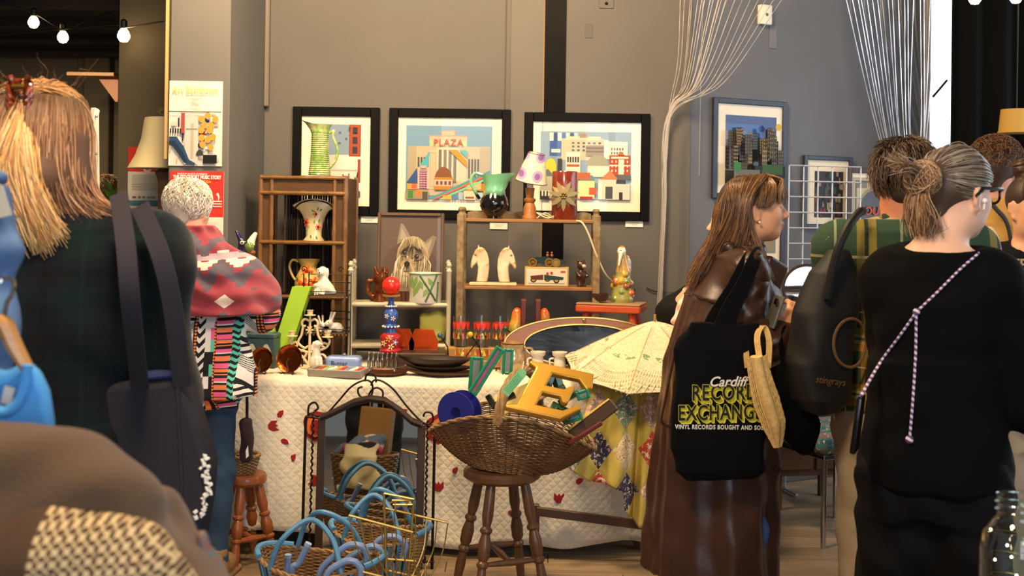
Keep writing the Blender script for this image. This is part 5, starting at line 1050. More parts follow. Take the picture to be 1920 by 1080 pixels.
# 4 night city on the angled wall
P4 = [('1f3a7a', 0, 0, 1, .35), ('2f5aa0', 0, .12, .7, .3), ('6a7a96', 0, .22, .4, .40), ('3a3630', 0, .35, 1, 1)]
for i in range(26):
    u, v = r_.uniform(0, .92), r_.uniform(.16, .5); w_, h_ = r_.uniform(.06, .14), r_.uniform(.2, .4); cc = r_.choice(['2b2a2c', '4a4236', '5c5240', '3a3a44', '6d5a3a']); P4.append((cc, u, v, min(1, u+w_), v+h_)); P4 += windows(r_.choice(['d0a04a', '8a8474', 'c9b27a', '6a6a70']), u, v, min(1, u+w_), v+h_, 3, 6, .4, .4)
P4 += [disc('d0b040', .86, .16, .06, .05), ('242a24', .4, .72, 1, .88), ('3a5a34', .55, .70, .95, .84), ('6d6a5c', 0, .78, .5, 1), ('8a4a34', .1, .86, .5, .95), ('4a4a4c', .4, .9, 1, 1), ('c0602e', .62, .86, .7, .9), ('3a7a4a', 0, .68, .14, .8)]
def rpic(label, box, polys, mount, **k):
    c_ = wr((box[0]+box[2])/2, (box[1]+box[3])/2, .014); return picture(label, box, polys, mount, P=c_, rz=RA, s_=F/c_.y*cos(RA)*.985, **k)
navy = mat('navy frame lacquer', '23293a', .4)
rpic('navy framed print of a city at night on the angled grey wall', (1330, 198, 1482, 362), P4, (1356, 225, 1461, 340), fm=navy, fw=9)
P5 = [('8a8a82', 0, 0, 1, 1), ('4a5a4a', .1, .3, .5, .9), ('2b3a3a', .5, .1, .8, .6), ('9a8a6a', .3, .6, .9, .95), ('35463c', .1, .5, .35, .9)]
rpic('navy framed print hanging lower on the angled wall, beside the auburn hair', (1392, 376, 1474, 498), P5, (1420, 400, 1457, 470), fm=navy, fw=8, glass=False)
t = thing('caption_card', 'white caption card low on the angled wall', 'card', wr(1463, 506, .004), RA); mb = MB(); mb.box((0, 0, 0), (.05, .004, .035), bev=.0006); mb.build('card', cardm, t)
P6 = [('3a3a40', 0, 0, 1, 1)]
for i in range(40): u, v = r_.random()*.9, r_.random()*.9; P6.append((r_.choice(['8a3a34', '5c6a70', '9a8a74', '2b2b30', 'a8a090', '6a4a3a', '3f5a5c']), u, v, u+r_.uniform(.04, .12), v+r_.uniform(.06, .2)))
rpic('navy framed print of small figures behind the wire grid', (1500, 301, 1604, 420), P6, (1524, 326, 1585, 402), fm=navy, fw=7, glass=False)
# 5 brown frame with hat
P7 = [('b3a06a', 0, 0, 1, 1), ('2b2a2c', .06, .06, .94, .94), ('b8a878', .10, .10, .90, .90), ('6d5a34', .10, .10, .4, .2), disc('8a7a4a', .5, .75, .40, .55), disc('17181f', .58, .72, .42, .48), ('17181f', .2, .66, 1, .95)]
c_ = wr(1632, 376, .10); t = picture('brown framed poster with cream border and a navy cap, half hidden by the plaid man', (1588, 318, 1690, 440), P7, (1602, 336, 1676, 436), P=c_, rz=RA*.6, s_=F/c_.y, fw=10, fm=wood('brown frame', '3f2a1c', '2c1c12', 2))
text('LOU', .062, 'lettering', mat('red cap lettering', 'b04a34', .6), t, (-.015, -.012, -.06), bold=.002, shear=.1)
# dog portrait leaning on the white shelf
D = [('65544a', 0, 0, 1, 1), disc('5c4b41', .5, .75, .5, .45)]
dgl = ['cdbd9c', 'b8a67e', 'ddd2b8', 'a08c68', '8f7c5c', 'c4b28c']
D += [('8d8272', [(.27, .36), (.33, .09), (.38, .11), (.50, .27)]), ('a99c88', [(.32, .30), (.345, .15), (.44, .27)]), ('857a68', [(.66, .38), (.86, .24), (.93, .26), (.82, .52)]), ('a39784', [(.71, .38), (.86, .28), (.79, .46)]), disc('b09c78', .54, .52, .27, .27), disc('bba884', .50, .80, .22, .22)]
def hairs(n, f):
    for i in range(n):
        (u0, v0), (um, vm), (u1, v1) = f(); q = r_.uniform(.003, .008); D.append((r_.choice(dgl), [(u0-q, v0), (um-q, vm), (u1, v1), (um+q, vm), (u0+q, v0)]))
def f1(): a = r_.uniform(-1.5, 1.5); l = r_.uniform(.75, 1.1); return (.55+.13*sin(a), .33+.10*(1-cos(a))), (.55+.30*sin(a), .48+.16*(1-cos(a))), (.53+.30*sin(a)*l+r_.uniform(-.04, .04), .60+.34*l*(.55+.45*cos(a)))
def f2(): a = r_.uniform(-1, 1); return (.54+.05*a, .36), (.54+.13*a, .26+.03*a*a), (.54+.21*a+r_.uniform(-.02, .02), .36+.08*a*a+r_.uniform(-.02, .05))
def f3(): a = r_.uniform(-1, 1); return (.47+.05*a, .60), (.47+.12*a, .68), (.47+.15*a+r_.uniform(-.03, .03), .82+.14*r_.random())
hairs(240, f1); D += [disc('8a765a', .41, .46, .085, .05), disc('8a765a', .63, .50, .085, .055), disc('a8946e', .48, .62, .13, .085)]; hairs(70, f3); hairs(90, f2)
D += [disc('2a201c', .42, .465, .036, .030), disc('2a201c', .62, .515, .038, .032), disc('cfc8bc', .43, .455, .007, .006, 6), disc('cfc8bc', .63, .505, .007, .006, 6), disc('231d1c', .465, .61, .048, .038), disc('5a4838', .46, .70, .05, .010)]
picture('portrait painting of a shaggy cream terrier in a thin brown frame', (707, 399, 832, 560), D, (713, 405, 826, 554), Y=5.47, fw=6, fm=wood('walnut frame', '5a3f28', '43301e', 2), glass=True, tilt=R(-4), cat='painting', name='dog_portrait')
# posters on the column
cY = 5.03-.004; cs = F/cY
def poster(label, box, polys, Y=cY, cat='poster', P=None):
    px0, py0, px1, py1 = box; s_ = F/Y; t = thing('poster', label, cat, at((px0+px1)/2, (py0+py1)/2, Y)); mb = MB(); mb.box((0, 0, 0), ((px1-px0)/s_, .002, (py1-py0)/s_), bev=0); mb.build('sheet', mat('poster paper', 'e2dccd', .6), t); art(t, (px1-px0)/s_, (py1-py0)/s_, polys, -.0015); return t
A = [('e6dfcf', 0, 0, 1, 1), ('d9d5cd', .02, .37, .98, .99)]
for i in range(60):
    u, v = r_.uniform(.02, .9), r_.uniform(.38, .93); cc = r_.choice(['23294f', '23294f', 'cfc4ae', 'ffffff', '9a9a98', 'b5a58a', '8a3a34', '1d1d24']); w_, h_ = r_.choice([(.03, .10), (.08, .025), (.10, .05), (.025, .06)]); A.append((cc, u, v, min(.98, u+w_), min(.985, v+h_)))
A += windows('1d1d24', .02, .56, .30, .62, 6, 1, .6, .9)+[('9c4a40', .24, .38, .31, .62), ('c4c2bc', .31, .42, .56, .98), ('b0a890', .42, .5, .48, .92), ('8a8a88', .33, .56, .55, .58), ('23466a', [(.02, .66), (.16, .66), (.30, .78), (.40, .93), (.52, .97), (.50, 1-.01), (.34, .98), (.22, .86), (.10, .76), (.02, .74)]), ('1a2f4a', [(.02, .71), (.13, .71), (.27, .83), (.37, .96), (.32, .97), (.2, .86), (.09, .77), (.02, .75)])]
for u, v in ((.62, .45), (.74, .41), (.88, .45), (.68, .52), (.80, .52), (.62, .58), (.78, .58), (.63, .67), (.75, .69), (.84, .66), (.65, .75), (.80, .78)): A.append(disc('d9973a', u, v, .058, .040))
A += [('121216', .66, .87, .92, .97), disc('3a3a40', .60, .88, .07, .07, 12, 0, pi), ('23294f', .01, .36, .99, .37)]
t = poster('art exhibition poster with yellow title and a collage of blue and orange shapes', (317, 152, 417, 311), A)
text('Art Exhibition', 16.5/cs, 'lettering', mat('yellow lettering', 'd6b63c', .6), t, (0, -.012, 62/cs), sx=.92)
for j, (tx, dz, sz) in enumerate((('STOCKPORT', 73, 4.5), ('The Real Neil Keen', 52, 4.4), ('DISPLAY', 44, 4.2), ('10-TUES', 40, 5), ('27 FEB', 34, 5), ('RUNNING AT GREAT UNDERBANK', 26, 3.4))): text(tx if j not in (0,) else 'S T O C K P O R T', sz/cs, 'lettering', mat('grey lettering', '9a9488', .7), t, (0, -.012, dz/cs))
RDP = 'd8362c'
B = [('e6dfd2', 0, 0, 1, 1), (RDP, 0, 0, 1, .54)]+[('a9a398', .58, .66+.024*i, .58+.34*r_.uniform(.6, 1), .672+.024*i) for i in range(6)]+[('a9a398', .1, .66+.024*i, .5, .672+.024*i) for i in range(9)]+[('f4e3da', [(.86, .27), (.90, .25), (.93, .30), (.90, .36), (.90, .30)])]+[('f0c9c0', .62, .345+.03*i, .97, .36+.03*i) for i in range(3)]
t = poster('red and white music story poster low on the grey column', (318, 321, 419, 480), B)
text('THE STOCKPORT MUSIC STORY', 9.4/cs, 'lettering', mat('white lettering', 'f2ebe4', .6), t, (1/cs, -.008, 68/cs), bold=.0007, sx=.66)
text('WORDS BY AN ARTS CO PRESENTS', 4.4/cs, 'lettering', mat('white lettering'), t, (-8/cs, -.008, 74/cs), sx=.8)
text('Thursday 14 November at 7.30pm', 7/cs, 'lettering', mat('orange lettering', 'f0a83a', .6), t, (-7/cs, -.008, 60/cs), bold=.0003, sx=.70)
text('STOCKPORT LEGACY', 4.6/cs, 'lettering', mat('grey lettering'), t, (24/cs, -.008, -18/cs), sx=.8)
lY = 5.89; ls = F/lY
B = [('e0d9c8', 0, 0, 1, 1), (RDP, 0, 0, 1, .46), disc('e8ddd0', .55, .36, .14, .12), disc(RDP, .55, .36, .09, .07)]+[('b0a898', .12, .52+.03*i, .88, .535+.03*i) for i in range(10)]+[('8a5a4a', .14, .92, .24, .96), ('9a6a5a', .3, .92, .38, .96), ('c07a3a', .42, .92, .5, .96), ('a09888', .56, .92, .8, .96)]
poster('red headed flyer on the olive panel behind the lampshade', (240, 276, 306, 376), B, lY)
P8 = [('c9b98a', 0, 0, 1, 1), ('5f8a94', .05, .1, .95, .7)]
t = thing('leaflet_ledge', 'cream leaflet ledge below the flyer on the olive panel', 'ledge', at(270, 392, lY-.03)); mb = MB(); mb.box((0, 0, 0), (.19, .06, .03)); mb.build('ledge', mat('cream ledge', 'cdb98c', .6), t); mb = MB(); mb.box((0, .01, .028), (.16, .03, .03), (.2, 0, 0)); mb.build('leaflets', mat('teal leaflet', '4f7a84', .6), t)
mb = MB(); mb.box((0, .01, -.14), (.15, .02, .20)); mb.build('sheet', mat('pale sheet', 'b5a992', .7), t)
# ================================================================== THINGS ON THE TABLE, BACK ROW
def m_(px, Y): return px*Y/F
def lathe_obj(name, prof, k, m, parent, n=28, sy=1, wall=0, fn=None, loc=None):
    mb = MB(); P = [(r*k, z*k) for r, z in prof]
    mb.lathe(P, n, sy=sy, fn=fn); o = mb.build(name, m, parent, 50)
    if loc is not None: o.location = loc
    return o
def hollow(prof, t=1.2):
    "outer profile (r,z) bottom to top -> closed pot with an inside"
    return [(0, prof[0][1])]+prof+[(max(r-t, .1), z) for r, z in reversed(prof[1:])]+[(max(prof[0][0]-t, .1), prof[0][1]+t*1.5), (0, prof[0][1]+t*1.5)]
def flower(parent, c, r, cols, m=None, n=6, rot=0, name='painted_flower', tiltx=0):
    mb = MB().color(cols[0])
    mb.prism([(r*(.62+.38*cos(n*a))*cos(a+rot), r*(.62+.38*cos(n*a))*sin(a+rot)) for a in np.linspace(0, 2*pi, 8*n+1)[:-1]], .0025); mb.color(cols[1]); mb.prism([(r*.28*cos(a), r*.28*sin(a)) for a in np.linspace(0, 2*pi, 11)[:-1]], .004)
    o = mb.build(name, attrmat('glaze paint', .2, .5), parent, 0); o.location = c; o.rotation_euler = (tiltx, 0, atan2(c[0], -c[1])*.8 if abs(c[1]) > 1e-6 else 0); return o
def leafp(parent, c, L, ang, col='4f8a3c', name='painted_leaf'):
    mb = MB().color(col); mb.prism([(0, -L/2), (L*.22, 0), (0, L/2), (-L*.22, 0)], .0025, rotm(0, ang, 0)); o = mb.build(name, attrmat('glaze paint'), parent, 0); o.location = c; o.rotation_euler = (0, 0, atan2(c[0], -c[1])*.8 if abs(c[1]) > 1e-6 else 0); return o
bam = mat('bamboo cane', '74501f', .36, col2='5c3c17', vs_=18, coat=.2); bamd = mat('bamboo panel', '523616', .5, col2='432b10', vs_=14); reed = mat('dark reed', '2a1710', .5, col2='1c0f0a', vs_=30)
def cane(mb, a, b, r, nodes=3):
    a, b = Vector(a), Vector(b); P, rr = [], []; N_ = nodes*6
    for i in range(N_+1): t_ = i/N_; P.append(a.lerp(b, t_)); rr.append(r*(1.22 if i % 6 == 3 else 1.0))
    mb.tube(P, rr, 9)
bs = thing('bamboo_shelf', 'tall bamboo shelf unit with dark reed back on the left of the table', 'shelf unit', (on(576, 5.42, TZ).x, 5.42, TZ)); bs.rotation_euler = (0, 0, R(-3)); W, Dp = .405, .26; ZT = 1.595-TZ
for sx_ in (-1, 1):
    for sy_ in (-1, 1): mb = MB(); cane(mb, (sx_*W/2, sy_*Dp/2, .005), (sx_*W/2, sy_*Dp/2, ZT), .0115, 5); mb.build('post', bam, bs)
    mb = MB(); cane(mb, (sx_*(W/2-.052), -Dp/2, .005), (sx_*(W/2-.052), -Dp/2, ZT-.01), .010, 5); mb.build('stile', bam, bs)
    mb = MB(); mb.box((sx_*(W/2-.027), -Dp/2+.006, ZT/2), (.046, .008, ZT-.02)); mb.build('front_panel', bamd, bs); mb = MB(); mb.box((sx_*W/2, 0, ZT/2), (.008, Dp-.02, ZT-.02)); mb.build('side_panel', bamd, bs)
SZ = [.015, 1.02-TZ, 1.277-TZ]
for z_ in SZ+[ZT-.012]: mb = MB(); mb.box((0, .006, z_-.004), (W-.012, Dp-.012, .010)); mb.build('shelf', bamd, bs); mb = MB(); cane(mb, (-W/2, -Dp/2-.004, z_), (W/2, -Dp/2-.004, z_), .0095, 3); mb.build('rail', bam, bs)
mb = MB(); cane(mb, (-W/2, -Dp/2-.006, ZT-.085), (W/2, -Dp/2-.006, ZT-.085), .010, 3); mb.build('rail', bam, bs); mb = MB(); mb.box((0, -Dp/2+.004, ZT-.045), (W-.1, .006, .07)); mb.build('fascia', bamd, bs)
for i in range(24): mb = MB(); X = -W/2+.055+(W-.11)*i/23; mb.tube([(X, Dp/2-.012, .01), (X+random.uniform(-.002, .002), Dp/2-.012, ZT-.02)], .0055, 6); mb.build('reed', reed if i % 5 else mat('pale reed', '6b5340', .5), bs)
# green lustre jug
def lustre(x, y, z): return colmix(ramp(noise(40, 3), [(.4, (0, 0, 0)), (.65, (1, 1, 1))]), '6f9a48', 'b5b083')
k = m_(1, 5.38); lg = patmat('green lustre glaze', lustre, .15, coat=.7)
t = thing('green_jug', 'tall ribbed green lustre jug on top of the bamboo shelf', 'jug', (on(590, 5.40, 0).x, 5.40, 1.598)); pr = [(20, 0), (21, 2)]
for i in range(20): z_ = 4+i*3.9; r_0 = np.interp(z_, [0, 20, 40, 75, 90], [20.5, 18, 16.5, 15.5, 17]); pr += [(r_0, z_), (r_0+1.3, z_+1.9)]
pr += [(17, 84), (20, 92), (23, 96)]
def spout(q, a, i): 
    z_ = q[2]; f = max(0, (z_/k-80)/16); c_ = max(0, -cos(a)); return (q[0]*(1+.55*f*c_**3)-.0, q[1]*(1-.12*f), z_+f*c_**3*8*k)
lathe_obj('body', hollow(pr, 1.5), k, lg, t, 32, fn=spout); mb = MB(); mb.tube([(x*k, 0, z*k) for x, z in [(q.x, q.z) for q in spline([(16, 0, 80), (26, 0, 84), (24, 0, 74), (33, 0, 50), (30, 0, 30), (20, 0, 16), (17, 0, 14)], 6)]], [2.6*k]*37, 8); mb.build('handle', lg, t)
# fan vase
crm = mat('cream glaze', 'cdb992', .18, coat=.6, col2='bfa878', vs_=20)
k = m_(1, 5.38); t = thing('fan_vase', 'cream fan-shaped vase painted with red flowers on the upper bamboo shelf', 'vase', (on(581, 5.38, 0).x, 5.38, 1.277+.002))
def fan(q, a, i): z_ = q[2]/k; f = np.interp(z_, [0, 8, 30, 55, 66, 80], [1, .86, .86, 1.25, 1.75, 2.15]); return (q[0]*f, q[1]*np.interp(z_, [0, 30, 80], [.62, .5, .36]), q[2]+max(0, z_-60)/20*k*(-20*(abs(q[0])/(22*k))**2*1.0+6))
lathe_obj('body', hollow([(20, 0), (21, 3), (17, 10), (17.5, 20), (18.5, 35), (19, 48), (20, 58), (20.5, 66), (20.5, 76)], 1.5), k, crm, t, 40, fn=fan)
rp = ['cf4a24', '2a1510']
for x, z, r_1 in ((-13, 36, 8.5), (5, 52, 7), (9, 28, 6)): flower(t, (x*k, -np.interp(z, [0, 30, 80], [.62, .5, .36])*18.8*k, z*k), r_1*k, rp)
for x, z, a in ((8, 62, .2), (14, 60, .7), (-1, 58, -.8), (2, 38, 0), (11, 40, .3), (-12, 20, .4), (-4, 10, 0), (7, 8, -.4)): leafp(t, (x*k, -np.interp(z, [0, 30, 80], [.64, .52, .40])*18.8*k, z*k), 8*k, a)
mb = MB(); mb.tube(spline([(-38*k, -.01, 60*k), (-25*k, -.016, 72*k), (0, -.018, 78*k), (25*k, -.016, 73*k), (38*k, -.01, 62*k)], 6), 1.6*k, 7); mb.build('rim_band', mat('dark umber glaze', '2b1a12', .2), t)
# floral jug
k = m_(1, 5.36); t = thing('floral_jug', 'cream jug with big orange flowers on the middle bamboo shelf', 'jug', (on(572, 5.37, 0).x, 5.37, 1.02+.002))
lathe_obj('body', hollow([(18, 0), (20, 3), (25, 14), (26, 24), (22, 38), (16, 50), (15, 56), (22, 68)], 1.5), k, mat('mottled cream glaze', 'c9a868', .2, col2='a8863f', vs_=40, coat=.5), t, 30)
mb = MB(); mb.tube([(x*k, 0, z*k) for x, _, z in spline([(-16, 0, 62), (-30, 0, 66), (-36, 0, 54), (-30, 0, 36), (-22, 0, 26)], 6)], 2.4*k, 8); mb.build('handle', mat('mottled cream glaze'), t)
for x, z, r_1 in ((0, 46, 13), (-4, 22, 14), (14, 26, 11)): flower(t, (x*k, -np.interp(z, [0, 24, 50], [20, 26.5, 17.5])*k*sqrt(max(.2, 1-(x/26)**2)), z*k), r_1*k, ['d8521e', '7a2a10'], n=5)
for x, z, a in ((-16, 12, .5), (8, 8, -.4), (18, 14, .6), (-18, 32, -.5)): leafp(t, (x*k, -25*k*sqrt(max(.2, 1-(x/27)**2)), z*k), 11*k, a, '3f6a34')
# two tier wire stand with figurines
k = m_(1, 5.12); wi = mat('black wire', '14130f', .45, .6); t = thing('wire_stand', 'black scrollwork wire stand with two tiers before the bamboo shelf', 'display stand', (on(612, 5.12, TZ).x, 5.12, TZ)); o0 = t.location
zt = [TZ+.155-TZ, 1.045-TZ]; W2, D2 = .195, .13
for sx_ in (-1, 1):
    for sy_ in (-1, 1): mb = MB(); mb.tube([(sx_*W2/2, sy_*D2/2, 0), (sx_*W2/2, sy_*D2/2, zt[1]+.10)], .0028, 6); mb.build('upright', wi, t)
for z_ in zt:
    mb = MB(); mb.box((0, 0, z_), (W2, D2, .005), bev=.001); mb.build('tray', mat('woven tray', '3a2c1c', .7, bump=.6, bs=120), t)
    for h_ in (.02, .055, .09): mb = MB(); mb.tube([(-W2/2, -D2/2 if h_ < .03 else D2/2, z_+h_), (W2/2, -D2/2 if h_ < .03 else D2/2, z_+h_)], .002, 5); mb.tube([(W2/2, -D2/2, z_+h_), (W2/2, D2/2, z_+h_)], .002, 5); mb.build('rail', wi, t)
    for i in range(13): mb = MB(); X = -W2/2+W2*i/12; mb.ball((X, -D2/2-.003, z_-.006), .0045, 6); mb.build('bead', mat('copper bead', '7a4f2c', .4, .4), t)
for X, s_ in ((-W2/2, 1), (W2/2-.03, 1)): mb = MB(); mb.tube([(X+.014*(1-q/14)*cos(q*.6), -D2/2, zt[1]+.12+.014*(1-q/14)*sin(q*.6)) for q in range(13)], .0022, 5); mb.build('scroll', wi, t)
wg = mat('white glazed china', 'd9d2c2', .15, coat=.6)
def spaniel(t, k, m=wg):
    S = Sdf(); S.el((0, 0, 14*k), (12*k, 13*k, 14*k), k=6*k); S.el((6*k, 2*k, 10*k), (12*k, 12*k, 10*k), k=6*k); S.rc((-1*k, -3*k, 18*k), (-2*k, -4*k, 36*k), 10*k, 8*k, 6*k); S.el((-3*k, -5*k, 44*k), (9*k, 9.5*k, 9*k), k=4*k); S.el((-4*k, -13*k, 41*k), (5*k, 5*k, 4.5*k), k=3*k)
    for i in (-1, 1): S.el((-3*k+i*9*k, -4*k, 41*k), (3*k, 5*k, 9*k), k=2*k); S.rc((-4*k+i*5*k, -9*k, 20*k), (-4*k+i*5*k, -12*k, 2*k), 3.6*k, 3*k, 3*k); S.el((-4*k+i*5*k, -14*k, 2.4*k), (3.5*k, 5*k, 2.6*k), k=2*k)
    S.el((16*k, 0, 5*k), (7*k, 5*k, 4*k), k=5*k); o = S.build('figure', m, t, 1.3*k)
    for i in (-1, 1): mb = MB(); mb.ball((-4*k+i*3.6*k, -13.3*k, 46*k), 1.0*k, 6); mb.build('eye', mat('black glaze', '0b0b0b', .15), t)
    mb = MB(); mb.ball((-4*k, -17.8*k, 42*k), 1.4*k, 6); mb.build('nose', mat('black glaze'), t)
k = m_(1, 5.1); t = thing('spaniel_figurine', 'white china spaniel sitting on the top tier of the wire stand', 'figurine', (on(602, 5.1, 0).x, 5.11, TZ+zt[1]+.003), R(-12)); spaniel(t, k)
t2 = thing('puppy_figurine', 'small white china puppy beside the china spaniel', 'figurine', (on(588, 5.08, 0).x, 5.075, TZ+zt[1]+.003), R(10)); spaniel(t2, k*.42)
rb = mat('grey white china', 'bdb6aa', .2, coat=.4)
for px, sc, rz_, lb in ((620, 1, -.9, 'white china rabbit with pricked ears, right one on the wire stand'), (594, .82, .7, 'white china rabbit, left one on the wire stand')):
    k = m_(1, 5.1)*sc; t = thing('rabbit_figurine', lb, 'figurine', (on(px, 5.1, 0).x, 5.105, TZ+zt[0]+.003), rz_, 'china rabbits'); S = Sdf(); S.el((0, 4*k, 9*k), (9*k, 14*k, 9*k), k=5*k); S.el((0, -10*k, 17*k), (6.5*k, 8*k, 6.5*k), k=4*k); S.el((0, -16*k, 15*k), (4*k, 4*k, 3.6*k), k=3*k); S.el((0, 17*k, 6*k), 4*k, k=2*k)
    for i in (-1, 1): S.rc((i*3*k, -7*k, 21*k), (i*5.5*k, -2*k, 36*k), 2.2*k, 2.6*k, 2*k); S.el((i*5*k, -12*k, 2.5*k), (3*k, 5*k, 2.5*k), k=3*k); S.el((i*7*k, 8*k, 4*k), (4*k, 7*k, 4.5*k), k=3*k)
    S.build('figure', rb, t, 1.2*k)
    for i in (-1, 1): mb = MB(); mb.ball((i*5.2*k, -14*k, 19*k), 1.1*k, 6); mb.build('eye', mat('black glaze'), t)
# lime letter A
k = m_(1, 5.0); t = thing('letter_v', 'lime green wooden letter V standing among the china', 'letter', (on(519, 5.08, TZ).x, 5.08, TZ+.006), R(-6)); gm_ = mat('lime green paint', '8fb82e', .55, col2='9cc43a', vs_=8)
HH = .36
for nm, P in (('arm', [(-.035, 0), (.045, 0), (.158, HH), (.075, HH)]), ('arm', [(-.035, 0), (-.045, 0), (-.158, HH), (-.075, HH), (.0, .10)])):
    mb = MB(); mb.prism([(x-.0, z) for x, z in P], .055); mb.build(nm, gm_, t, 30)
# fish jug held up by the white haired shopper
k = m_(1, 4.68); t = thing('fish_jug', 'dark blue gurgling fish jug held by the white-haired shopper', 'jug', at(463, 515, 4.66), R(10)); S = Sdf(); S.el((0, 0, 22*k), (15*k, 12*k, 24*k), k=6*k, col='0d3a34'); S.el((-2*k, 0, 48*k), (16*k, 11*k, 18*k), k=8*k, col='1c1440'); S.rc((-8*k, 0, 58*k), (-20*k, -1*k, 80*k), 8*k, 3*k, 6*k, col='1f1648'); S.rc((4*k, 0, 58*k), (14*k, 0, 76*k), 9*k, 4*k, 6*k, col='d8cdb4')
S.el((-3*k, 0, 82*k), (7*k, 20*k, 20*k), k=3*k, op='s'); S.el((5*k, -11*k, 52*k), (8*k, 5*k, 8*k), k=2*k, col='5f7a2c'); S.rc((12*k, 0, 30*k), (22*k, 0, 10*k), 4*k, 3*k, 4*k, col='b8a93a'); S.el((8*k, -9*k, 42*k), (8*k, 4*k, 5*k), k=2*k, col='8a4a1e')
S.build('body', attrmat('glaze', .12, .5, coat=.8), t, 1.3*k, base='1c1440'); mb = MB().color('cfd08a'); mb.ball((-9*k, -10*k, 60*k), (4*k, 2.5*k, 4*k), 10); mb.color('0b0b0b').ball((-9*k, -12*k, 60*k), (1.8*k, 1.3*k, 1.8*k), 8); mb.build('eye', attrmat('glaze'), t)
# gilt frame edge
picture('small gilt frame leaning on the bamboo shelf behind the shopper\'s arm', (452, 517, 506, 640), [('5a4a34', 0, 0, 1, 1), ('8a7048', .1, .1, .9, .9), ('4a3a26', .2, .2, .8, .8)], (464, 530, 496, 628), Y=5.2, fw=9, fm=mat('cream gilt', 'cdb98c', .4, .3), tilt=R(-5), name='gilt_frame')
# tin caddy
k = m_(1, 5.0); t = thing('tin_caddy', 'blue painted tin caddy with white panels behind the copper pans', 'tin', (on(494, 5.03, TZ).x, 5.03, TZ+.006), R(-8)); bt_ = mat('blue tin', '4a6470', .35, .4, var=.4, vs_=20); mb = MB(); mb.box((0, 0, 28*k), (56*k, 40*k, 56*k), bev=.004); mb.build('box', bt_, t); mb = MB(); mb.box((0, 0, 60*k), (58*k, 42*k, 9*k), bev=.005); mb.build('lid', bt_, t)
for X in (-16, 12): mb = MB(); mb.prism([(9*k*cos(a)*(1+.15*cos(4*a)), 17*k*sin(a)) for a in np.linspace(0, 2*pi, 25)[:-1]], .002); o = mb.build('panel', mat('cream panel', 'c4bba4', .5, col2='9aa08a', vs_=60), t); o.location = (X*k, -20.6*k, 28*k)
# copper pans
cop = mat('hammered copper', 'a5562c', .28, 1, col2='7a3a1c', vs_=14, bump=.5, bs=70); 
for px, py, r_1, lb in ((491, 679, 23, 'small hammered copper pan on a wire easel, left of the pair'), (543, 678, 26, 'small hammered copper pan on a wire easel, right of the pair')):
    Y = 4.83; k = m_(1, Y); t = thing('copper_pan', lb, 'pan', (on(px, Y, TZ).x, Y, TZ+.006), R(-14), 'copper pans on easels'); M = rotm(R(-78), 0, 0); mb = MB(); mb.lathe([(0, 0), (r_1*.62*k, -.5*k), (r_1*.7*k, 0), (r_1*.86*k, 7*k), (r_1*k, 9*k), (r_1*1.03*k, 8*k), (r_1*.92*k, 5*k), (r_1*.74*k, -2.5*k), (0, -3*k)], 28, (0, 4*k, r_1*k+1*k), rotm(R(78), 0, 0), fn=lambda q, a, i: (q[0], q[1], q[2]+.6*k*sin(a*9)*(i in (3, 4, 5)))); mb.build('dish', cop, t)
    mb = MB(); mb.tube(spline([(0, -5*k, r_1*k+4*k), (-2*k, -10*k, r_1*.8*k), (2*k, -12*k, 8*k), (-4*k, -16*k, 1*k)], 5), 1.5*k, 6); mb.build('handle', mat('dark brass', '5a4a30', .35, .9), t)
    mb = MB(); mb.tube(spline([(-12*k, -14*k, 1*k), (-8*k, 0, 2*k), (0, 12*k, 2*k), (8*k, 0, 2*k), (12*k, -14*k, 1*k)], 5), 1.2*k, 6); mb.tube([(0, 12*k, 2*k), (0, 12*k, 36*k)], 1.2*k, 6); mb.build('easel', wi, t)
# candelabra
Y = 5.0; k = m_(1, Y); iv = mat('cream painted iron', 'cdb992', .5); t = thing('candelabra', 'cream painted scrollwork candelabra with three cups', 'candelabra', (on(580, Y, TZ).x, Y, TZ+.006), R(-5)); mb = MB(); mb.lathe([(0, 0), (16*k, 0), (17*k, 2*k), (6*k, 5*k), (4*k, 12*k), (3*k, 14*k), (2.4*k, 60*k), (2.2*k, 98*k), (0, 98*k)], 16); mb.build('stem', iv, t)
def cup(X, Z, nm='cup'): mb = MB(); mb.lathe([(0, 0), (10*k, .5*k), (11*k, 2*k), (5*k, 3*k), (5.5*k, 10*k), (6.5*k, 11*k), (4*k, 11*k), (3.5*k, 6*k), (0, 6*k)], 16, (X*k, 0, Z*k)); mb.build(nm, iv, t)
cup(0, 98); cup(-34, 58); cup(34, 58)
for s_ in (-1, 1):
    for P in ([(0, 88), (9, 92), (15, 86), (13, 78), (8, 80)], [(13, 78), (16, 62), (22, 48), (10, 38), (2, 42)], [(2, 30), (18, 34), (32, 40), (38, 52), (34, 58)], [(34, 46), (26, 48), (24, 42), (29, 40)], [(3, 8), (14, 22), (26, 26), (34, 14), (30, 2), (24, 0)], [(22, 24), (14, 34), (6, 28), (10, 20)]):
        mb = MB(); mb.tube(spline([(s_*x*k, 0, z*k) for x, z in P], 6), 2.3*k, 7); mb.build('scroll', iv, t)
mb = MB(); mb.prism([(8*k*(.6+.4*cos(6*a))*cos(a), 8*k*(.6+.4*cos(6*a))*sin(a)) for a in np.linspace(0, 2*pi, 49)[:-1]], 5*k, T=(0, -1*k, 72*k)); mb.build('rosette', iv, t)
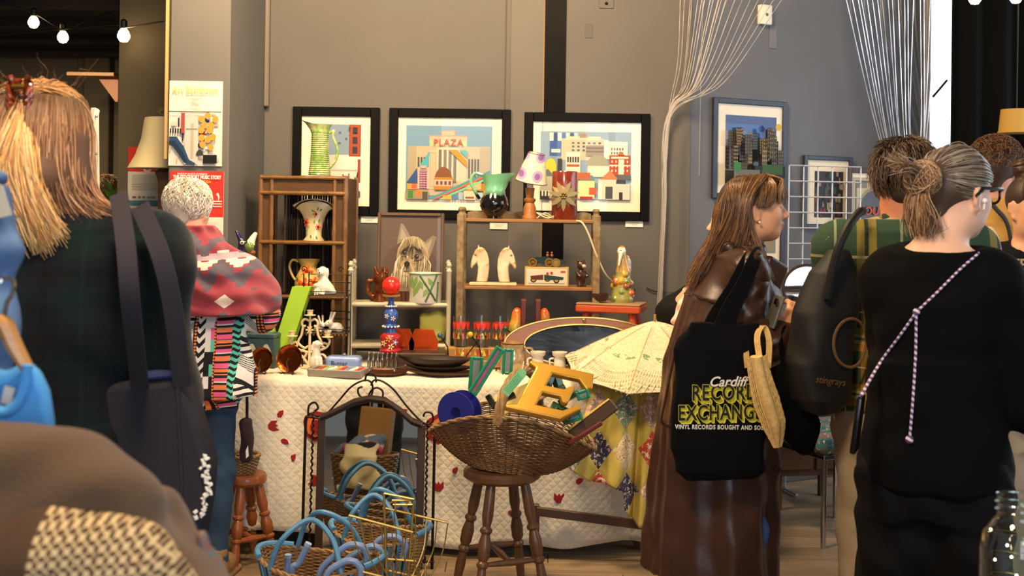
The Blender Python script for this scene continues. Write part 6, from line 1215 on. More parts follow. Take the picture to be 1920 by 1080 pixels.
# sitting china dog in front
Y = 4.93; k = m_(1, Y); t = thing('china_dog', 'white glazed sitting dog on a dark base before the candelabra', 'figurine', (on(592, Y, TZ).x, Y, TZ+.006), R(50)); mb = MB(); mb.lathe([(0, 0), (15*k, 0), (16*k, 2*k), (14*k, 5*k), (0, 5.5*k)], 20); mb.build('base', mat('dark navy glaze', '15161f', .25), t); S = Sdf(); S.el((0, 2*k, 15*k), (11*k, 12*k, 13*k), k=5*k); S.rc((0, 0, 22*k), (0, -2*k, 44*k), 9*k, 6.5*k, 5*k); S.el((0, -3*k, 50*k), (7*k, 8*k, 7*k), k=3*k); S.rc((0, -8*k, 50*k), (0, -15*k, 51*k), 4*k, 2.6*k, 3*k)
for i in (-1, 1): S.rc((i*6*k, 0, 53*k), (i*8*k, 3*k, 40*k), 2.2*k, 3*k, 2*k); S.rc((i*5*k, -7*k, 24*k), (i*5*k, -10*k, 6*k), 3.4*k, 3*k, 2*k)
S.build('figure', wg, t, 1.2*k)
# white spindle shelf
cw_ = mat('cream shelf paint', 'b9b094', .5, var=.2, vs_=18); Y = 5.32; t = thing('spindle_shelf', 'cream painted spindle shelf in front of the dog portrait', 'shelf unit', (on(749, Y, TZ).x, Y, TZ+.005), R(4)); W, Dp, Hh = .455, .22, .475; posts = []
for sx_ in (-1, 1):
    for sy_ in (-1, 1):
        mb = MB(); mb.lathe([(0, 0), (.011, 0), (.0115, Hh-.05), (.014, Hh-.045), (.008, Hh-.03), (.0125, Hh-.018), (.008, Hh-.004), (0, Hh)], 12, (sx_*W/2, sy_*Dp/2, 0)); mb.build('post', cw_, t)
    for z_ in (.09, .28, .44): mb = MB(); mb.tube([(sx_*W/2, -Dp/2, z_), (sx_*W/2, Dp/2, z_)], .008, 8); mb.build('side_rail', cw_, t)
    for i in range(5):
        for z0_, z1_ in ((.09, .26), (.28, .44)): mb = MB(); yv = -Dp/2+Dp*(i+1)/6; mb.tube([(sx_*W/2, yv, z0_), (sx_*W/2, yv, z1_)], .0042, 6); mb.build('spindle', cw_, t)
for z_ in (.08, .272): mb = MB(); mb.box((0, 0, z_), (W, Dp-.01, .010)); mb.build('shelf', cw_, t); mb = MB(); mb.tube([(-W/2, -Dp/2, z_), (W/2, -Dp/2, z_)], .0105, 10); mb.build('rail', cw_, t)
SH = TZ+.005+.279
# brown lustre vase jug on it
Y = 5.3; k = m_(1, Y); br = mat('brown lustre', '3a1a0c', .12, .5, col2='8a4a20', vs_=30); t = thing('brown_vase', 'brown lustre tulip vase with side handle on the cream spindle shelf', 'vase', (on(711, Y, SH).x, Y, SH)); S = Sdf(); S.chain([(0, 0, 3*k), (1*k, 0, 24*k), (3*k, 0, 44*k)], [11*k, 8*k, 14*k], 8*k)
for a in np.linspace(0, 2*pi, 6)[:-1]: S.rc((3*k+8*k*cos(a), 8*k*sin(a), 48*k), (3*k+13*k*cos(a), 13*k*sin(a), 64*k), 5*k, 2*k, 5*k)
S.el((3*k, 0, 62*k), (9*k, 9*k, 18*k), k=4*k, op='s'); S.chain([(-6*k, 0, 40*k), (-20*k, 0, 38*k), (-22*k, 0, 20*k), (-10*k, 0, 6*k)], [3*k, 4*k, 4*k, 3*k], 4*k); S.build('body', br, t, 1.3*k)
tr = thing('log_planter', 'ribbed brown pottery log trough behind the red ball candle', 'planter', (on(735, 5.36, SH).x, 5.36, SH)); mb = MB(); k = m_(1, 5.36)
mb.grid(lambda u, v: (((40+1.4*sin(u*2*pi*26))*k)*cos(u*2*pi), ((13+1.0*sin(u*2*pi*26))*k)*sin(u*2*pi), v*17*k), 104, 2, True); mb.build('wall', mat('ribbed brown pottery', '4a2a18', .5), tr); mb = MB(); mb.lathe([(0, 12*k), (37*k, 12*k)], 24, sy=.32); mb.build('soil', mat('dark earth', '1d130c', .9), tr)
# white bamboo planter
Y = 5.27; k = m_(1, Y); t = thing('bamboo_planter', 'white planter painted with green bamboo on the cream spindle shelf', 'planter', (on(797, Y, SH).x, Y, SH)); pt = mat('white planter glaze', 'cdc8b6', .2, coat=.4); lathe_obj('pot', hollow([(29, 0), (30, 2), (30, 54), (31, 56)], 2), k, pt, t, 36)
def onpot(a, z, r_0=30.3): return (r_0*k*sin(a), -r_0*k*cos(a), z*k)
gb = mat('green bamboo paint', '3f5a2c', .3)
for a0_, z0_, a1_, z1_ in ((-.25, 52, .75, 6), (.85, 54, .10, 4), (.95, 40, .85, 3)):
    mb = MB(); mb.tube([onpot(a0_+(a1_-a0_)*q/12, z0_+(z1_-z0_)*q/12) for q in range(13)], [1.7*k*(1.25 if q % 4 == 0 else 1) for q in range(13)], 6); mb.build('painted_stem', gb, t)
for a, z, an in ((-.9, 40, .2), (-.75, 34, -.1), (-.55, 42, .3), (-.4, 30, .1), (-.2, 36, -.4), (-.62, 22, .3), (.1, 22, .5), (.4, 40, -.5)):
    c_ = onpot(a, z); leafp(t, c_, 20*k, an, '6f8a4a')
mb = MB(); mb.tube([onpot(a, 55, 31.2) for a in np.linspace(0, 2*pi, 33)[:-1]], 1.0*k, 5, closed=True); mb.build('rim_line', mat('green rim', '5f8a5a', .3), t)
# yellow cloth and pale panel below
t = thing('yellow_cloth', 'pale yellow folded cloth under the cream spindle shelf', 'cloth', (on(808, 5.35, TZ).x, 5.35, TZ+.09), 0); S = Sdf(); S.bx((0, 0, .07), (.055, .05, .07), .03); S.el((.03, -.02, .09), (.05, .04, .06), k=.03); S.build('fold', mat('yellow towelling', 'c9c25e', .95, bump=.6, bs=250), t, .005, foldfn(.004, 50, 40))
# amber glass bookends
amb = bpy.data.materials.new('amber glass'); amb.use_nodes = True; b = amb.node_tree.nodes['Principled BSDF']; b.inputs['Base Color'].default_value = (*hx('c84e10'), 1); b.inputs['Transmission Weight'].default_value = .55; b.inputs['Roughness'].default_value = .12; b.inputs['IOR'].default_value = 1.45
for px, lb in ((750, 'amber glass octagonal block behind the painted candlestick'), (794, 'amber glass octagonal block right of the painted candlestick')):
    Y = 5.14; k = m_(1, Y); t = thing('amber_block', lb, 'glass block', (on(px, Y, TZ).x, Y, TZ+.006+.0735), 0, 'amber glass blocks'); P = [(-26, 0), (26, 0), (27, 14), (17, 38), (-17, 38), (-27, 14)]; mb = MB(); mb.prism([(x*k, z*k) for x, z in P], 18*k); mb.build('block', amb, t, 20)
    mb = MB(); mb.prism([(x*.62*k, (z*.62+6)*k) for x, z in P], 3*k, T=(0, -9.5*k, 0)); mb.build('bevel', amb, t, 20)
# butter dish
Y = 4.98; k = m_(1, Y); t = thing('butter_dish', 'pale blue lidded butter dish with dark lettering', 'butter dish', (on(645, Y, TZ).x, Y, TZ+.006), R(-3)); bb_ = mat('blue enamel', '7d93c4', .2, coat=.5); S = Sdf(); S.bx((0, 0, 14*k), (33*k, 17*k, 12*k), 8*k); S.cut(lambda x, y, z: 3*k-z); S.build('lid', bb_, t, 1.3*k); mb = MB(); mb.lathe([(0, 26*k), (2*k, 26*k), (4*k, 29*k), (3*k, 31*k), (0, 32*k)], 10); mb.build('knob', mat('silver', 'c0c0bd', .2, 1), t); mb = MB(); mb.box((0, 0, 2*k), (80*k, 44*k, 3.5*k), bev=1.5*k, seg=2); mb.build('dish', bb_, t)
text('Butter', 12*k, 'lettering', mat('navy lettering', '2f3850', .5), t, (-6*k, -17.5*k, 13*k), (pi/2-.04, 0, 0), extrude=.0006)
# tray of crackers
t = thing('cracker_tray', 'grey wooden tray of coloured crackers at the table front', 'tray', (on(630, 4.80, TZ).x+.01, 4.805, TZ+.006), R(-10)); gy = wood('grey tray wood', '8a8274', '756d60', 0); w_, d_ = .225, .12
for X, Yy, sx_, sy_ in ((0, -d_/2, w_, .012), (0, d_/2, w_, .012), (-w_/2, 0, .012, d_), (w_/2, 0, .012, d_)): mb = MB(); mb.box((X, Yy, .016), (sx_, sy_, .032)); mb.build('side', gy, t)
mb = MB(); mb.box((0, 0, .006), (w_, d_, .006)); mb.build('base', mat('red tray lining', 'a8362a', .7), t)
ck = thing('cracker', 'coloured paper cracker in the grey tray', 'cracker', (0, 0, 0), 0, 'crackers in the grey tray'); mb = MB(); mb.tube([(0, -.045, 0), (0, -.028, 0), (0, -.022, 0), (0, .022, 0), (0, .028, 0), (0, .045, 0)], [.009, .005, .009, .009, .005, .009], 8); mb.build('tube', mat('cracker white', 'e0d8c8', .5), ck); b0 = t
cols = ['c0372c', '6fae6a', 'e6dfd0', 'd89a5a', 'c0372c', '5a8ab0', 'e6dfd0', 'c0372c']
for i in range(8):
    c2 = ck if i == 0 else copy_tree(ck); c2.location = b0.matrix_basis @ Vector((-.085+.024*i, 0, .021)); c2.rotation_euler = (R(6), 0, R(-10-14)); c2['label'] = ('leftmost' if i == 0 else ['', 'second', 'third', 'fourth', 'fifth', 'sixth', 'seventh', 'eighth'][i])+' coloured paper cracker from the left in the grey tray'
    ch = c2.children[0]; ch.data = ch.data.copy(); ch.data.materials[0] = mat('cracker '+cols[i], cols[i], .5)
# copper plate with toast rack
Y = 4.86; k = m_(1, Y); t = thing('copper_plate', 'round tarnished copper plate under the silver toast rack', 'plate', (on(717, Y, TZ).x, Y+.01, TZ+.006)); mb = MB(); mb.lathe([(0, 0), (38*k, 0), (46*k, 4*k), (47*k, 5*k), (40*k, 2.5*k), (0, 2*k)], 36); mb.build('dish', mat('tarnished copper', '6b3a20', .35, .9, col2='8a5a34', vs_=20), t)
sl = mat('silver', 'c0c0bd', .2, 1); t = thing('toast_rack', 'silver toast rack standing on the copper plate', 'toast rack', (on(717, Y, TZ).x, Y+.005, TZ+.006+4*k), R(-4)); mb = MB(); mb.tube([(31*k*cos(a), 11*k*sin(a), 7*k) for a in np.linspace(0, 2*pi, 25)[:-1]], 1.4*k, 6, closed=True); mb.build('base', sl, t)
for i in range(7): X = (-26+52*i/6)*k; mb = MB(); mb.tube(spline([(X, -10*k, 7*k), (X, -8*k, 22*k), (X, 0, 33*k), (X, 8*k, 22*k), (X, 10*k, 7*k)], 6), 1.5*k, 7); mb.ball((X, 0, 34.5*k), 2*k, 6); mb.build('arch', sl, t)
for sx_, sy_ in ((-1, -1), (1, -1), (-1, 1), (1, 1)): mb = MB(); mb.ball((sx_*24*k, sy_*8*k, 3.0*k), 2.6*k, 7); mb.build('foot', sl, t)
mb = MB(); mb.tube(spline([(31*k, 0, 8*k), (40*k, -3*k, 12*k), (46*k, -4*k, 16*k)], 4), 1.4*k, 6); mb.build('handle', sl, t)
# folk painted candlestick with red ball candle
t = thing('wooden_box', 'flat dark brown wooden box under the painted candlestick', 'box', (on(778, 5.10, TZ).x, 5.10, TZ+.006)); mb = MB(); mb.box((0, 0, .032), (.29, .20, .064)); mb.build('body', wood('dark box wood', '3a2416', '2a180e', 0), t); mb = MB(); mb.box((0, 0, .068), (.295, .205, .010)); mb.build('lid', MATS['dark box wood'], t); BZ = TZ+.006+.073
Y = 5.04; k = m_(1, Y); t = thing('candlestick', 'folk-painted red and blue wooden candlestick', 'candlestick', (on(732, Y, BZ).x, Y, BZ)); blu, red_ = mat('folk blue paint', '2f4f9a', .3, coat=.3), mat('folk red paint', '9a1c22', .3, coat=.3)
lathe_obj('base', [(0, 0), (20, 0), (21, 4), (17, 8), (20, 26), (19, 31), (13, 36), (0, 36)], k, red_, t); lathe_obj('stem', [(0, 36), (11, 36), (9, 44), (15, 48), (9, 52), (8, 54), (14, 66), (13, 74), (7, 82), (10, 86), (6, 90), (5, 98), (8, 103), (0, 103)], k, blu, t); lathe_obj('drip_tray', [(0, 103), (16, 104), (17, 107), (0, 107)], k, mat('ochre wood', 'a8823a', .4), t)
for z_, r_1 in ((48, 15), (86, 10)):
    for j in range(14): a = 2*pi*j/14; mb = MB(); mb.ball((r_1*k*cos(a), r_1*k*sin(a), z_*k), 1.9*k, 6); mb.build('bead', mat('white paint', 'd9d3c6', .4), t)
for a, z, cc in ((-.6, 18, ['c9c48a', 'a05a2a']), (.15, 12, ['d8c79a', '3a6a3a']), (.55, 20, ['8aa5c4', 'e0d8c0']), (-.1, 26, ['c0a84a', '7a3a2a'])): flower(t, (19.3*k*sin(a), -19.3*k*cos(a), z*k), 6*k, cc, n=5)
for a, z, cc in ((-.5, 68, ['d8cdb4', 'c07a34']), (.4, 64, ['d8cdb4', 'b03a2a'])): flower(t, (13.5*k*sin(a), -13.5*k*cos(a), z*k), 5*k, cc, n=5)
t = thing('ball_candle', 'glossy red ball candle on the painted candlestick', 'candle', (on(732, Y, BZ).x, Y, BZ+107*k)); mb = MB(); mb.ball((0, 0, 17*k), 17.5*k, 20); mb.build('wax', mat('red wax', 'd8261a', .25, coat=.3), t); mb = MB(); mb.tube([(0, 0, 34*k), (1*k, 0, 40*k)], .8*k, 5); mb.build('wick', mat('wick', 'c9bfa8', .9), t)
# stacked dark dishes
dkw = mat('dark wooden dish', '1c120c', .4, col2='2a1a10', vs_=12)
for i, (px, rx_, z_, h_, lb, m2) in enumerate(((836, 66, 0, 9, 'brown wooden oval dish at the bottom of the dark stack', wood('brown dish wood', '4a2c18', '351e10', 0)), (828, 58, 9, 9, 'black oval dish in the middle of the dark stack', dkw), (820, 66, 18, 16, 'dark carved leaf-shaped dish on top of the stack', dkw))):
    Y = 4.84; k = m_(1, Y); t = thing('oval_dish', lb, 'dish', (on(px, Y, TZ).x, Y-.01, TZ+.006+z_*k)); f = (1+.0*i); mb = MB(); mb.lathe([(0, 0), (rx_*.6*k, 0), (rx_*.95*k, h_*.75*k), (rx_*k, h_*k), (rx_*.97*k, h_*.98*k), (rx_*.58*k, 2.5*k), (0, 2*k)], 40, sy=.45, fn=(lambda q, a, i_: (q[0]*(1+.16*max(0, -cos(a))**6*(i_ > 1)), q[1], q[2]*(1+.35*max(0, -cos(a))**3)))); mb.build('dish', m2, t)
# glass tumblers on a small wooden tray
t = thing('wooden_riser', 'pale wooden riser under the printed tumblers', 'riser', (on(890, 5.12, TZ).x, 5.12, TZ+.006)); mb = MB(); mb.box((0, 0, .02), (.28, .16, .04)); mb.box((0, .045, .06), (.28, .07, .05)); mb.build('plank', wood('riser wood', 'a07a44', '85622f', 0), t)
gls = glassmat('tumbler glass', (.97, .97, .95), .7); rdp = mat('red print', 'd0372a', .4); ylp = mat('yellow print', 'c9b93a', .4)
Y0 = TZ+.006+.032; spots = [(864, 5.17, 'back row, left'), (903, 5.17, 'back row, middle'), (938, 5.17, 'back row, right'), (868, 5.08, 'front row, left'), (902, 5.08, 'front row, right')]
tu = None
for i, (px, Y, wh) in enumerate(spots):
    k = m_(1, 5.1); t = thing('tumbler', 'clear tall tumbler with red and yellow print, '+wh, 'glass', (on(px, Y, Y0).x, Y, Y0+.0085+(.046 if i < 3 else 0)), i*.5, 'printed glass tumblers'); hh = 58 if i < 3 else 46
    lathe_obj('glass', hollow([(13, 0), (14, 1), (15.5, hh-1), (15.8, hh)], .8), k, gls, t, 24)
    n_ = 10
    for j in range(n_):
        a = 2*pi*j/n_; 
        if i < 3: mb = MB(); mb.prism([(-4.6*k, 0), (4.6*k, 0), (3*k, -8*k), (0, -14*k), (-3*k, -8*k)], .0012, rotm(0, 0, a+pi/2), (15.5*k*cos(a), 15.5*k*sin(a), 46*k)); mb.build('print', rdp if j % 3 != 1 else rdp, t, 0)
        mb = MB(); mb.prism([(-3*k, 0), (3*k, 0), (0, 11*k)], .0012, rotm(0, 0, a+pi/2), (14.7*k*cos(a), 14.7*k*sin(a), (8 if i > 2 else 16)*k)); mb.build('print', ylp if j % 2 else rdp, t, 0)
# distressed wooden rack
dw_ = mat('distressed paint wood', '6b4c2c', .7, col2='8a7d5c', vs_=26, bump=.4, bs=50); dsh = wood('shelf plank', '8a6034', '6b4826', 0); Y = 5.40; t = thing('wooden_rack', 'distressed wooden rack with scalloped top shelf behind the tumblers', 'shelf unit', (on(988, Y, TZ).x, Y, TZ+.005), R(-1.5)); W, Dp = .645, .20; rz0 = TZ+.005; HT = 1.445-rz0
for sx_ in (-1, 1):
    for sy_ in (-1, 1): mb = MB(); mb.box((sx_*W/2, sy_*Dp/2, (HT-.02)/2), (.034, .028, HT-.02), bev=.004); mb.lathe([(0, HT-.022), (.012, HT-.022), (.009, HT-.012), (.0135, HT), (.009, HT+.010), (0, HT+.013)], 10, (sx_*W/2, sy_*Dp/2, 0)); mb.build('post', dw_, t)
    mb = MB(); mb.box((sx_*W/2, 0, .10), (.02, Dp-.03, .03)); mb.build('side_rail', dw_, t)
for z_ in (1.395-rz0, 1.075-rz0): mb = MB(); mb.box((0, 0, z_), (W-.03, Dp, .016)); mb.build('shelf', dsh, t)
mb = MB(); z_ = 1.403-rz0; mb.prism([(-W/2+.02, z_)]+[(-W/2+.02+(W-.04)*i/72, z_+.028+.009*abs(sin(i*pi/9))) for i in range(73)]+[(W/2-.02, z_)], .010, T=(0, Dp/2-.012, 0)); mb.build('scalloped_back', dw_, t)
TOP = 1.404; MID = 1.084
def twotone(x, y, z): return colmix(ramp(z*5.0+noise(30, 3)*.12, [(.60, (0, 0, 0)), (.74, (1, 1, 1))]), '0a0607', '6fae86')
Y = 5.36; k = m_(1, Y); tt = patmat('green to black glaze', twotone, .1, coat=.8); t = thing('two_tone_jug', 'jug glazed pale green above and glossy black below, on the wooden rack', 'jug', (on(926, Y, TOP).x, Y, TOP))
def jsp(q, a, i): z_ = q[2]/k; f = max(0, (z_-40)/40); c_ = max(0, cos(a)); return (q[0]*(1+.65*f*c_**2), q[1]*(1-.1*f), q[2]+f*c_*4*k)
lathe_obj('body', hollow([(15, 0), (14, 4), (22, 12), (27, 24), (26, 34), (20, 44), (17, 52), (19, 66), (26, 82)], 1.6), k, tt, t, 36, fn=jsp); mb = MB(); mb.tube([(x*k, 0, z*k) for x, _, z in spline([(-20, 0, 80), (-36, 0, 84), (-44, 0, 70), (-36, 0, 50), (-27, 0, 36)], 6)], 3*k, 8); mb.build('handle', tt, t)
# bedside lamp
Y = 5.36; k = m_(1, Y); t = thing('table_lamp', 'small turned wood lamp with tilted purple flower shade', 'lamp', (on(993, Y, TOP).x, Y, TOP)); tw2 = wood('turned pine', '9a5f28', '7a4519', 2, coat=.4); lathe_obj('base', [(0, 0), (14, 0), (14, 4), (11, 8), (12, 20), (8, 30), (11, 34), (11, 37), (7, 40), (8, 50), (9, 58), (0, 58)], k, tw2, t); lathe_obj('holder', [(0, 58), (6, 58), (6, 72), (0, 72)], k, mat('white plastic', 'eceae6', .25), t)
def shadep(x, y, z): a = ((x*13+.2).fr()-.5); b_ = ((z*11+.1).fr()-.5); r2 = a*a+b_*b_; c = colmix(r2.lt(.10), 'd9d0a8', 'b08ab0'); c = colmix(r2.lt(.03), c, '7a5a86'); return colmix(r2.gt(.36), c, 'c4a8c0')
mb = MB(); mb.lathe([(30*k, 0), (15*k, 54*k)], 28); o = mb.build('shade', patmat('purple flower shade', shadep, .8), t); o.location = (2*k, -2*k, 70*k); o.rotation_euler = (R(10), R(10), 0); solidify(o, .002)
for z_, r_1 in ((0, 30), (54, 15)): mb = MB(); mb.tube([(r_1*k*cos(a), r_1*k*sin(a), z_*k) for a in np.linspace(0, 2*pi, 29)[:-1]], .9*k, 5, closed=True); mb.build('trim', mat('dark trim', '4a3a44', .6), o)
# wooden cylinder vase with metal flower
Y = 5.36; k = m_(1, Y); t = thing('flower_lantern', 'red-brown cylinder lantern with a big brass flower', 'lantern', (on(1058, Y, TOP).x, Y, TOP)); rbk = mat('red lacquer', '5c1c12', .2, col2='7a2c16', vs_=14, coat=.6); lathe_obj('cylinder', hollow([(23, 0), (24, 2), (24, 88), (23, 90)], 2), k, rbk, t, 32); brz = mat('antique brass', '8a7448', .38, .8)
for j in range(14):
    a = 2*pi*j/14; L_ = 27+3*(j % 2); mb = MB(); mb.prism([(0, 0), (4.2*k, 10*k), (3.8*k, L_*.7*k), (0, L_*k), (-3.8*k, L_*.7*k), (-4.2*k, 10*k)], 1.4*k, rotm(0, a, 0) @ rotm(R(-10+8*(j % 2)), 0, 0), (-3*k, -26*k, 44*k)); mb.build('petal', brz, t, 0)
for j in range(7): a = 2*pi*j/6; mb = MB(); rr0 = 0 if j == 6 else 4.5; mb.ball((-3*k+rr0*k*cos(a), -28*k, 44*k+rr0*k*sin(a)), 2.4*k, 7); mb.build('stamen', brz, t)
cb = thing('lamp_flex', 'coiled cream lamp flex on the wooden rack beside the lantern', 'cable', (on(1022, 5.33, TOP).x, 5.33, TOP)); mb = MB(); mb.tube(spline([(-.04, 0, .004), (.0, -.02, .03), (.04, 0, .005), (.0, .02, .02), (-.04, .0, .03), (.01, -.02, .006), (.05, .01, .02)], 7), .0028, 6); mb.build('flex', mat('cream flex', 'cdbf9c', .5), cb)
fx = thing('hanging_flex', 'cream flex looping down from the rack to the bird lamp', 'cable', at(1082, 414, 5.3)); o0 = Vector(fx.location); mb = MB(); mb.tube([p-o0 for p in spline([at(1080, 414, 5.3), at(1092, 418, 5.27), at(1104, 440, 5.27), at(1118, 478, 5.28), at(1134, 512, 5.3), at(1147, 527, 5.36)], 7)], .0045, 7); mb.build('flex', mat('cream flex'), fx)
# onyx horse heads
def onyx(x, y, z): n = noise(13, 4, None, .5, .9); return ramp(n, [(.35, 'd0c09c'), (.54, 'c2aa7c'), (.64, '9a6226'), (.74, '6b3e14')])
onm = patmat('onyx', onyx, .18, coat=.4, sss=.1)
for px, s_, lb in ((903, -1, 'cream onyx horse head bookend facing left'), (946, 1, 'cream onyx horse head bookend facing right')):
    Y = 5.36; k = m_(1, Y); t = thing('horse_bookend', lb, 'bookend', (on(px, Y, MID).x, Y, MID), 0, 'onyx horse bookends'); mb = MB(); mb.box((0, 0, 3*k), (46*k, 30*k, 6*k), bev=1.5*k); mb.build('base', onm, t)
    P = [(-13, 6), (13, 6), (10, 20), (9, 34), (12, 42), (19, 36), (24, 30), (28, 34), (26, 44), (22, 56), (16, 66), (8, 71), (2, 72), (-6, 68), (-13, 60), (-17, 48), (-18, 34), (-16, 18)]; P = [(s_*x*.78, z) for x, z in P]
    S = Sdf(); q = [Vector((x*k, z*k)) for x, z in P]; mb = MB(); mb.prism([(x*k, z*k) for x, z in P][::s_], 15*k); o = mb.build('head', onm, t, 40); bv = o.modifiers.new('b', 'BEVEL'); bv.width = 2.5*k; bv.segments = 2
    mb = MB(); mb.prism([(s_*3*k, 66*k), (s_*7*k, 76*k), (s_*9*k, 66*k)], 4*k, T=(0, -4*k, 0)); mb.prism([(s_*3*k, 66*k), (s_*7*k, 76*k), (s_*9*k, 66*k)], 4*k, T=(0, 4*k, 0)); mb.build('ear', onm, t)
    mb = MB(); mb.ball((s_*12*k, -8*k, 57*k), (2*k, 1*k, 1.6*k), 7); mb.build('eye', mat('onyx brown', '8a5a2a', .3), t)
# toy car on its box
Y = 5.36; k = m_(1, Y); t = thing('toy_car_box', 'cream carton printed with a vintage toy car', 'box', (on(1025, Y, MID).x, Y, MID), R(-3)); mb = MB(); mb.box((0, 0, 18*k), (82*k, 32*k, 36*k), bev=.8*k); mb.build('carton', mat('kraft card', 'a88a4e', .7), t)
A = [('d3c8ae', 0, 0, 1, 1), disc('2b211c', .18, .68, .075, .17), disc('2b211c', .52, .62, .075, .17), disc('2b211c', .74, .70, .075, .17), disc('a8873a', .18, .68, .045, .10), disc('a8873a', .52, .62, .045, .10), disc('a8873a', .74, .70, .045, .10), ('5a2a24', [(.10, .45), (.42, .36), (.42, .68), (.12, .66)]), ('1f3a34', [(.44, .36), (.92, .50), (.90, .66), (.44, .68)]), disc('a83a2e', .52, .30, .035, .09), disc('a83a2e', .62, .26, .035, .09), ('b8463a', .84, .12, .96, .22), ('8a7a5a', .05, .86, .95, .89)]
art(t, 76*k, 31*k, A, -.0005).location = (0, -16.3*k, 18*k)
t = thing('toy_car', 'dark green vintage tin racing car on top of its carton', 'toy car', (on(1025, Y, MID).x-.003, Y, MID+36.4*k), R(-6)); gr = mat('racing green', '12261f', .25, coat=.6); gd = mat('gilt wheel', '9a7a3a', .35, .8); mb = MB(); mb.prism([(-34*k, 8*k), (-32*k, 16*k), (-4*k, 19*k), (6*k, 18*k), (22*k, 15*k), (36*k, 12*k), (36*k, 7*k), (10*k, 5*k)], 12*k); o = mb.build('body', gr, t, 30); bv = o.modifiers.new('b', 'BEVEL'); bv.width = 1.5*k
for X, sy_ in ((-25, -1), (6, -1), (24, -1), (-25, 1), (6, 1), (24, 1)):
    if X == 24: continue
    mb = MB(); mb.tube([(X*k+7*k*cos(a), sy_*9*k, 8*k+7*k*sin(a)) for a in np.linspace(0, 2*pi, 19)[:-1]], 1.5*k, 6, closed=True)
    for j in range(6): a = pi*j/6; mb.tube([(X*k-6.5*k*cos(a), sy_*9*k, 8*k-6.5*k*sin(a)), (X*k+6.5*k*cos(a), sy_*9*k, 8*k+6.5*k*sin(a))], .5*k, 4)
    mb.build('wheel', gd, t)
mb = MB(); mb.tube([(19*k+7*k*cos(a), -12*k, 8*k+7*k*sin(a)) for a in np.linspace(0, 2*pi, 19)[:-1]], 1.5*k, 6, closed=True); mb.lathe([(0, 0), (5.5*k, 0), (5.5*k, 1*k), (0, 1*k)], 14, (19*k, -11.5*k, 8*k), rotm(pi/2, 0, 0)); mb.build('spare_wheel', gd, t)
for X in (2, 10): mb = MB(); mb.rc = None; mb.ball((X*k, 0, 21*k), 3*k, 8); mb.ball((X*k, 0, 26*k), 2.2*k, 8); mb.build('driver', mat('tin driver', '8a4a2e', .4), t)
# bear
Y = 5.36; k = m_(1, Y); t = thing('bear_figurine', 'small dark brown standing bear at the right of the rack\'s middle shelf', 'figurine', (on(1089, Y, MID).x, Y, MID), R(35)); S = Sdf(); S.el((0, 0, 18*k), (10*k, 9*k, 14*k), k=4*k); S.el((0, -1*k, 40*k), (8.5*k, 8*k, 9*k), k=3*k); S.el((0, -9*k, 38*k), (4*k, 5*k, 3.6*k), k=3*k, col='a8937a')
for i in (-1, 1): S.el((i*7*k, 0, 48*k), 2.8*k, k=2*k); S.rc((i*5*k, -1*k, 8*k), (i*5.5*k, -3*k, 2*k), 4.5*k, 4*k, 3*k); S.rc((i*9*k, 0, 26*k), (i*9*k, -8*k, 20*k), 3.6*k, 3*k, 3*k)
S.build('figure', attrmat('brown carving', .3, .5, coat=.3), t, 1.2*k, base='3a2418')
# painted fruit bookends
Y = 5.2; k = m_(1, Y); mah = wood('mahogany', '5a1f14', '43140c', 2, coat=.3)
def pearp(x, y, z): return ramp((z-.12)*5.2+noise(9, 3)*.3, [(.12, '5a4a20'), (.40, '7a7a2a'), (.62, 'b8862a'), (.85, 'c8551a')])
pm_ = patmat('mottled fruit paint', pearp, .25, coat=.4)
for s_, px, lb in ((-1, 982, 'mahogany bookend with painted gourd, left one'), (1, 1005, 'mahogany bookend with painted gourd, right one')):
    t = thing('gourd_bookend', lb, 'bookend', (on(px, Y, TZ).x, Y, TZ+.006), 0, 'gourd bookends'); b0_ = 44; mb = MB(); mb.box((s_*2*k, 0, (b0_+37)*k), (10*k, 40*k, 86*k)); mb.build('upright', mah, t); mb = MB(); mb.box((s_*22*k, 0, (b0_-2)*k), (46*k, 40*k, 8*k)); mb.build('foot', mah, t); mb = MB(); mb.box((s_*16*k, 0, 20*k), (40*k, 40*k, 40*k)); mb.build('plinth', wood('oak plinth', '7a5a34', '5f4526', 0), t)
    S = Sdf(); S.el((s_*18*k, 0, (b0_+20)*k), (15*k, 15*k, 18*k), k=8*k); S.el((s_*14*k, 0, (b0_+44)*k), (11*k, 11*k, 20*k), k=10*k); S.build('gourd', pm_, t, 1.5*k)
# orange stool with bird
Y = 5.34; k = m_(1, Y); SZ_ = 1.02; t = thing('orange_stool', 'small distressed orange wooden stool standing on the table', 'stool', (on(1145, Y, TZ).x, Y, TZ+.005), R(-16)); hh = SZ_-TZ-.005; orp = mat('worn orange paint', 'b84a22', .5, col2='a83e1c', vs_=16); mb = MB(); mb.box((0, 0, hh-.012), (.305, .19, .010), bev=.003); mb.build('seat_top', wood('worn seat wood', '9a7a58', '7d5f40', 0), t)
mb = MB(); mb.box((0, 0, hh-.034), (.31, .195, .034), bev=.006); mb.build('seat', orp, t)
for sx_ in (-1, 1):
    for sy_ in (-1, 1): mb = MB(); mb.tube([(sx_*.105, sy_*.06, hh-.04), (sx_*.15, sy_*.085, 0)], [.018, .013], 10); mb.build('leg', orp, t)
Y = 5.36; k = m_(1, Y); t = thing('bird_figurine', 'pottery kingfisher with a long white beak perched on a flowery stump', 'figurine', (on(1166, Y, SZ_).x, Y, SZ_+.0005), R(20)); S = Sdf(); S.chain([(0, 0, 4*k), (0, 0, 30*k), (2*k, 0, 52*k)], [22*k, 17*k, 14*k], 6*k, col='8f8c4a')
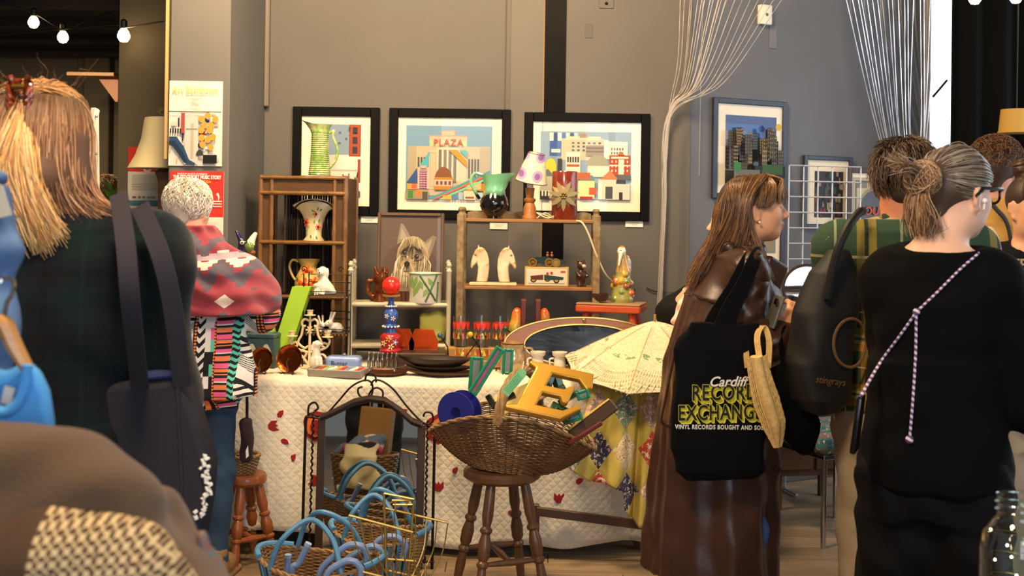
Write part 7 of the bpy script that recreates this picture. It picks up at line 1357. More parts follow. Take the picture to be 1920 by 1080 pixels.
for i in range(34): a = random.uniform(0, 6.28); z_ = random.uniform(4, 50); rr_ = 21-z_*.16; S.el((rr_*k*cos(a), rr_*k*sin(a), z_*k), random.uniform(4, 7)*k, k=1.5*k, col=random.choice(['b8501c', 'c8622a', '6f8f4a', 'c09030', 'b8b890', '8a5426']))
S.rc((2*k, 0, 56*k), (-2*k, -2*k, 82*k), 14*k, 9*k, 5*k, col='b08a4a'); S.el((-4*k, -4*k, 92*k), (8.5*k, 8.5*k, 9*k), k=3*k, col='d8d0bc'); S.el((-3*k, -3*k, 99*k), (6*k, 6*k, 4*k), k=2*k, col='cc6a1e'); S.rc((-8*k, -10*k, 90*k), (-14*k, -14*k, 66*k), 4*k, 1.6*k, 2*k, col='e0dacb'); S.rc((10*k, 4*k, 78*k), (16*k, 6*k, 46*k), 7*k, 3*k, 4*k, col='c4a06a'); S.el((12*k, -4*k, 66*k), (4*k, 6*k, 14*k), k=3*k, col='8a9aa0')
S.build('figure', attrmat('glaze'), t, 1.3*k, base='b8a878'); mb = MB(); mb.ball((-9*k, -11*k, 94*k), 1.3*k, 6); mb.build('eye', mat('black glaze'), t)
mb = MB(); mb.tube([(25*k, 0, 22*k), (28*k, 2*k, 18*k)], 1.6*k, 6); mb.build('fitting', brz, t)
Y = 5.30; k = m_(1, Y); t = thing('brown_bowl', 'small brown wooden bowl on the orange stool', 'bowl', (on(1123, Y, SZ_).x, Y, SZ_+.0005)); lathe_obj('bowl', hollow([(13, 0), (17, 8), (18, 15)], 1.5), k, mat('brown bowl wood', '3f2415', .4), t, 26, sy=.7)
t = thing('turquoise_bottle', 'slim turquoise tube behind the rack post', 'bottle', (on(1113, 5.52, TZ).x, 5.52, TZ+.006)); mb = MB(); mb.lathe([(0, 0), (.013, 0), (.013, .23), (.009, .25), (.009, .34), (0, .342)], 14); mb.build('tube', mat('turquoise plastic', '4aa898', .4), t)
# ================================================================== FRONT OF THE TABLE
# oval mirror in a brass-edged wooden rim
Y = 4.95; k = m_(1, Y); t = thing('oval_mirror', 'oval mirror in a brass-edged teak rim leaning behind the parasol', 'mirror', (on(1095, Y, TZ).x, Y, TZ+.006)); t.rotation_euler = (R(-12), 0, 0); a_, b_ = 152*k, 53*k; zc = b_
def ring(r0, r1, y0, y1, m, nm, n=72):
    mb = MB(); mb.grid(lambda u, v: ((a_*((r0, r1, r1, r0, r0)[int(round(v*4))]))*cos(2*pi*u), (y0, y0, y1, y1, y0)[int(round(v*4))], zc+(b_*((r0, r1, r1, r0, r0)[int(round(v*4))]))*sin(2*pi*u)), n, 5, True); return mb.build(nm, m, t, 40)
ring(.74, .985, -.012, .012, wood('teak rim', '7a4a22', '633a18', 0, coat=.3), 'rim'); brs = mat('polished brass', 'c9a55a', .2, 1)
for f in (.74, .99): mb = MB(); mb.tube([(a_*f*cos(q), -.010, zc+b_*f*sin(q)) for q in np.linspace(0, 2*pi, 73)[:-1]], .005, 6, closed=True); mb.build('brass_edge', brs, t)
mb = MB(); mb.lathe([(0, 0), (.76, 0)], 60, (0, .0, zc), rotm(pi/2, 0, 0) @ Matrix.Diagonal((a_, b_, 1))); mb.build('glass', mat('smoked mirror', '1c1e21', .12), t); mb = MB(); mb.ball((0, -.016, zc+b_*.89), .009, 8); mb.build('stud', brs, t)
# lace parasol
Y = 4.72; t = thing('lace_parasol', 'open cream lace parasol resting on the patchwork quilt', 'parasol', (on(1228, Y, .80).x, Y, .80)); t.rotation_euler = (R(9), R(-2), 0); NP, RR, HH_ = 8, .40, .19
def par(u, v):
    a = 2*pi*u+pi/8; s_ = abs(((u*NP) % 1)-.5)*2; r_0 = RR*v*(1-.11*(1-s_**2)*v); return (r_0*cos(a), r_0*sin(a), HH_*(1-v**1.25)-.03*(1-s_**2)*v*(1-v)*2+.008*sin(u*2*pi*96)*(v > .9))
def lace(x, y, z):
    rr = N.m('SQRT', x*x+y*y); n = noise(90, 3); h = ((rr*60).fr()-.5).ab()*1.6; g = noise(35, 2)
    c = colmix(ramp(n, [(.42, (0, 0, 0)), (.6, (.6, .6, .6))]), 'c9c0a2', 'b3a780'); c = colmix((rr-.21).ab().lt(.012)*g.gt(.56), c, '6f8a64'); an = N.m('ARCTAN2', y, x); th = ((rr*48).fr()-.5).ab().lt(.16)+((an*26).fr()-.5).ab().lt(.16); c = colmix(rr.gt(.285)*(1-N.m('MINIMUM', th, 1.0))*.75, c, '8f8460'); c = colmix((rr-.12).ab().lt(.05)*((an*19+rr*60).fr()-.5).ab().lt(.12)*.5, c, 'a89c74'); return c, h*rr.gt(.27)+n*.9
lm = patmat('cream lace', lace, .9, bd=.006); mb = MB(); mb.grid(par, 192, 26, True); solidify(mb.build('canopy', lm, t, 180), .003)
mb = MB()
for i in range(NP):
    for j in range(1, 9):
        for s_ in (-1, 1): u0 = (i+.5+.06*j*s_*.8)/NP; mb.tube([par(u0+s_*.004*q, .70+.3*q/5.0)[:2]+(par(u0, .70+.3*q/5.0)[2]+.003,) for q in range(6)], .0022, 4)
mb.build('lace_ribbing', mat('lace thread', 'd9cfae', .9), t); mb = MB(); mb.tube([par(u/192.0, .985) for u in range(192)], .0045, 5, closed=True); mb.build('lace_edge', MATS['lace thread'], t)
for i in range(NP): mb = MB(); mb.tube([par(i/NP, q/8) for q in range(9)][1:]+[tuple(1.05*np.array(par(i/NP, 1))+np.array((0, 0, .0)))], [.0025]*9, 5); mb.build('rib', wood('pale rib', 'b08a5a', '96713f', 2), t)
mb = MB(); mb.lathe([(0, HH_+.03), (.005, HH_+.03), (.006, HH_-.005), (.010, HH_-.01), (.004, -.05), (0, -.05)], 10); mb.build('ferrule', wood('pale rib', 'b08a5a', '96713f', 2), t)
# ceramic jug and egg cups
def base(px, Y, rz=0): return (on(px, Y, TZ).x, Y, TZ+.006)
Y = 4.96; k = m_(1, Y); t = thing('lustre_jug', 'squat pale gold lustre jug behind the basket handle', 'jug', base(961, Y)); lathe_obj('body', hollow([(20, 0), (26, 16), (24, 34), (20, 42), (23, 54)], 1.5), k, mat('pale lustre', 'b09a78', .15, .4), t, 28); mb = MB(); mb.lathe([(0, 54*k), (20*k, 54*k), (21*k, 56*k), (8*k, 60*k), (0, 61*k)], 24); mb.build('lid', mat('brown lid', '7a5a3a', .4), t)
mb = MB(); mb.tube([(x*k, 0, z*k) for x, _, z in spline([(22, 0, 46), (36, 0, 44), (36, 0, 24), (25, 0, 16)], 6)], 2.4*k, 7); mb.build('handle', MATS['pale lustre'], t)
for px, lb in ((1008, 'small white pottery cup, left of the pair behind the gold letter'), (1049, 'small white pottery cup, right of the pair behind the gold letter')):
    Y = 4.93; k = m_(1, Y); t = thing('white_cup', lb, 'cup', base(px, Y), 0, 'white pottery cups'); lathe_obj('cup', hollow([(9, 0), (12, 6), (11, 26), (10, 32), (14, 36), (14.5, 42)], 1.5), k, mat('white bisque', 'cfc6b4', .6), t, 22); mb = MB(); mb.tube([(x*k, 0, z*k) for x, _, z in spline([(-11, 0, 30), (-19, 0, 27), (-17, 0, 14), (-11, 0, 12)], 5)], 2*k, 6); mb.build('handle', MATS['white bisque'], t)
# atomic rack with coloured balls
Y = 5.0; t = thing('atomic_rack', 'black wire rack with blue, yellow and green ball ends', 'rack', base(880, Y)); o0 = Vector(t.location); wi2 = MATS['black wire']
for (px, py), (qx, qy), cc in (((825, 629), (842, 690), '2f4f6a'), ((882, 627), (905, 690), 'c9a02c'), ((948, 616), (990, 672), '1f4a34')):
    p, q = at(px, py, Y)-o0, at(qx, qy, Y)-o0; mb = MB(); mb.tube([p, p.lerp(q, .35)+Vector((.02, 0, 0)), q], .003, 6); mb.build('rod', wi2, t); mb = MB(); mb.ball(p, .0125, 12); mb.build('ball', mat('ball '+cc, cc, .3), t)
mb = MB(); mb.tube([at(898, 636, Y)-o0, at(862, 684, Y)-o0], .003, 6); mb.tube([at(842, 690, Y)-o0, at(990, 690, Y)-o0], .003, 6); mb.build('rod', wi2, t)
for X in (-.06, .12): mb = MB(); mb.tube([(X, 0, at(880, 690, Y).z-o0.z), (X, 0, 0)], .003, 6); mb.build('foot', wi2, t)
# ------------------------------------------------------------ turned stool with the basket of letters
def turned(mb, a, b, prof, n=12):
    a, b = Vector(a), Vector(b); mb.tube([a.lerp(b, q) for q, _ in prof], [r_0 for _, r_0 in prof], n)
LEG = [(0, .016), (.10, .019), (.28, .021), (.36, .015), (.38, .023), (.40, .023), (.42, .016), (.5, .024), (.60, .022), (.63, .015), (.65, .022), (.67, .022), (.69, .015), (.8, .019), (1, .014)]
def stool(label, loc, H_, r_0, wm_, spl=1.35, rz=.5):
    t = thing('turned_stool', label, 'stool', loc, rz); mb = MB(); mb.lathe([(0, H_-.04), (r_0*.9, H_-.04), (r_0, H_-.028), (r_0, H_-.010), (r_0*.94, H_), (0, H_)], 36); mb.build('seat', wm_, t); P = []
    for i in range(4): a = pi/4+i*pi/2; p, q = Vector((r_0*.62*cos(a), r_0*.62*sin(a), H_-.03)), Vector((r_0*spl*cos(a), r_0*spl*sin(a), 0)); mb = MB(); turned(mb, p, q, LEG); mb.build('leg', wm_, t); P.append((p, q))
    mids = [p.lerp(q, .66) for p, q in P]
    for i, j in ((0, 1), (2, 3)): mb = MB(); turned(mb, mids[i], mids[j], [(0, .008), (.5, .014), (1, .008)], 8); mb.build('stretcher', wm_, t)
    mb = MB(); turned(mb, (mids[0]+mids[1])/2, (mids[2]+mids[3])/2, [(0, .008), (.5, .014), (1, .008)], 8); mb.build('stretcher', wm_, t); return t
sw_ = wood('aged stool wood', '5a3a20', '3c2412', 2, coat=.3); sY = 4.22; SH_ = .475; stool('aged turned-leg wooden stool carrying the wicker basket', on(938, sY, 0), SH_, .146, sw_, 1.30, .35)
wk = mat('brown wicker', '6b4a2a', .55, col2='4a2f18', vs_=12); wk2 = mat('pale wicker rim', '9a7a50', .55, col2='7a5c38', vs_=20)
def basket(t, rx0, ry0, rx1, ry1, H_, rim, n=44, rows=26, m=wk, r=.0028, pw=.7, mrim=wk2, rr=.007):
    "stakes and woven rows; rim(a) -> extra height"
    def pt(a, v, off=0.0):
        f = v**pw; x, y = (rx0+(rx1-rx0)*f), (ry0+(ry1-ry0)*f); return Vector(((x+off)*cos(a), (y+off)*sin(a), v*(H_+rim(a))))
    mb = MB()
    for i in range(n): a = 2*pi*i/n; mb.tube([pt(a, v/8) for v in range(9)], r*.9, 4)
    mb.build('stakes', m, t); mb = MB()
    for j in range(rows): mb.tube([pt(2*pi*q/(2*n), (j+.5)/rows, r*1.15*(1 if ((q//2)+j) % 2 else -1)) for q in range(2*n)], r, 4, closed=True)
    o = mb.build('weave', m, t); mb = MB(); mb.lathe([(0, 0), (1, 0), (1, .006), (0, .006)], 30, (0, 0, 0), Matrix.Diagonal((rx0, ry0, 1))); mb.build('base', m, t)
    for s_ in (0, pi): mb = MB(); mb.tube([pt(2*pi*q/90, 1, rr*.5*sin(q*1.4+s_))+Vector((0, 0, rr*.5*cos(q*1.4+s_))) for q in range(90)], rr*.7, 5, closed=True); mb.build('rim', mrim, t)
    return pt
t = thing('wicker_basket', 'boat-shaped dark wicker basket full of letters on the turned stool', 'basket', Vector(on(955, sY, SH_))+Vector((0, 0, .001)), R(-8)); t.rotation_euler = (0, R(4), R(-8)); bk_loc = Vector(t.location)
rimf = lambda a: .115*abs(sin(a))**1.6; pt = basket(t, .15, .10, .315, .175, .105, rimf, 48, 30)
mb = MB()
for s_ in range(7): ph_ = s_*.9; mb.tube([Vector((.02+.055*cos(pi*q/40)*-1+.012*cos(q*.30+ph_), -.175*cos(pi*q/40), .20+.17*sin(pi*q/40)+.012*sin(q*.30+ph_))) for q in range(41)], .008, 5)
mb.build('handle', wk2, t)
Bi = (Matrix.Translation(bk_loc) @ Matrix.Rotation(R(-8), 4, 'Z'))
gold = mat('gold paint', 'b98a2e', .3, .55, coat=.3); gpl = mat('dark green paint', '0f3a24', .3, coat=.4); teal = mat('emerald paint', '12805e', .5); glit = mat('grey glitter', '8a918c', .5, .3, bump=.6, bs=200)
def loose(nm, label, cat, px, py, Y, rot, grp=None): t = thing(nm, label, cat, at(px, py, Y), 0, grp); t.rotation_euler = rot; return t
t = loose('gold_letter', 'large gold letter E lying in the wicker basket', 'letter', 1032, 736, 4.08, (R(-48), R(12), R(4))); k = .0028
P = [(-48, -46), (32, -46), (52, -20), (44, -14), (28, -30), (-10, -30), (-10, -6), (16, -6), (22, -16), (30, -16), (30, 16), (22, 16), (16, 8), (-10, 8), (-10, 32), (30, 32), (46, 16), (54, 20), (46, 48), (-48, 48), (-48, 42), (-36, 36), (-36, -36), (-48, -40)]
mb = MB(); mb.prism([((x+.3*z)*k*.92, z*k*.92) for x, z in P], .026); o = mb.build('letter', gold, t, 25); bv = o.modifiers.new('b', 'BEVEL'); bv.width = .006; bv.segments = 3; bv.limit_method = 'ANGLE'; bv.angle_limit = R(40)
for px, py, Y, w_, h_, rot, lb in ((892, 700, 4.20, .050, .125, (0, R(4), R(20)), 'emerald framed glitter strip standing at the left of the basket'), (912, 695, 4.12, .036, .20, (0, R(31), 0), 'emerald framed picture strip leaning across the basket'), (952, 678, 4.32, .042, .10, (0, R(3), 0), 'emerald framed glitter strip behind the basket handle'), (1073, 784, 4.06, .075, .032, (0, R(-20), R(-10)), 'emerald framed glitter strip lying at the basket front'), (1093, 740, 4.12, .05, .035, (0, R(-18), 0), 'emerald framed glitter strip at the basket\'s right')):
    t = loose('framed_strip', lb, 'sign', px, py, Y, rot, 'emerald framed strips'); mb = MB(); f = .011
    for s_ in (-1, 1): mb.box((s_*(w_/2-f/2), 0, 0), (f, .012, h_)); mb.box((0, 0, s_*(h_/2-f/2)), (w_-2*f, .012, f))
    mb.build('frame', teal, t); mb = MB(); mb.box((0, .002, 0), (w_-f, .004, h_-f), bev=0); mb.build('inset', glit if w_ != .036 else mat('mauve picture', '6a6472', .3, col2='a8586a', vs_=18), t)
for px, py, Y, rot, P, lb in ((1040, 712, 4.22, (R(-30), R(20), R(30)), [(-40, -30), (-20, -40), (-5, 0), (10, -36), (34, -40), (10, 34), (-12, 34)], 'dark green letter behind the gold letter E'), (1062, 738, 4.16, (R(-20), R(-30), 0), [(-30, -20), (30, -20), (30, -6), (6, -6), (6, 26), (-10, 26), (-10, -6), (-30, -6)], 'dark green letter T right of the gold letter E'), (1050, 775, 4.05, (R(-60), R(25), 0), [(-28, -20), (-12, -20), (-12, 8), (14, 8), (14, -20), (30, -20), (30, 24), (-28, 24)], 'dark green letter under the gold letter E'), (938, 742, 4.22, (R(-20), R(-35), 0), [(-36, -20), (36, -20), (36, -8), (-20, -8), (-20, 20), (-36, 20)], 'black and gold letter behind the pale green tag')):
    t = loose('wooden_letter', lb, 'letter', px, py, Y, rot, 'spare letters in the basket'); mb = MB(); mb.prism([(x*.0014, z*.0014) for x, z in P], .026); o = mb.build('letter', gpl if px != 938 else mat('black gold edge', '1a1510', .3), t, 25); bv = o.modifiers.new('b', 'BEVEL'); bv.width = .003; bv.segments = 2
t = loose('yellow_card', 'ochre card fan lying under the gold letter', 'card', 975, 745, 4.20, (R(-55), R(-24), 0)); mb = MB(); mb.box((0, 0, 0), (.20, .006, .11)); mb.build('card', mat('ochre card', 'b89a4a', .5), t)
t = loose('blue_reel', 'royal blue cable reel at the left end of the basket', 'reel', 862, 772, 4.24, (0, 0, R(-28))); blp = mat('royal blue plastic', '23277a', .35)
for yy in (-.028, .028): mb = MB(); mb.lathe([(.022, -.004), (.078, -.004), (.079, .004), (.022, .004), (.022, -.004)], 36, (0, yy, 0), rotm(pi/2, 0, 0)); mb.build('flange', blp, t)
mb = MB(); mb.lathe([(.034, -.028), (.034, .028), (.020, .028), (.020, -.028), (.034, -.028)], 24, (0, 0, 0), rotm(pi/2, 0, 0)); mb.build('core', blp, t)
t = loose('price_tag', 'pale green handwritten tag tied to the basket handle', 'tag', 965, 716, 4.02, (R(-8), R(-50), R(6))); mb = MB(); mb.prism([(-.055, -.017), (.042, -.017), (.055, -.008), (.055, .008), (.042, .017), (-.055, .017)], .0012); mb.build('tag', mat('mint card', '7ac48a', .7), t)
for j in range(4): mb = MB(); mb.tube([(-.045+.075*q/14, -.0012, .010-.007*j+.0022*sin(q*2.3+j)) for q in range(15)], .0006, 4); mb.build('handwriting', mat('tag ink', '2f5a44', .7), t)
mb = MB(); mb.tube(spline([(.048, -.001, 0), (.06, .02, .012), (.075, .05, .02)], 5), .001, 4); mb.build('string', mat('white string', 'd8d0c0', .8), t)
t = loose('chopping_board', 'worn wooden spatula sticking out of the basket\'s right end', 'board', 1112, 788, 4.10, (0, R(-38), 0)); mb = MB(); mb.box((0, 0, 0), (.20, .014, .05), bev=.006); mb.build('blade', wood('mottled board', '5a4028', '3f2b1a', 0), t); mb = MB(); mb.box((0, -.002, .027), (.19, .016, .006)); mb.build('edge', mat('ochre card'), t)
t = loose('red_stick', 'dark red lacquered stick poking out of the basket\'s right end', 'stick', 1098, 812, 4.00, (0, R(-33), 0)); mb = MB(); mb.box((0, 0, 0), (.14, .014, .016), bev=.004); mb.build('stick', mat('dark red lacquer', '5a1414', .25, coat=.4), t); mb = MB(); mb.box((-.03, 0, -.014), (.014, .012, .02)); mb.build('clip', glassmat('clear plastic', (.9, .9, .9)), t)
# ------------------------------------------------------------ iron fire screen with mirror
MY = 4.50; k = m_(1, MY); rust = mat('rusted iron', '2a1a14', .5, .6, col2='1d1310', vs_=30); wr_ = wood('rope brown frame', '33221a', '241610', 2)
fs = thing('mirror_screen', 'wrought iron screen with an arched mirror standing before the tablecloth', 'mirror screen', (on(692, MY, 0).x, MY, 0), R(-1)); fs.rotation_euler = (R(-4), 0, R(-1)); o0 = Vector(fs.location); FX = Matrix.Rotation(R(1), 4, 'Z')
def fp(px, py, dy=0): v = FX @ (at(px, py, MY)-o0); return Vector((v.x, dy, v.z))
def arch(x): return np.interp(x, [598, 612, 635, 660, 690, 720, 750, 770, 792], [786, 781, 770, 757, 750, 754, 774, 792, 800])
xsA = np.linspace(598, 790, 25); zb = fp(600, 1082).z
mb = MB(); poly = [fp(x, arch(x)+5) for x in xsA]; n_ = len(poly); V = [(p.x, -.004, p.z) for p in poly]+[(p.x, -.004, max(zb, .02)) for p in poly]; mb.add(V, [[i, i+1, n_+i+1, n_+i] for i in range(n_-1)]); mb.build('mirror_glass', mat('mirror', 'd8dad8', .015, 1), fs, 0)
mb = MB(); V = [(v[0], .006, v[2]) for v in V]; mb.add(V, [[i, n_+i, n_+i+1, i+1] for i in range(n_-1)]); mb.build('backing', mat('board back', '2a211a', .8), fs, 0)
for px in (600, 789): a, b = fp(px, arch(px)), fp(px, 1082); b.x = a.x; b.z = .0; mb = MB(); mb.beam(a, b, .030, .024); mb.build('stile', wr_, fs)
mb = MB(); mb.tube([fp(x, arch(x), -.004) for x in xsA], .013, 8); 
for x in np.linspace(600, 789, 64): p = fp(x, arch(x), -.004); mb.tube([p+Vector((.0145*cos(a)*.25, .0145*cos(a), .0145*sin(a))) for a in np.linspace(0, 2*pi, 9)[:-1]], .0022, 4, closed=True)
mb.build('arch_rail', wr_, fs); mb = MB(); mb.beam((fp(600, 900).x, 0, .03), (fp(789, 900).x, 0, .03), .03, .024); mb.build('bottom_rail', wr_, fs)
for px, tw_ in ((569, 0), (583, 1), (800, 1), (814, 0)):
    a = fp(px, 786 if px < 700 else 800); mb = MB()
    if tw_: mb.tube([(a.x+.0028*cos(q*1.2), .0028*sin(q*1.2), a.z*(1-q/120)+.02) for q in range(121)], .0042, 5)
    else: mb.tube([(a.x, 0, a.z), (a.x, 0, 0)], .006, 4)
    mb.build('bar', rust, fs)
for a_, b_ in (((569, 784), (600, 788)), ((789, 800), (816, 801)), ((569, 1070), (600, 1070)), ((789, 1070), (814, 1070))): mb = MB(); p, q = fp(*a_), fp(*b_); p.z = max(p.z, .03); q.z = max(q.z, .03); mb.tube([p, q], .005, 5); mb.build('cross_bar', rust, fs)
sc = [[(573, 783), (579, 778), (592, 783), (610, 777), (630, 756), (655, 728), (680, 716), (694, 722), (694, 742), (682, 750), (670, 744), (668, 732), (676, 728)], [(692, 726), (698, 716), (714, 718), (736, 734), (760, 764), (785, 790), (800, 798), (810, 792), (808, 778), (796, 776), (792, 784)], [(686, 748), (694, 734), (704, 730), (714, 736), (714, 748), (706, 752)], [(573, 783), (575, 764), (586, 758), (592, 768), (586, 774)], [(680, 718), (684, 706), (692, 702), (700, 708), (702, 720)]]
for P in sc: mb = MB(); mb.tube(spline([fp(*p) for p in P], 6), .0044, 6); mb.build('scroll', rust, fs)
# things the mirror shows, standing on the floor towards us
def refl(px, py, Yv): v = at(px, py, Yv); n_v = fs.rotation_euler.to_matrix() @ Vector((0, -1, 0)); d = (v-Vector((M0.x, MY, 0))).dot(n_v); return v-2*d*n_v
M0 = o0; c_ = refl(690, 985, 6.4); t = thing('laundry_basket', 'wicker laundry basket heaped with clothes, seen in the arched mirror', 'basket', (c_.x-.03, c_.y, 0)); basket(t, .13, .13, .19, .19, .30, lambda a: 0, 30, 22, mat('straw wicker', '8a6a44', .6), .005)
S = Sdf()
for i in range(16): a = random.uniform(0, 6.28); rr_ = random.uniform(0, .13); S.el((rr_*cos(a), rr_*sin(a), .30+random.uniform(0, .07)), (random.uniform(.05, .08), random.uniform(.04, .07), .04), (0, random.uniform(-.5, .5), a), .015, col=random.choice(['e0dacb', 'd8d2c8', 'c23a5a', '2a2a30', 'c9c4b8', '6a7a90', 'e6e0d4']))
c2 = thing('clothes_heap', 'heap of folded white and pink clothes in the laundry basket', 'clothes', (c_.x-.03, c_.y, 0)); S.build('heap', attrmat('mixed cotton', .9, .2), c2, .010, foldfn(.008, 40, 35)); S = Sdf(); S.stack([.12, .2, .3, .36], [.0, 0, 0, 0], [.19, .195, .18, .10], [.10, .10, .11, .1], [.03, .03, .04, .05]); S.build('shawl', mat('cream shawl', 'cfc39a', .9), c2, .009, foldfn(.012, 22, 30))
c_ = refl(703, 865, 6.55); t = thing('paper_bag', 'brown paper carrier bag, seen in the arched mirror', 'paper bag', (c_.x, c_.y, c_.z)); mb = MB(); mb.box((0, 0, .155), (.19, .09, .31), (0, R(5), R(6)), .003); mb.build('bag', mat('brown paper', 'a87f4e', .8, bump=.3, bs=20), t); mb = MB(); mb.tube(spline([(-.04, 0, .30), (-.03, 0, .37), (.03, 0, .37), (.04, 0, .30)], 5), .004, 5); mb.build('handle', MATS['brown paper'], t)
# ------------------------------------------------------------ blue handled baskets, canes, wire rack
blw = mat('blue wrapped cane', '4f86b0', .45, col2='3f749e', vs_=40); tan = mat('straw wicker', '8a6a44', .6, col2='6b4e2e', vs_=14)
for px, Y, rx_, ry_, H_, rz, lb in ((600, 3.92, .225, .15, .215, R(-12), 'tan wicker shopping basket with blue handles, front one'), (712, 4.32, .19, .13, .20, R(-8), 'tan wicker shopping basket with blue handles, behind near the mirror')):
    t = thing('blue_basket', lb, 'basket', on(px, Y, 0), rz, 'blue handled wicker baskets'); pt = basket(t, rx_*.7, ry_*.7, rx_, ry_, H_, lambda a: .02*cos(2*a), 44, 34, tan, .0032, .8, tan, .008)
    for s_ in (-1, 1): mb = MB(); mb.tube(spline([(-rx_*.62, s_*ry_*.80, H_-.01), (-rx_*.45, s_*ry_*.72, H_+.09), (-.02, s_*ry_*.35, H_+.15), (rx_*.32, s_*ry_*.55, H_+.10), (rx_*.55, s_*ry_*.80, H_-.01)], 8), .0095, 8); mb.build('handle', blw, t)
    mb = MB(); mb.tube([pt(q, 1, .004)+Vector((0, 0, .008)) for q in np.linspace(2.3, 3.7, 16)], .011, 8); mb.build('rim_wrap', blw, t); mb = MB(); mb.tube([pt(q, 1, .004)+Vector((0, 0, .008)) for q in np.linspace(-.6, .5, 14)], .011, 8); mb.build('rim_wrap', blw, t)
    for a in (3.75, 4.0, 5.0, 5.2, 5.4):
        for d, mm in ((-.05, blw), (0, mat('black cane', '14110e', .6)), (.05, blw)): mb = MB(); mb.tube([pt(a+d, v/6, .005) for v in range(2, 7)], .006, 5); mb.build('band', mm, t)
cn = mat('grey blue tube', '6a86b4', .35)
for i, (P, lb) in enumerate((([(600, 1075, 3.84), (630, 1040, 3.84), (655, 1022, 3.84), (680, 1026, 3.84), (688, 1048, 3.84), (676, 1060, 3.84)], 'grey-blue crook-handled cane in the front basket, largest crook'), ([(612, 1082, 3.78), (640, 1056, 3.78), (662, 1052, 3.78), (676, 1066, 3.78), (676, 1085, 3.78)], 'grey-blue crook-handled cane nearest the camera in the front basket'), ([(640, 1062, 3.98), (680, 1030, 3.98), (704, 1025, 3.98), (717, 1040, 3.98), (712, 1058, 3.98)], 'grey-blue crook-handled cane furthest right of the front basket'), ([(548, 1068, 3.92), (560, 1056, 3.92), (576, 1024, 3.92)], 'grey-blue straight tube standing in the front basket'), ([(538, 1075, 3.94), (540, 1046, 3.94)], 'short grey-blue tube end at the left of the front basket'), ([(690, 1042, 4.2), (712, 1012, 4.2), (740, 1006, 4.2), (760, 1022, 4.2), (756, 1040, 4.2)], 'grey-blue crook-handled cane in the rear basket'))):
    t = thing('cane', lb, 'cane', at(*P[0]), 0, 'grey-blue canes in the baskets'); o0 = Vector(t.location); mb = MB(); Q = [at(*p)-o0 for p in P]; dn = Vector((Q[0].x, 0, .06-o0.z)); mb.tube(spline([dn]+Q, 7), .0115, 9); mb.build('shaft', cn, t)
    mb = MB(); mb.tube([Q[-1], Q[-1]+(Q[-1]-Q[-2]).normalized()*.012], .0125, 9); mb.build('tip', mat('pale tip', '8aa5c4', .4), t)
gw = mat('gold wire', 'b09a5c', .3, .9); RY = 3.86; t = thing('wire_rack', 'gilt wire magazine rack standing on the floor beside the baskets', 'magazine rack', (on(768, RY, 0).x, RY, 0), 0); o0 = Vector(t.location)
def wp(px, py, dy=0): v = at(px, py, RY+dy)-o0; v.z = max(v.z, .006); return v
lines = [[(720, 925, .02), (776, 936, .02), (772, 960, .02)], [(720, 925, .02), (724, 1075, .02)], [(776, 936, .02), (764, 1090, .02)], [(654, 966, -.1), (774, 998, -.1)], [(718, 952, .1), (840, 980, .1)], [(724, 1048, .0), (780, 1052, 0)], [(735, 938, .03), (770, 938, .03)], [(737, 946, .03), (774, 946, .03)], [(740, 938, .03), (742, 960, .03)], [(764, 938, .03), (760, 960, .03)], [(680, 1072, -.1), (790, 1100, -.1)], [(700, 1064, .1), (830, 1092, .1)]]
for L_ in lines: mb = MB(); mb.tube([wp(*p) for p in L_], .0042, 7); mb.build('rod', gw, t)
for i in range(7):
    f = i/6; a = wp(654+120*f, 966+32*f, -.1); b = wp(700+95*f, 1082+24*f, -.02); m2 = a.lerp(b, .5)+Vector((-.012, -.015, 0)); mb = MB(); mb.tube(spline([a, m2, b], 6), .0024, 5); mb.build('wire', gw, t)
    a = wp(718+122*f, 952+28*f, .1); b = wp(708+85*f, 1082+24*f, .02); m2 = a.lerp(b, .5)+Vector((.02, .02, 0)); mb = MB(); mb.tube(spline([a, m2, b], 6), .0024, 5); mb.build('wire', gw, t)
mb = MB(); mb.tube([(-.09, -.03, .004), (.10, -.03, .004), (.10, .06, .004), (-.09, .06, .004)], .004, 6, closed=True); mb.build('foot', gw, t)
for sx_ in (-.06, .05): mb = MB(); mb.tube([(sx_, 0, .0), (sx_, .02, wp(700, 1075).z+.03)], .004, 6); mb.build('upright', gw, t)
# stool and oddments left of the table
t = stool('orange-brown turned stool behind the white-haired shopper\'s legs', on(458, 4.55, 0), .36, .085, wood('orange stool wood', '8a4a20', '6b3516', 2, coat=.3), 1.5, .7)
t = thing('bread_basket', 'small straw-coloured woven basket on the orange-brown stool', 'basket', on(456, 4.55, .361)); basket(t, .04, .04, .065, .06, .075, lambda a: 0, 24, 12, mat('straw wicker'), .003)
Y = 4.80; k = m_(1, Y); t = thing('wicker_ring', 'round openwork wicker tray hanging at the table\'s left corner', 'tray', at(470, 738, Y)); mb = MB()
for rr_, r_0 in ((29, 2.4), (24, 4.2), (17, 1.4), (11, 1.4)): mb.tube([(rr_*k*cos(a), 0, rr_*k*1.25*sin(a)) for a in np.linspace(0, 2*pi, 37)[:-1]], r_0*k, 6, closed=True)
mb.build('hoops', mat('pale wicker rim'), t); mb = MB()
for i in range(26): a = 2*pi*i/26; mb.tube([(6*k*cos(a+.6), 0, 7*k*sin(a+.6)), (28*k*cos(a), -.002, 35*k*sin(a))], .9*k, 4); mb.tube([(6*k*cos(a-.6), 0, 7*k*sin(a-.6)), (28*k*cos(a), .002, 35*k*sin(a))], .9*k, 4)
mb.build('weave', MATS['straw wicker'], t)
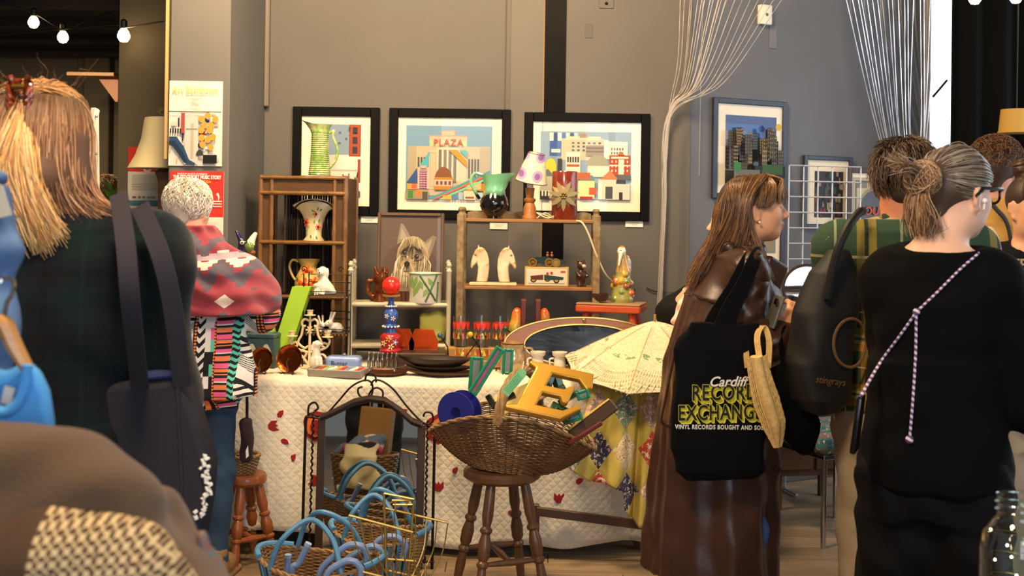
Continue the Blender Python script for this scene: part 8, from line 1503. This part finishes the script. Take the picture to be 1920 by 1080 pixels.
t = thing('maroon_bag', 'dark maroon cloth bag hanging at the shopper\'s right side', 'bag', at(462, 866, 4.36)); S = Sdf(); S.bx((0, 0, .085), (.022, .03, .085), .015); S.build('pouch', mat('maroon cloth', '24101a', .9), t, .005, foldfn(.004, 30, 60)); mb = MB(); mb.tube(spline([(0, 0, .16), (.0, -.01, .26), (-.01, -.02, .34)], 5), .006, 6); mb.build('handle', MATS['maroon cloth'], t); mb = MB(); mb.prism([(.006, .02), (.016, .03), (.012, .07), (.004, .05)], .003, T=(0, -.031, 0)); mb.build('motif', wm, t)
t = thing('pot_plant', 'dark trailing leafy plant on the floor under the table\'s left end', 'plant', on(500, 5.05, 0)); lathe_obj('pot', hollow([(.06, 0), (.075, .10), (.08, .11)], .006), 1, mat('black pot', '151414', .5), t, 20)
for i in range(46): a = random.uniform(0, 6.28); L_ = random.uniform(.08, .2); z_ = random.uniform(.10, .24); mb = MB(); mb.add([(0, 0, 0), (.02, .5*L_, .01), (0, L_, -.02), (-.02, .5*L_, .01)], [[0, 1, 2, 3]], rotm(random.uniform(-.3, .6), 0, a), (.02*cos(a), .02*sin(a), z_)); mb.build('leaf', mat('dark leaf', '1f3318', .5), t, 0)
# ================================================================== RIGHT SIDE, LEFT BACK, FOREGROUND
chro = mat('chrome', 'c4c6ca', .15, 1); wire = mat('white wire', 'b9bcc6', .3, .4)
# wire grid panel
g0 = wr(1480, 310, .16); t = thing('wire_grid', 'white wire grid display panel against the angled wall', 'grid panel', (g0.x, g0.y, 0), RA*.55); gh = g0.z; W = .42; lo = .36
for i in range(6): mb = MB(); mb.tube([(W*i/5, 0, lo), (W*i/5, 0, gh)], .0042, 6); mb.build('wire', wire, t)
nz = int((gh-lo)/.0815)
for j in range(nz+1): z_ = gh-j*.0815; mb = MB(); mb.tube([(0, -.005, z_), (W, -.005, z_)], .0042, 6); mb.build('wire', wire, t)
for X in (0, W): mb = MB(); mb.tube([(X, 0, 0), (X, 0, lo)], .008, 8); mb.tube([(X, -.13, .012), (X, .1, .012)], .008, 8); mb.build('leg', wire, t)
# round mirror on a small cabinet
Y = 5.62; t = thing('side_cabinet', 'low teak side cabinet behind the backpack', 'cabinet', on(1500, Y, 0), R(10)); cwd = wood('cabinet teak', '5a3a22', '432a17', 0); mb = MB(); mb.box((0, 0, .50), (.40, .30, .66)); mb.build('body', cwd, t); mb = MB(); mb.box((0, 0, .84), (.44, .34, .025)); mb.build('top', cwd, t)
for sx_ in (-1, 1):
    mb = MB(); mb.box((sx_*.098, -.155, .5), (.18, .014, .60)); o = mb.build('door', cwd, t); mb = MB(); mb.ball((sx_*.02, -.17, .52), .01, 8); mb.build('knob', brs, o)
    for sy_ in (-1, 1): mb = MB(); mb.beam((sx_*.17, sy_*.12, 0), (sx_*.17, sy_*.12, .19), .03, .03); mb.build('leg', cwd, t)
c_ = at(1515, 541, Y-.02); t = thing('round_mirror', 'round swing mirror on the side cabinet reflecting bright windows', 'mirror', (c_.x, c_.y, .853), 0); t.rotation_euler = (R(-10.4), 0, R(-9.3)); zc = c_.z-.853; r_0 = .118
mb = MB(); mb.lathe([(0, 0), (r_0, 0)], 40, (0, -.012, zc), rotm(pi/2+R(0), 0, 0)); o = mb.build('glass', MATS['mirror'], t); mb = MB(); mb.tube([(r_0*cos(a), -.010, zc+r_0*sin(a)) for a in np.linspace(0, 2*pi, 41)[:-1]], .008, 7, closed=True); mb.build('rim', wood('mirror rim', '2f2018', '22160f', 2), t)
mb = MB(); mb.lathe([(0, 0), (.07, 0), (.06, .015), (.012, .02), (.010, zc-r_0), (0, zc-r_0)], 18); mb.build('stand', MATS['mirror rim'], t)
# shopfront behind the camera that the mirrors see
sf = thing('window_2', 'paned shopfront window behind the photographer', 'window', (.9, -3.0, 0)); sf['kind'] = 'structure'; del sf['category']; fw_ = wood('shopfront oak', '8a5a30', '6b4422', 2)
for X in (-1.875, -1.125, -.375, .375, 1.125, 1.875): mb = MB(); mb.box((X, 0, 2.4), (.09, .09, 4.0)); mb.build('mullion', fw_, sf)
for Z in (.45, 1.75, 3.0, 3.7, 4.38): mb = MB(); mb.box((0, 0, Z), (3.85, .09, .09)); mb.build('transom', fw_, sf)
for i in range(5):
    for Z, h_ in ((1.1, 1.2), (2.375, 1.15), (3.35, .6), (4.04, .58)): mb = MB(); mb.box((-1.5+.75*i, -.03, Z), (.66, .01, h_), bev=0); mb.build('pane', mat('shopfront pane', 'eef4ff', .1, emit=2.5), sf)  # upper two pane rows added to give the round mirror a bright reflection
# chair with floral seat
def needle(x, y, z): n = noise(22, 3); v = noise(60, 2); c = ramp(n, [(.35, '1f4450'), (.5, '2f6a72'), (.58, '7a3a40'), (.66, '3f7a5a')]); return colmix(v.gt(.62), c, 'a8a06a')
Y = 5.10; t = thing('floral_chair', 'chrome-legged chair with a teal floral needlework seat behind the plaid man', 'chair', on(1555, Y, 0), R(25)); S = Sdf(); S.bx((0, 0, .445), (.215, .205, .045), .04); S.build('seat', patmat('needlework', needle, .9, bump=.4), t, .009); mb = MB(); mb.box((0, 0, .392), (.40, .38, .02)); mb.build('seat_frame', chro, t)
for sx_, sy_ in ((-1, -1), (1, -1), (-1, 1), (1, 1)): mb = MB(); mb.tube([(sx_*.185, sy_*.175, .39), (sx_*.195, sy_*.185, 0)], .012, 10); mb.build('leg', chro, t)
for sx_ in (-1, 1): mb = MB(); mb.tube([(sx_*.185, .185, .39), (sx_*.18, .22, .72)], .011, 8); mb.build('back_post', chro, t)
mb = MB(); mb.box((0, .215, .62), (.38, .04, .24), bev=.015, seg=2); mb.build('backrest', mat('maroon vinyl', '5a1a18', .4), t)
# lamp behind the column
Y = 5.45; k = m_(1, Y); lx = on(312, Y, 1.5).x; t = thing('standard_lamp', 'cream bell-shaped lampshade on a wooden stand, half hidden by the column', 'lamp', (lx, Y, 0)); zb = at(300, 316, Y).z
lathe_obj('shade', [(70, 0), (68, 3), (56, 25), (46, 55), (41, 90), (40, 94)], k, mat('cream silk shade', 'cfbf92', .8), t, 36, loc=(0, 0, zb)); solidify(t.children[-1], .003); lathe_obj('finial_base', [(0, 94), (12, 95), (4, 98), (3, 102), (0, 102)], k, brz, t, 12, loc=(0, 0, zb))
for j in range(7): a = (j-3)*.38; mb = MB(); mb.prism([(0, 0), (2.4*k, 8*k), (0, 17*k), (-2.4*k, 8*k)], 2*k, rotm(0, a, 0), (-6*k, 0, zb+101*k)); mb.build('finial_leaf', brz, t, 0)
mb = MB(); mb.lathe([(0, 0), (.13, 0), (.13, .02), (.05, .05), (.03, .10), (.028, .5), (.035, .52), (.028, .54), (.04, zb-.06), (.055, zb-.02), (.02, zb+.02), (0, zb+.02)], 20); mb.build('stand', wood('lamp stand', '6b4d2c', '54391e', 2), t)
# white A-frame easel
Y = 4.4; t = thing('white_easel', 'white folding A-frame easel beyond the blonde woman', 'easel', on(150, Y, 0)); o0 = Vector(t.location); wp_ = mat('white easel paint', 'd0cabb', .5)
a, b = at(176, 206, Y)-o0, at(185, 205, Y+.02)-o0
for p, q in (((179, 204, Y), (138, 420, Y-.12)), ((178, 204, Y+.03), (180, 430, Y+.06))):
    p, q = at(*p)-o0, at(*q)-o0; d = q-p; e = p+d*((-o0.z-p.z+0)/d.z if abs(d.z) > 0 else 1); e = p+d*(p.z/(-d.z)); mb = MB(); mb.beam(p, e, .022, .030); mb.build('leg', wp_, t)
p, q = at(120, 246, Y)-o0, at(172, 246, Y)-o0; mb = MB(); mb.beam(p, q, .02, .02); mb.build('cross_rail', wp_, t)
for py in (218, 288): mb = MB(); mb.ball(at(181, py, Y-.02)-o0, .006, 6); mb.build('bolt', chro, t)
t = thing('pot_plant', 'bright green leafy plant in the dark back room', 'plant', on(208, 6.9, 0)); lathe_obj('stand', [(0, 0), (.12, 0), (.10, 1.3), (.13, 1.34), (0, 1.34)], 1, MATS['black pot'], t, 16)
for i in range(40): a = random.uniform(0, 6.28); mb = MB(); L_ = .14; mb.add([(0, 0, 0), (.025, .5*L_, .01), (0, L_, -.02), (-.025, .5*L_, .01)], [[0, 1, 2, 3]], rotm(random.uniform(-.2, 1.2), 0, a), (.02*cos(a), .02*sin(a), 1.33+random.uniform(0, .18))); mb.build('leaf', mat('bright leaf', '4f7a2a', .5), t, 0)
# ---------------- foreground clothes rail
RYf = 1.30; t = thing('clothes_rail', 'chrome clothes rail at the lower left corner', 'clothes rail', (-.75, RYf, 0)); rz_ = at(0, 560, RYf).z+.01
mb = MB(); mb.tube([(-.5, 0, rz_), (.0, 0, rz_)], .011, 10); mb.build('rail', chro, t)
for X in (-.5, -.02): mb = MB(); mb.tube([(X, .0, 0), (X, .0, rz_)], .011, 10); mb.tube([(X, -.2, .012), (X, .2, .012)], .011, 8); mb.build('upright', chro, t)
t.location.x = at(0, 560, RYf).x-.03
hw_ = wood('hanger wood', 'b5834a', '9a6a34', 0, coat=.3)
t = thing('blue_t_shirt', 'bright blue t-shirt on a wooden hanger, lower left', 't-shirt', at(8, 700, 1.22)); o0 = Vector(t.location); bl_ = mat('bright blue jersey', '4a96d8', .85, bump=.2, bs=500)
def fgp(px, py, Y): return at(px, py, Y)-o0
def panel(P, Y, d, nm, bev=.010):
    mb = MB(); mb.prism([(fgp(x, y, Y).x, fgp(x, y, Y).z) for x, y in P][::-1], d, T=(0, Y-1.22, 0)); o = mb.build(nm, bl_, t, 60); bv = o.modifiers.new('b', 'BEVEL'); bv.width = bev; bv.segments = 3; return o
panel([(-90, 690), (-60, 668), (-30, 690), (-27, 730), (-12, 764), (12, 772), (36, 752), (48, 716), (52, 682), (72, 694), (90, 732), (99, 790), (102, 960), (-90, 960)], 1.22, .022, 'shirt'); panel([(-90, 690), (-30, 672), (10, 700), (52, 672), (72, 694), (90, 740), (96, 800), (96, 960), (-90, 960)], 1.25, .02, 'back')
mb = MB(); mb.tube(spline([fgp(x, y, 1.205) for x, y in ((-30, 690), (-27, 730), (-12, 764), (12, 772), (36, 752), (48, 716), (52, 684))], 6), .0058, 8); mb.build('neck_rib', bl_, t)
mb = MB(); mb.box(fgp(15, 742, 1.232), (.012, .002, .020), (0, R(14), 0), bev=0); mb.build('care_label', mat('white label card'), t)
h = thing('coat_hanger', 'wooden coat hanger with chrome hook holding the blue t-shirt', 'hanger', at(8, 640, 1.225)); o0 = Vector(h.location); mb = MB(); P = spline([fgp(-50, 690, 1.225), fgp(-22, 635, 1.225), fgp(4, 604, 1.225), fgp(28, 650, 1.225), fgp(54, 696, 1.225)], 6); mb.tube(P, [.009+.004*sin(pi*i/(len(P)-1)) for i in range(len(P))], 8, flat=.7); mb.build('arms', hw_, h)
mb = MB(); mb.tube(spline([fgp(6, 604, 1.225), fgp(12, 570, 1.225), fgp(24, 548, 1.225), fgp(24, 528, 1.24), fgp(8, 520, 1.25), fgp(0, 530, 1.25)], 6), .0028, 7); mb.build('hook', chro, h)
t = thing('denim_jacket', 'faded blue denim jacket sleeve at the far left edge', 'jacket', at(5, 720, 1.42)); o0 = Vector(t.location); dn = mat('faded denim', '5a7ba8', .85, col2='3a5580', vs_=14, bump=.3, bs=300); S = Sdf(); S.chain([fgp(-70, 360, 1.45), fgp(-14, 372, 1.45), fgp(0, 470, 1.44), fgp(2, 600, 1.43), fgp(-4, 720, 1.42)], [.022, .020, .021, .020, .018], .02); S.build('sleeve', dn, t, .004, foldfn(.003, 50, 60)); S = Sdf(); c_ = fgp(-130, 700, 1.46); S.stack([c_.z-.12, c_.z, c_.z+.12, c_.z+.20, c_.z+.24], c_.x, .03, [.105, .10, .095, .085, .04], [.05, .05, .045, .04, .03], sq=2.4); S.build('body', dn, t, .006, foldfn(.004, 30, 40)); S = Sdf(); S.chain([fgp(-34, 326, 1.43), fgp(2, 334, 1.42)], [.012, .009], .01); S.build('collar', dn, t, .004)
t = thing('price_card', 'cream price card hanging at the far left edge', 'card', at(4, 378, 1.36)); mb = MB(); mb.prism([(-.04, .03), (.0, .02), (.012, -.016), (-.04, -.030)], .0015); mb.build('card', mat('cream card', 'cdbfa8', .7), t)
# brown knit in the corner
def knit(x, y, z): n = noise(500, 2); return colmix(n*.5, '5c4530', '4a3624')
kn = patmat('brown wool', knit, .95, bump=.7, bs=420, bd=.003, sheen=.15)
KY = 1.12; t = thing('brown_jumper', 'chunky brown wool jumper with cream patterned yoke in the lower left corner', 'jumper', at(120, 1090, KY)); o0 = Vector(t.location)
def kp(px, py, dy=0): return at(px, py, KY+dy)-o0
S = Sdf(); S.chain([kp(-60, 884), kp(40, 887), kp(130, 908), kp(190, 938), kp(226, 966)], [.045, .045, .042, .038, .034], .03); S.chain([kp(226, 966), kp(215, 1040), kp(240, 1120)], [.034, .05, .05], .03); S.chain([kp(-40, 990, .02), kp(90, 1010, .02), kp(180, 1100, .02)], [.07, .075, .07], .05); S.chain([kp(292, 958, .05), kp(306, 1000, .05), kp(330, 1060, .05), kp(338, 1120, .05)], [.026, .030, .026, .022], .012); S.rc(kp(150, 915, -.03), kp(110, 1000, -.05), .018, .010, .03); S.chain([kp(-60, 1150), kp(160, 1180), kp(330, 1200)], [.09, .09, .08], .05)
S.build('wool', kn, t, .005, foldfn(.005, 34, 26, 1))
def fair(x, y, z): a = ((x*105).fr()-.5).ab(); b_ = ((z*105).fr()-.5).ab(); n = noise(160, 2); h = hashn((x*36).fl(), (z*36).fl()); q = (a+b_).lt(.36+0.0)+((a-b_).ab().lt(.10)); return colmix(N.m('MINIMUM', q, 1.0)*x.gt(.012)*n.gt(.36), colmix(noise(400, 2)*.5, '4a3524', '35251a'), 'c2ab82')
S = Sdf(); S.chain([kp(-40, 1085, -.05), kp(110, 1075, -.055), kp(230, 1095, -.05), kp(300, 1140, -.04)], [.05, .056, .05, .04], .04); S.build('yoke', patmat('fair isle', fair, .95, bump=.5, bs=400), t, .005, foldfn(.003, 30, 30))
t = thing('beaded_scarf', 'teal and rust beaded scarf end beside the brown jumper', 'scarf', at(378, 1060, 1.15)); S = Sdf(); S.chain([(0, 0, .03), (.006, 0, .0), (.02, 0, -.04)], [.006, .009, .012], .01); S.build('end', mat('beaded cloth', '2f6a74', .6, col2='9a4a2a', vs_=120), t, .003)
# ---------------- glass jar at the lower right corner on a side table
Y = 1.95; k = m_(1, Y); jz = at(1905, 1200, Y).z; c_ = at(1908, 1200, Y); t = thing('side_table', 'small dark side table under the glass jar', 'table', (c_.x+.1, Y, 0)); mb = MB(); mb.box((0, 0, jz-.015), (.5, .5, .03)); mb.build('top', dk, t)
for sx_ in (-1, 1):
    for sy_ in (-1, 1): mb = MB(); mb.beam((sx_*.22, sy_*.22, 0), (sx_*.22, sy_*.22, jz-.03), .04, .04); mb.build('leg', dk, t)
t = thing('glass_jar', 'large pale green glass jar with threaded neck, lower right corner', 'jar', (c_.x, Y, jz+.0005)); jg = glassmat('jar glass', (.93, .97, .95), 1.6); lathe_obj('jar', hollow([(62, 0), (68, 6), (70, 60), (70, 170), (64, 200), (48, 222), (40, 232), (40, 240), (43, 243), (40, 247), (40, 254), (43, 257), (40, 261), (40, 268), (42, 271)], 2), k, jg, t, 40)
for i in range(9): a = random.uniform(2.6, 5.2); z_ = random.uniform(90, 210); mb = MB(); mb.ball((50*k*cos(a), 50*k*sin(a), z_*k), 2.2*k, 6); mb.build('glint_bead', mat('jar glint glow', 'ffe2b0', .3, emit=14), t)  # glowing beads stand in for room lights reflected on the jar glass
mb = MB(); mb.tube([(48*k*cos(q*.5), 48*k*sin(q*.5), (20+q*3.2)*k) for q in range(60)], .5*k, 4); mb.build('glint_wire', mat('clip brass'), t)  # wire added along with the glowing reflection beads
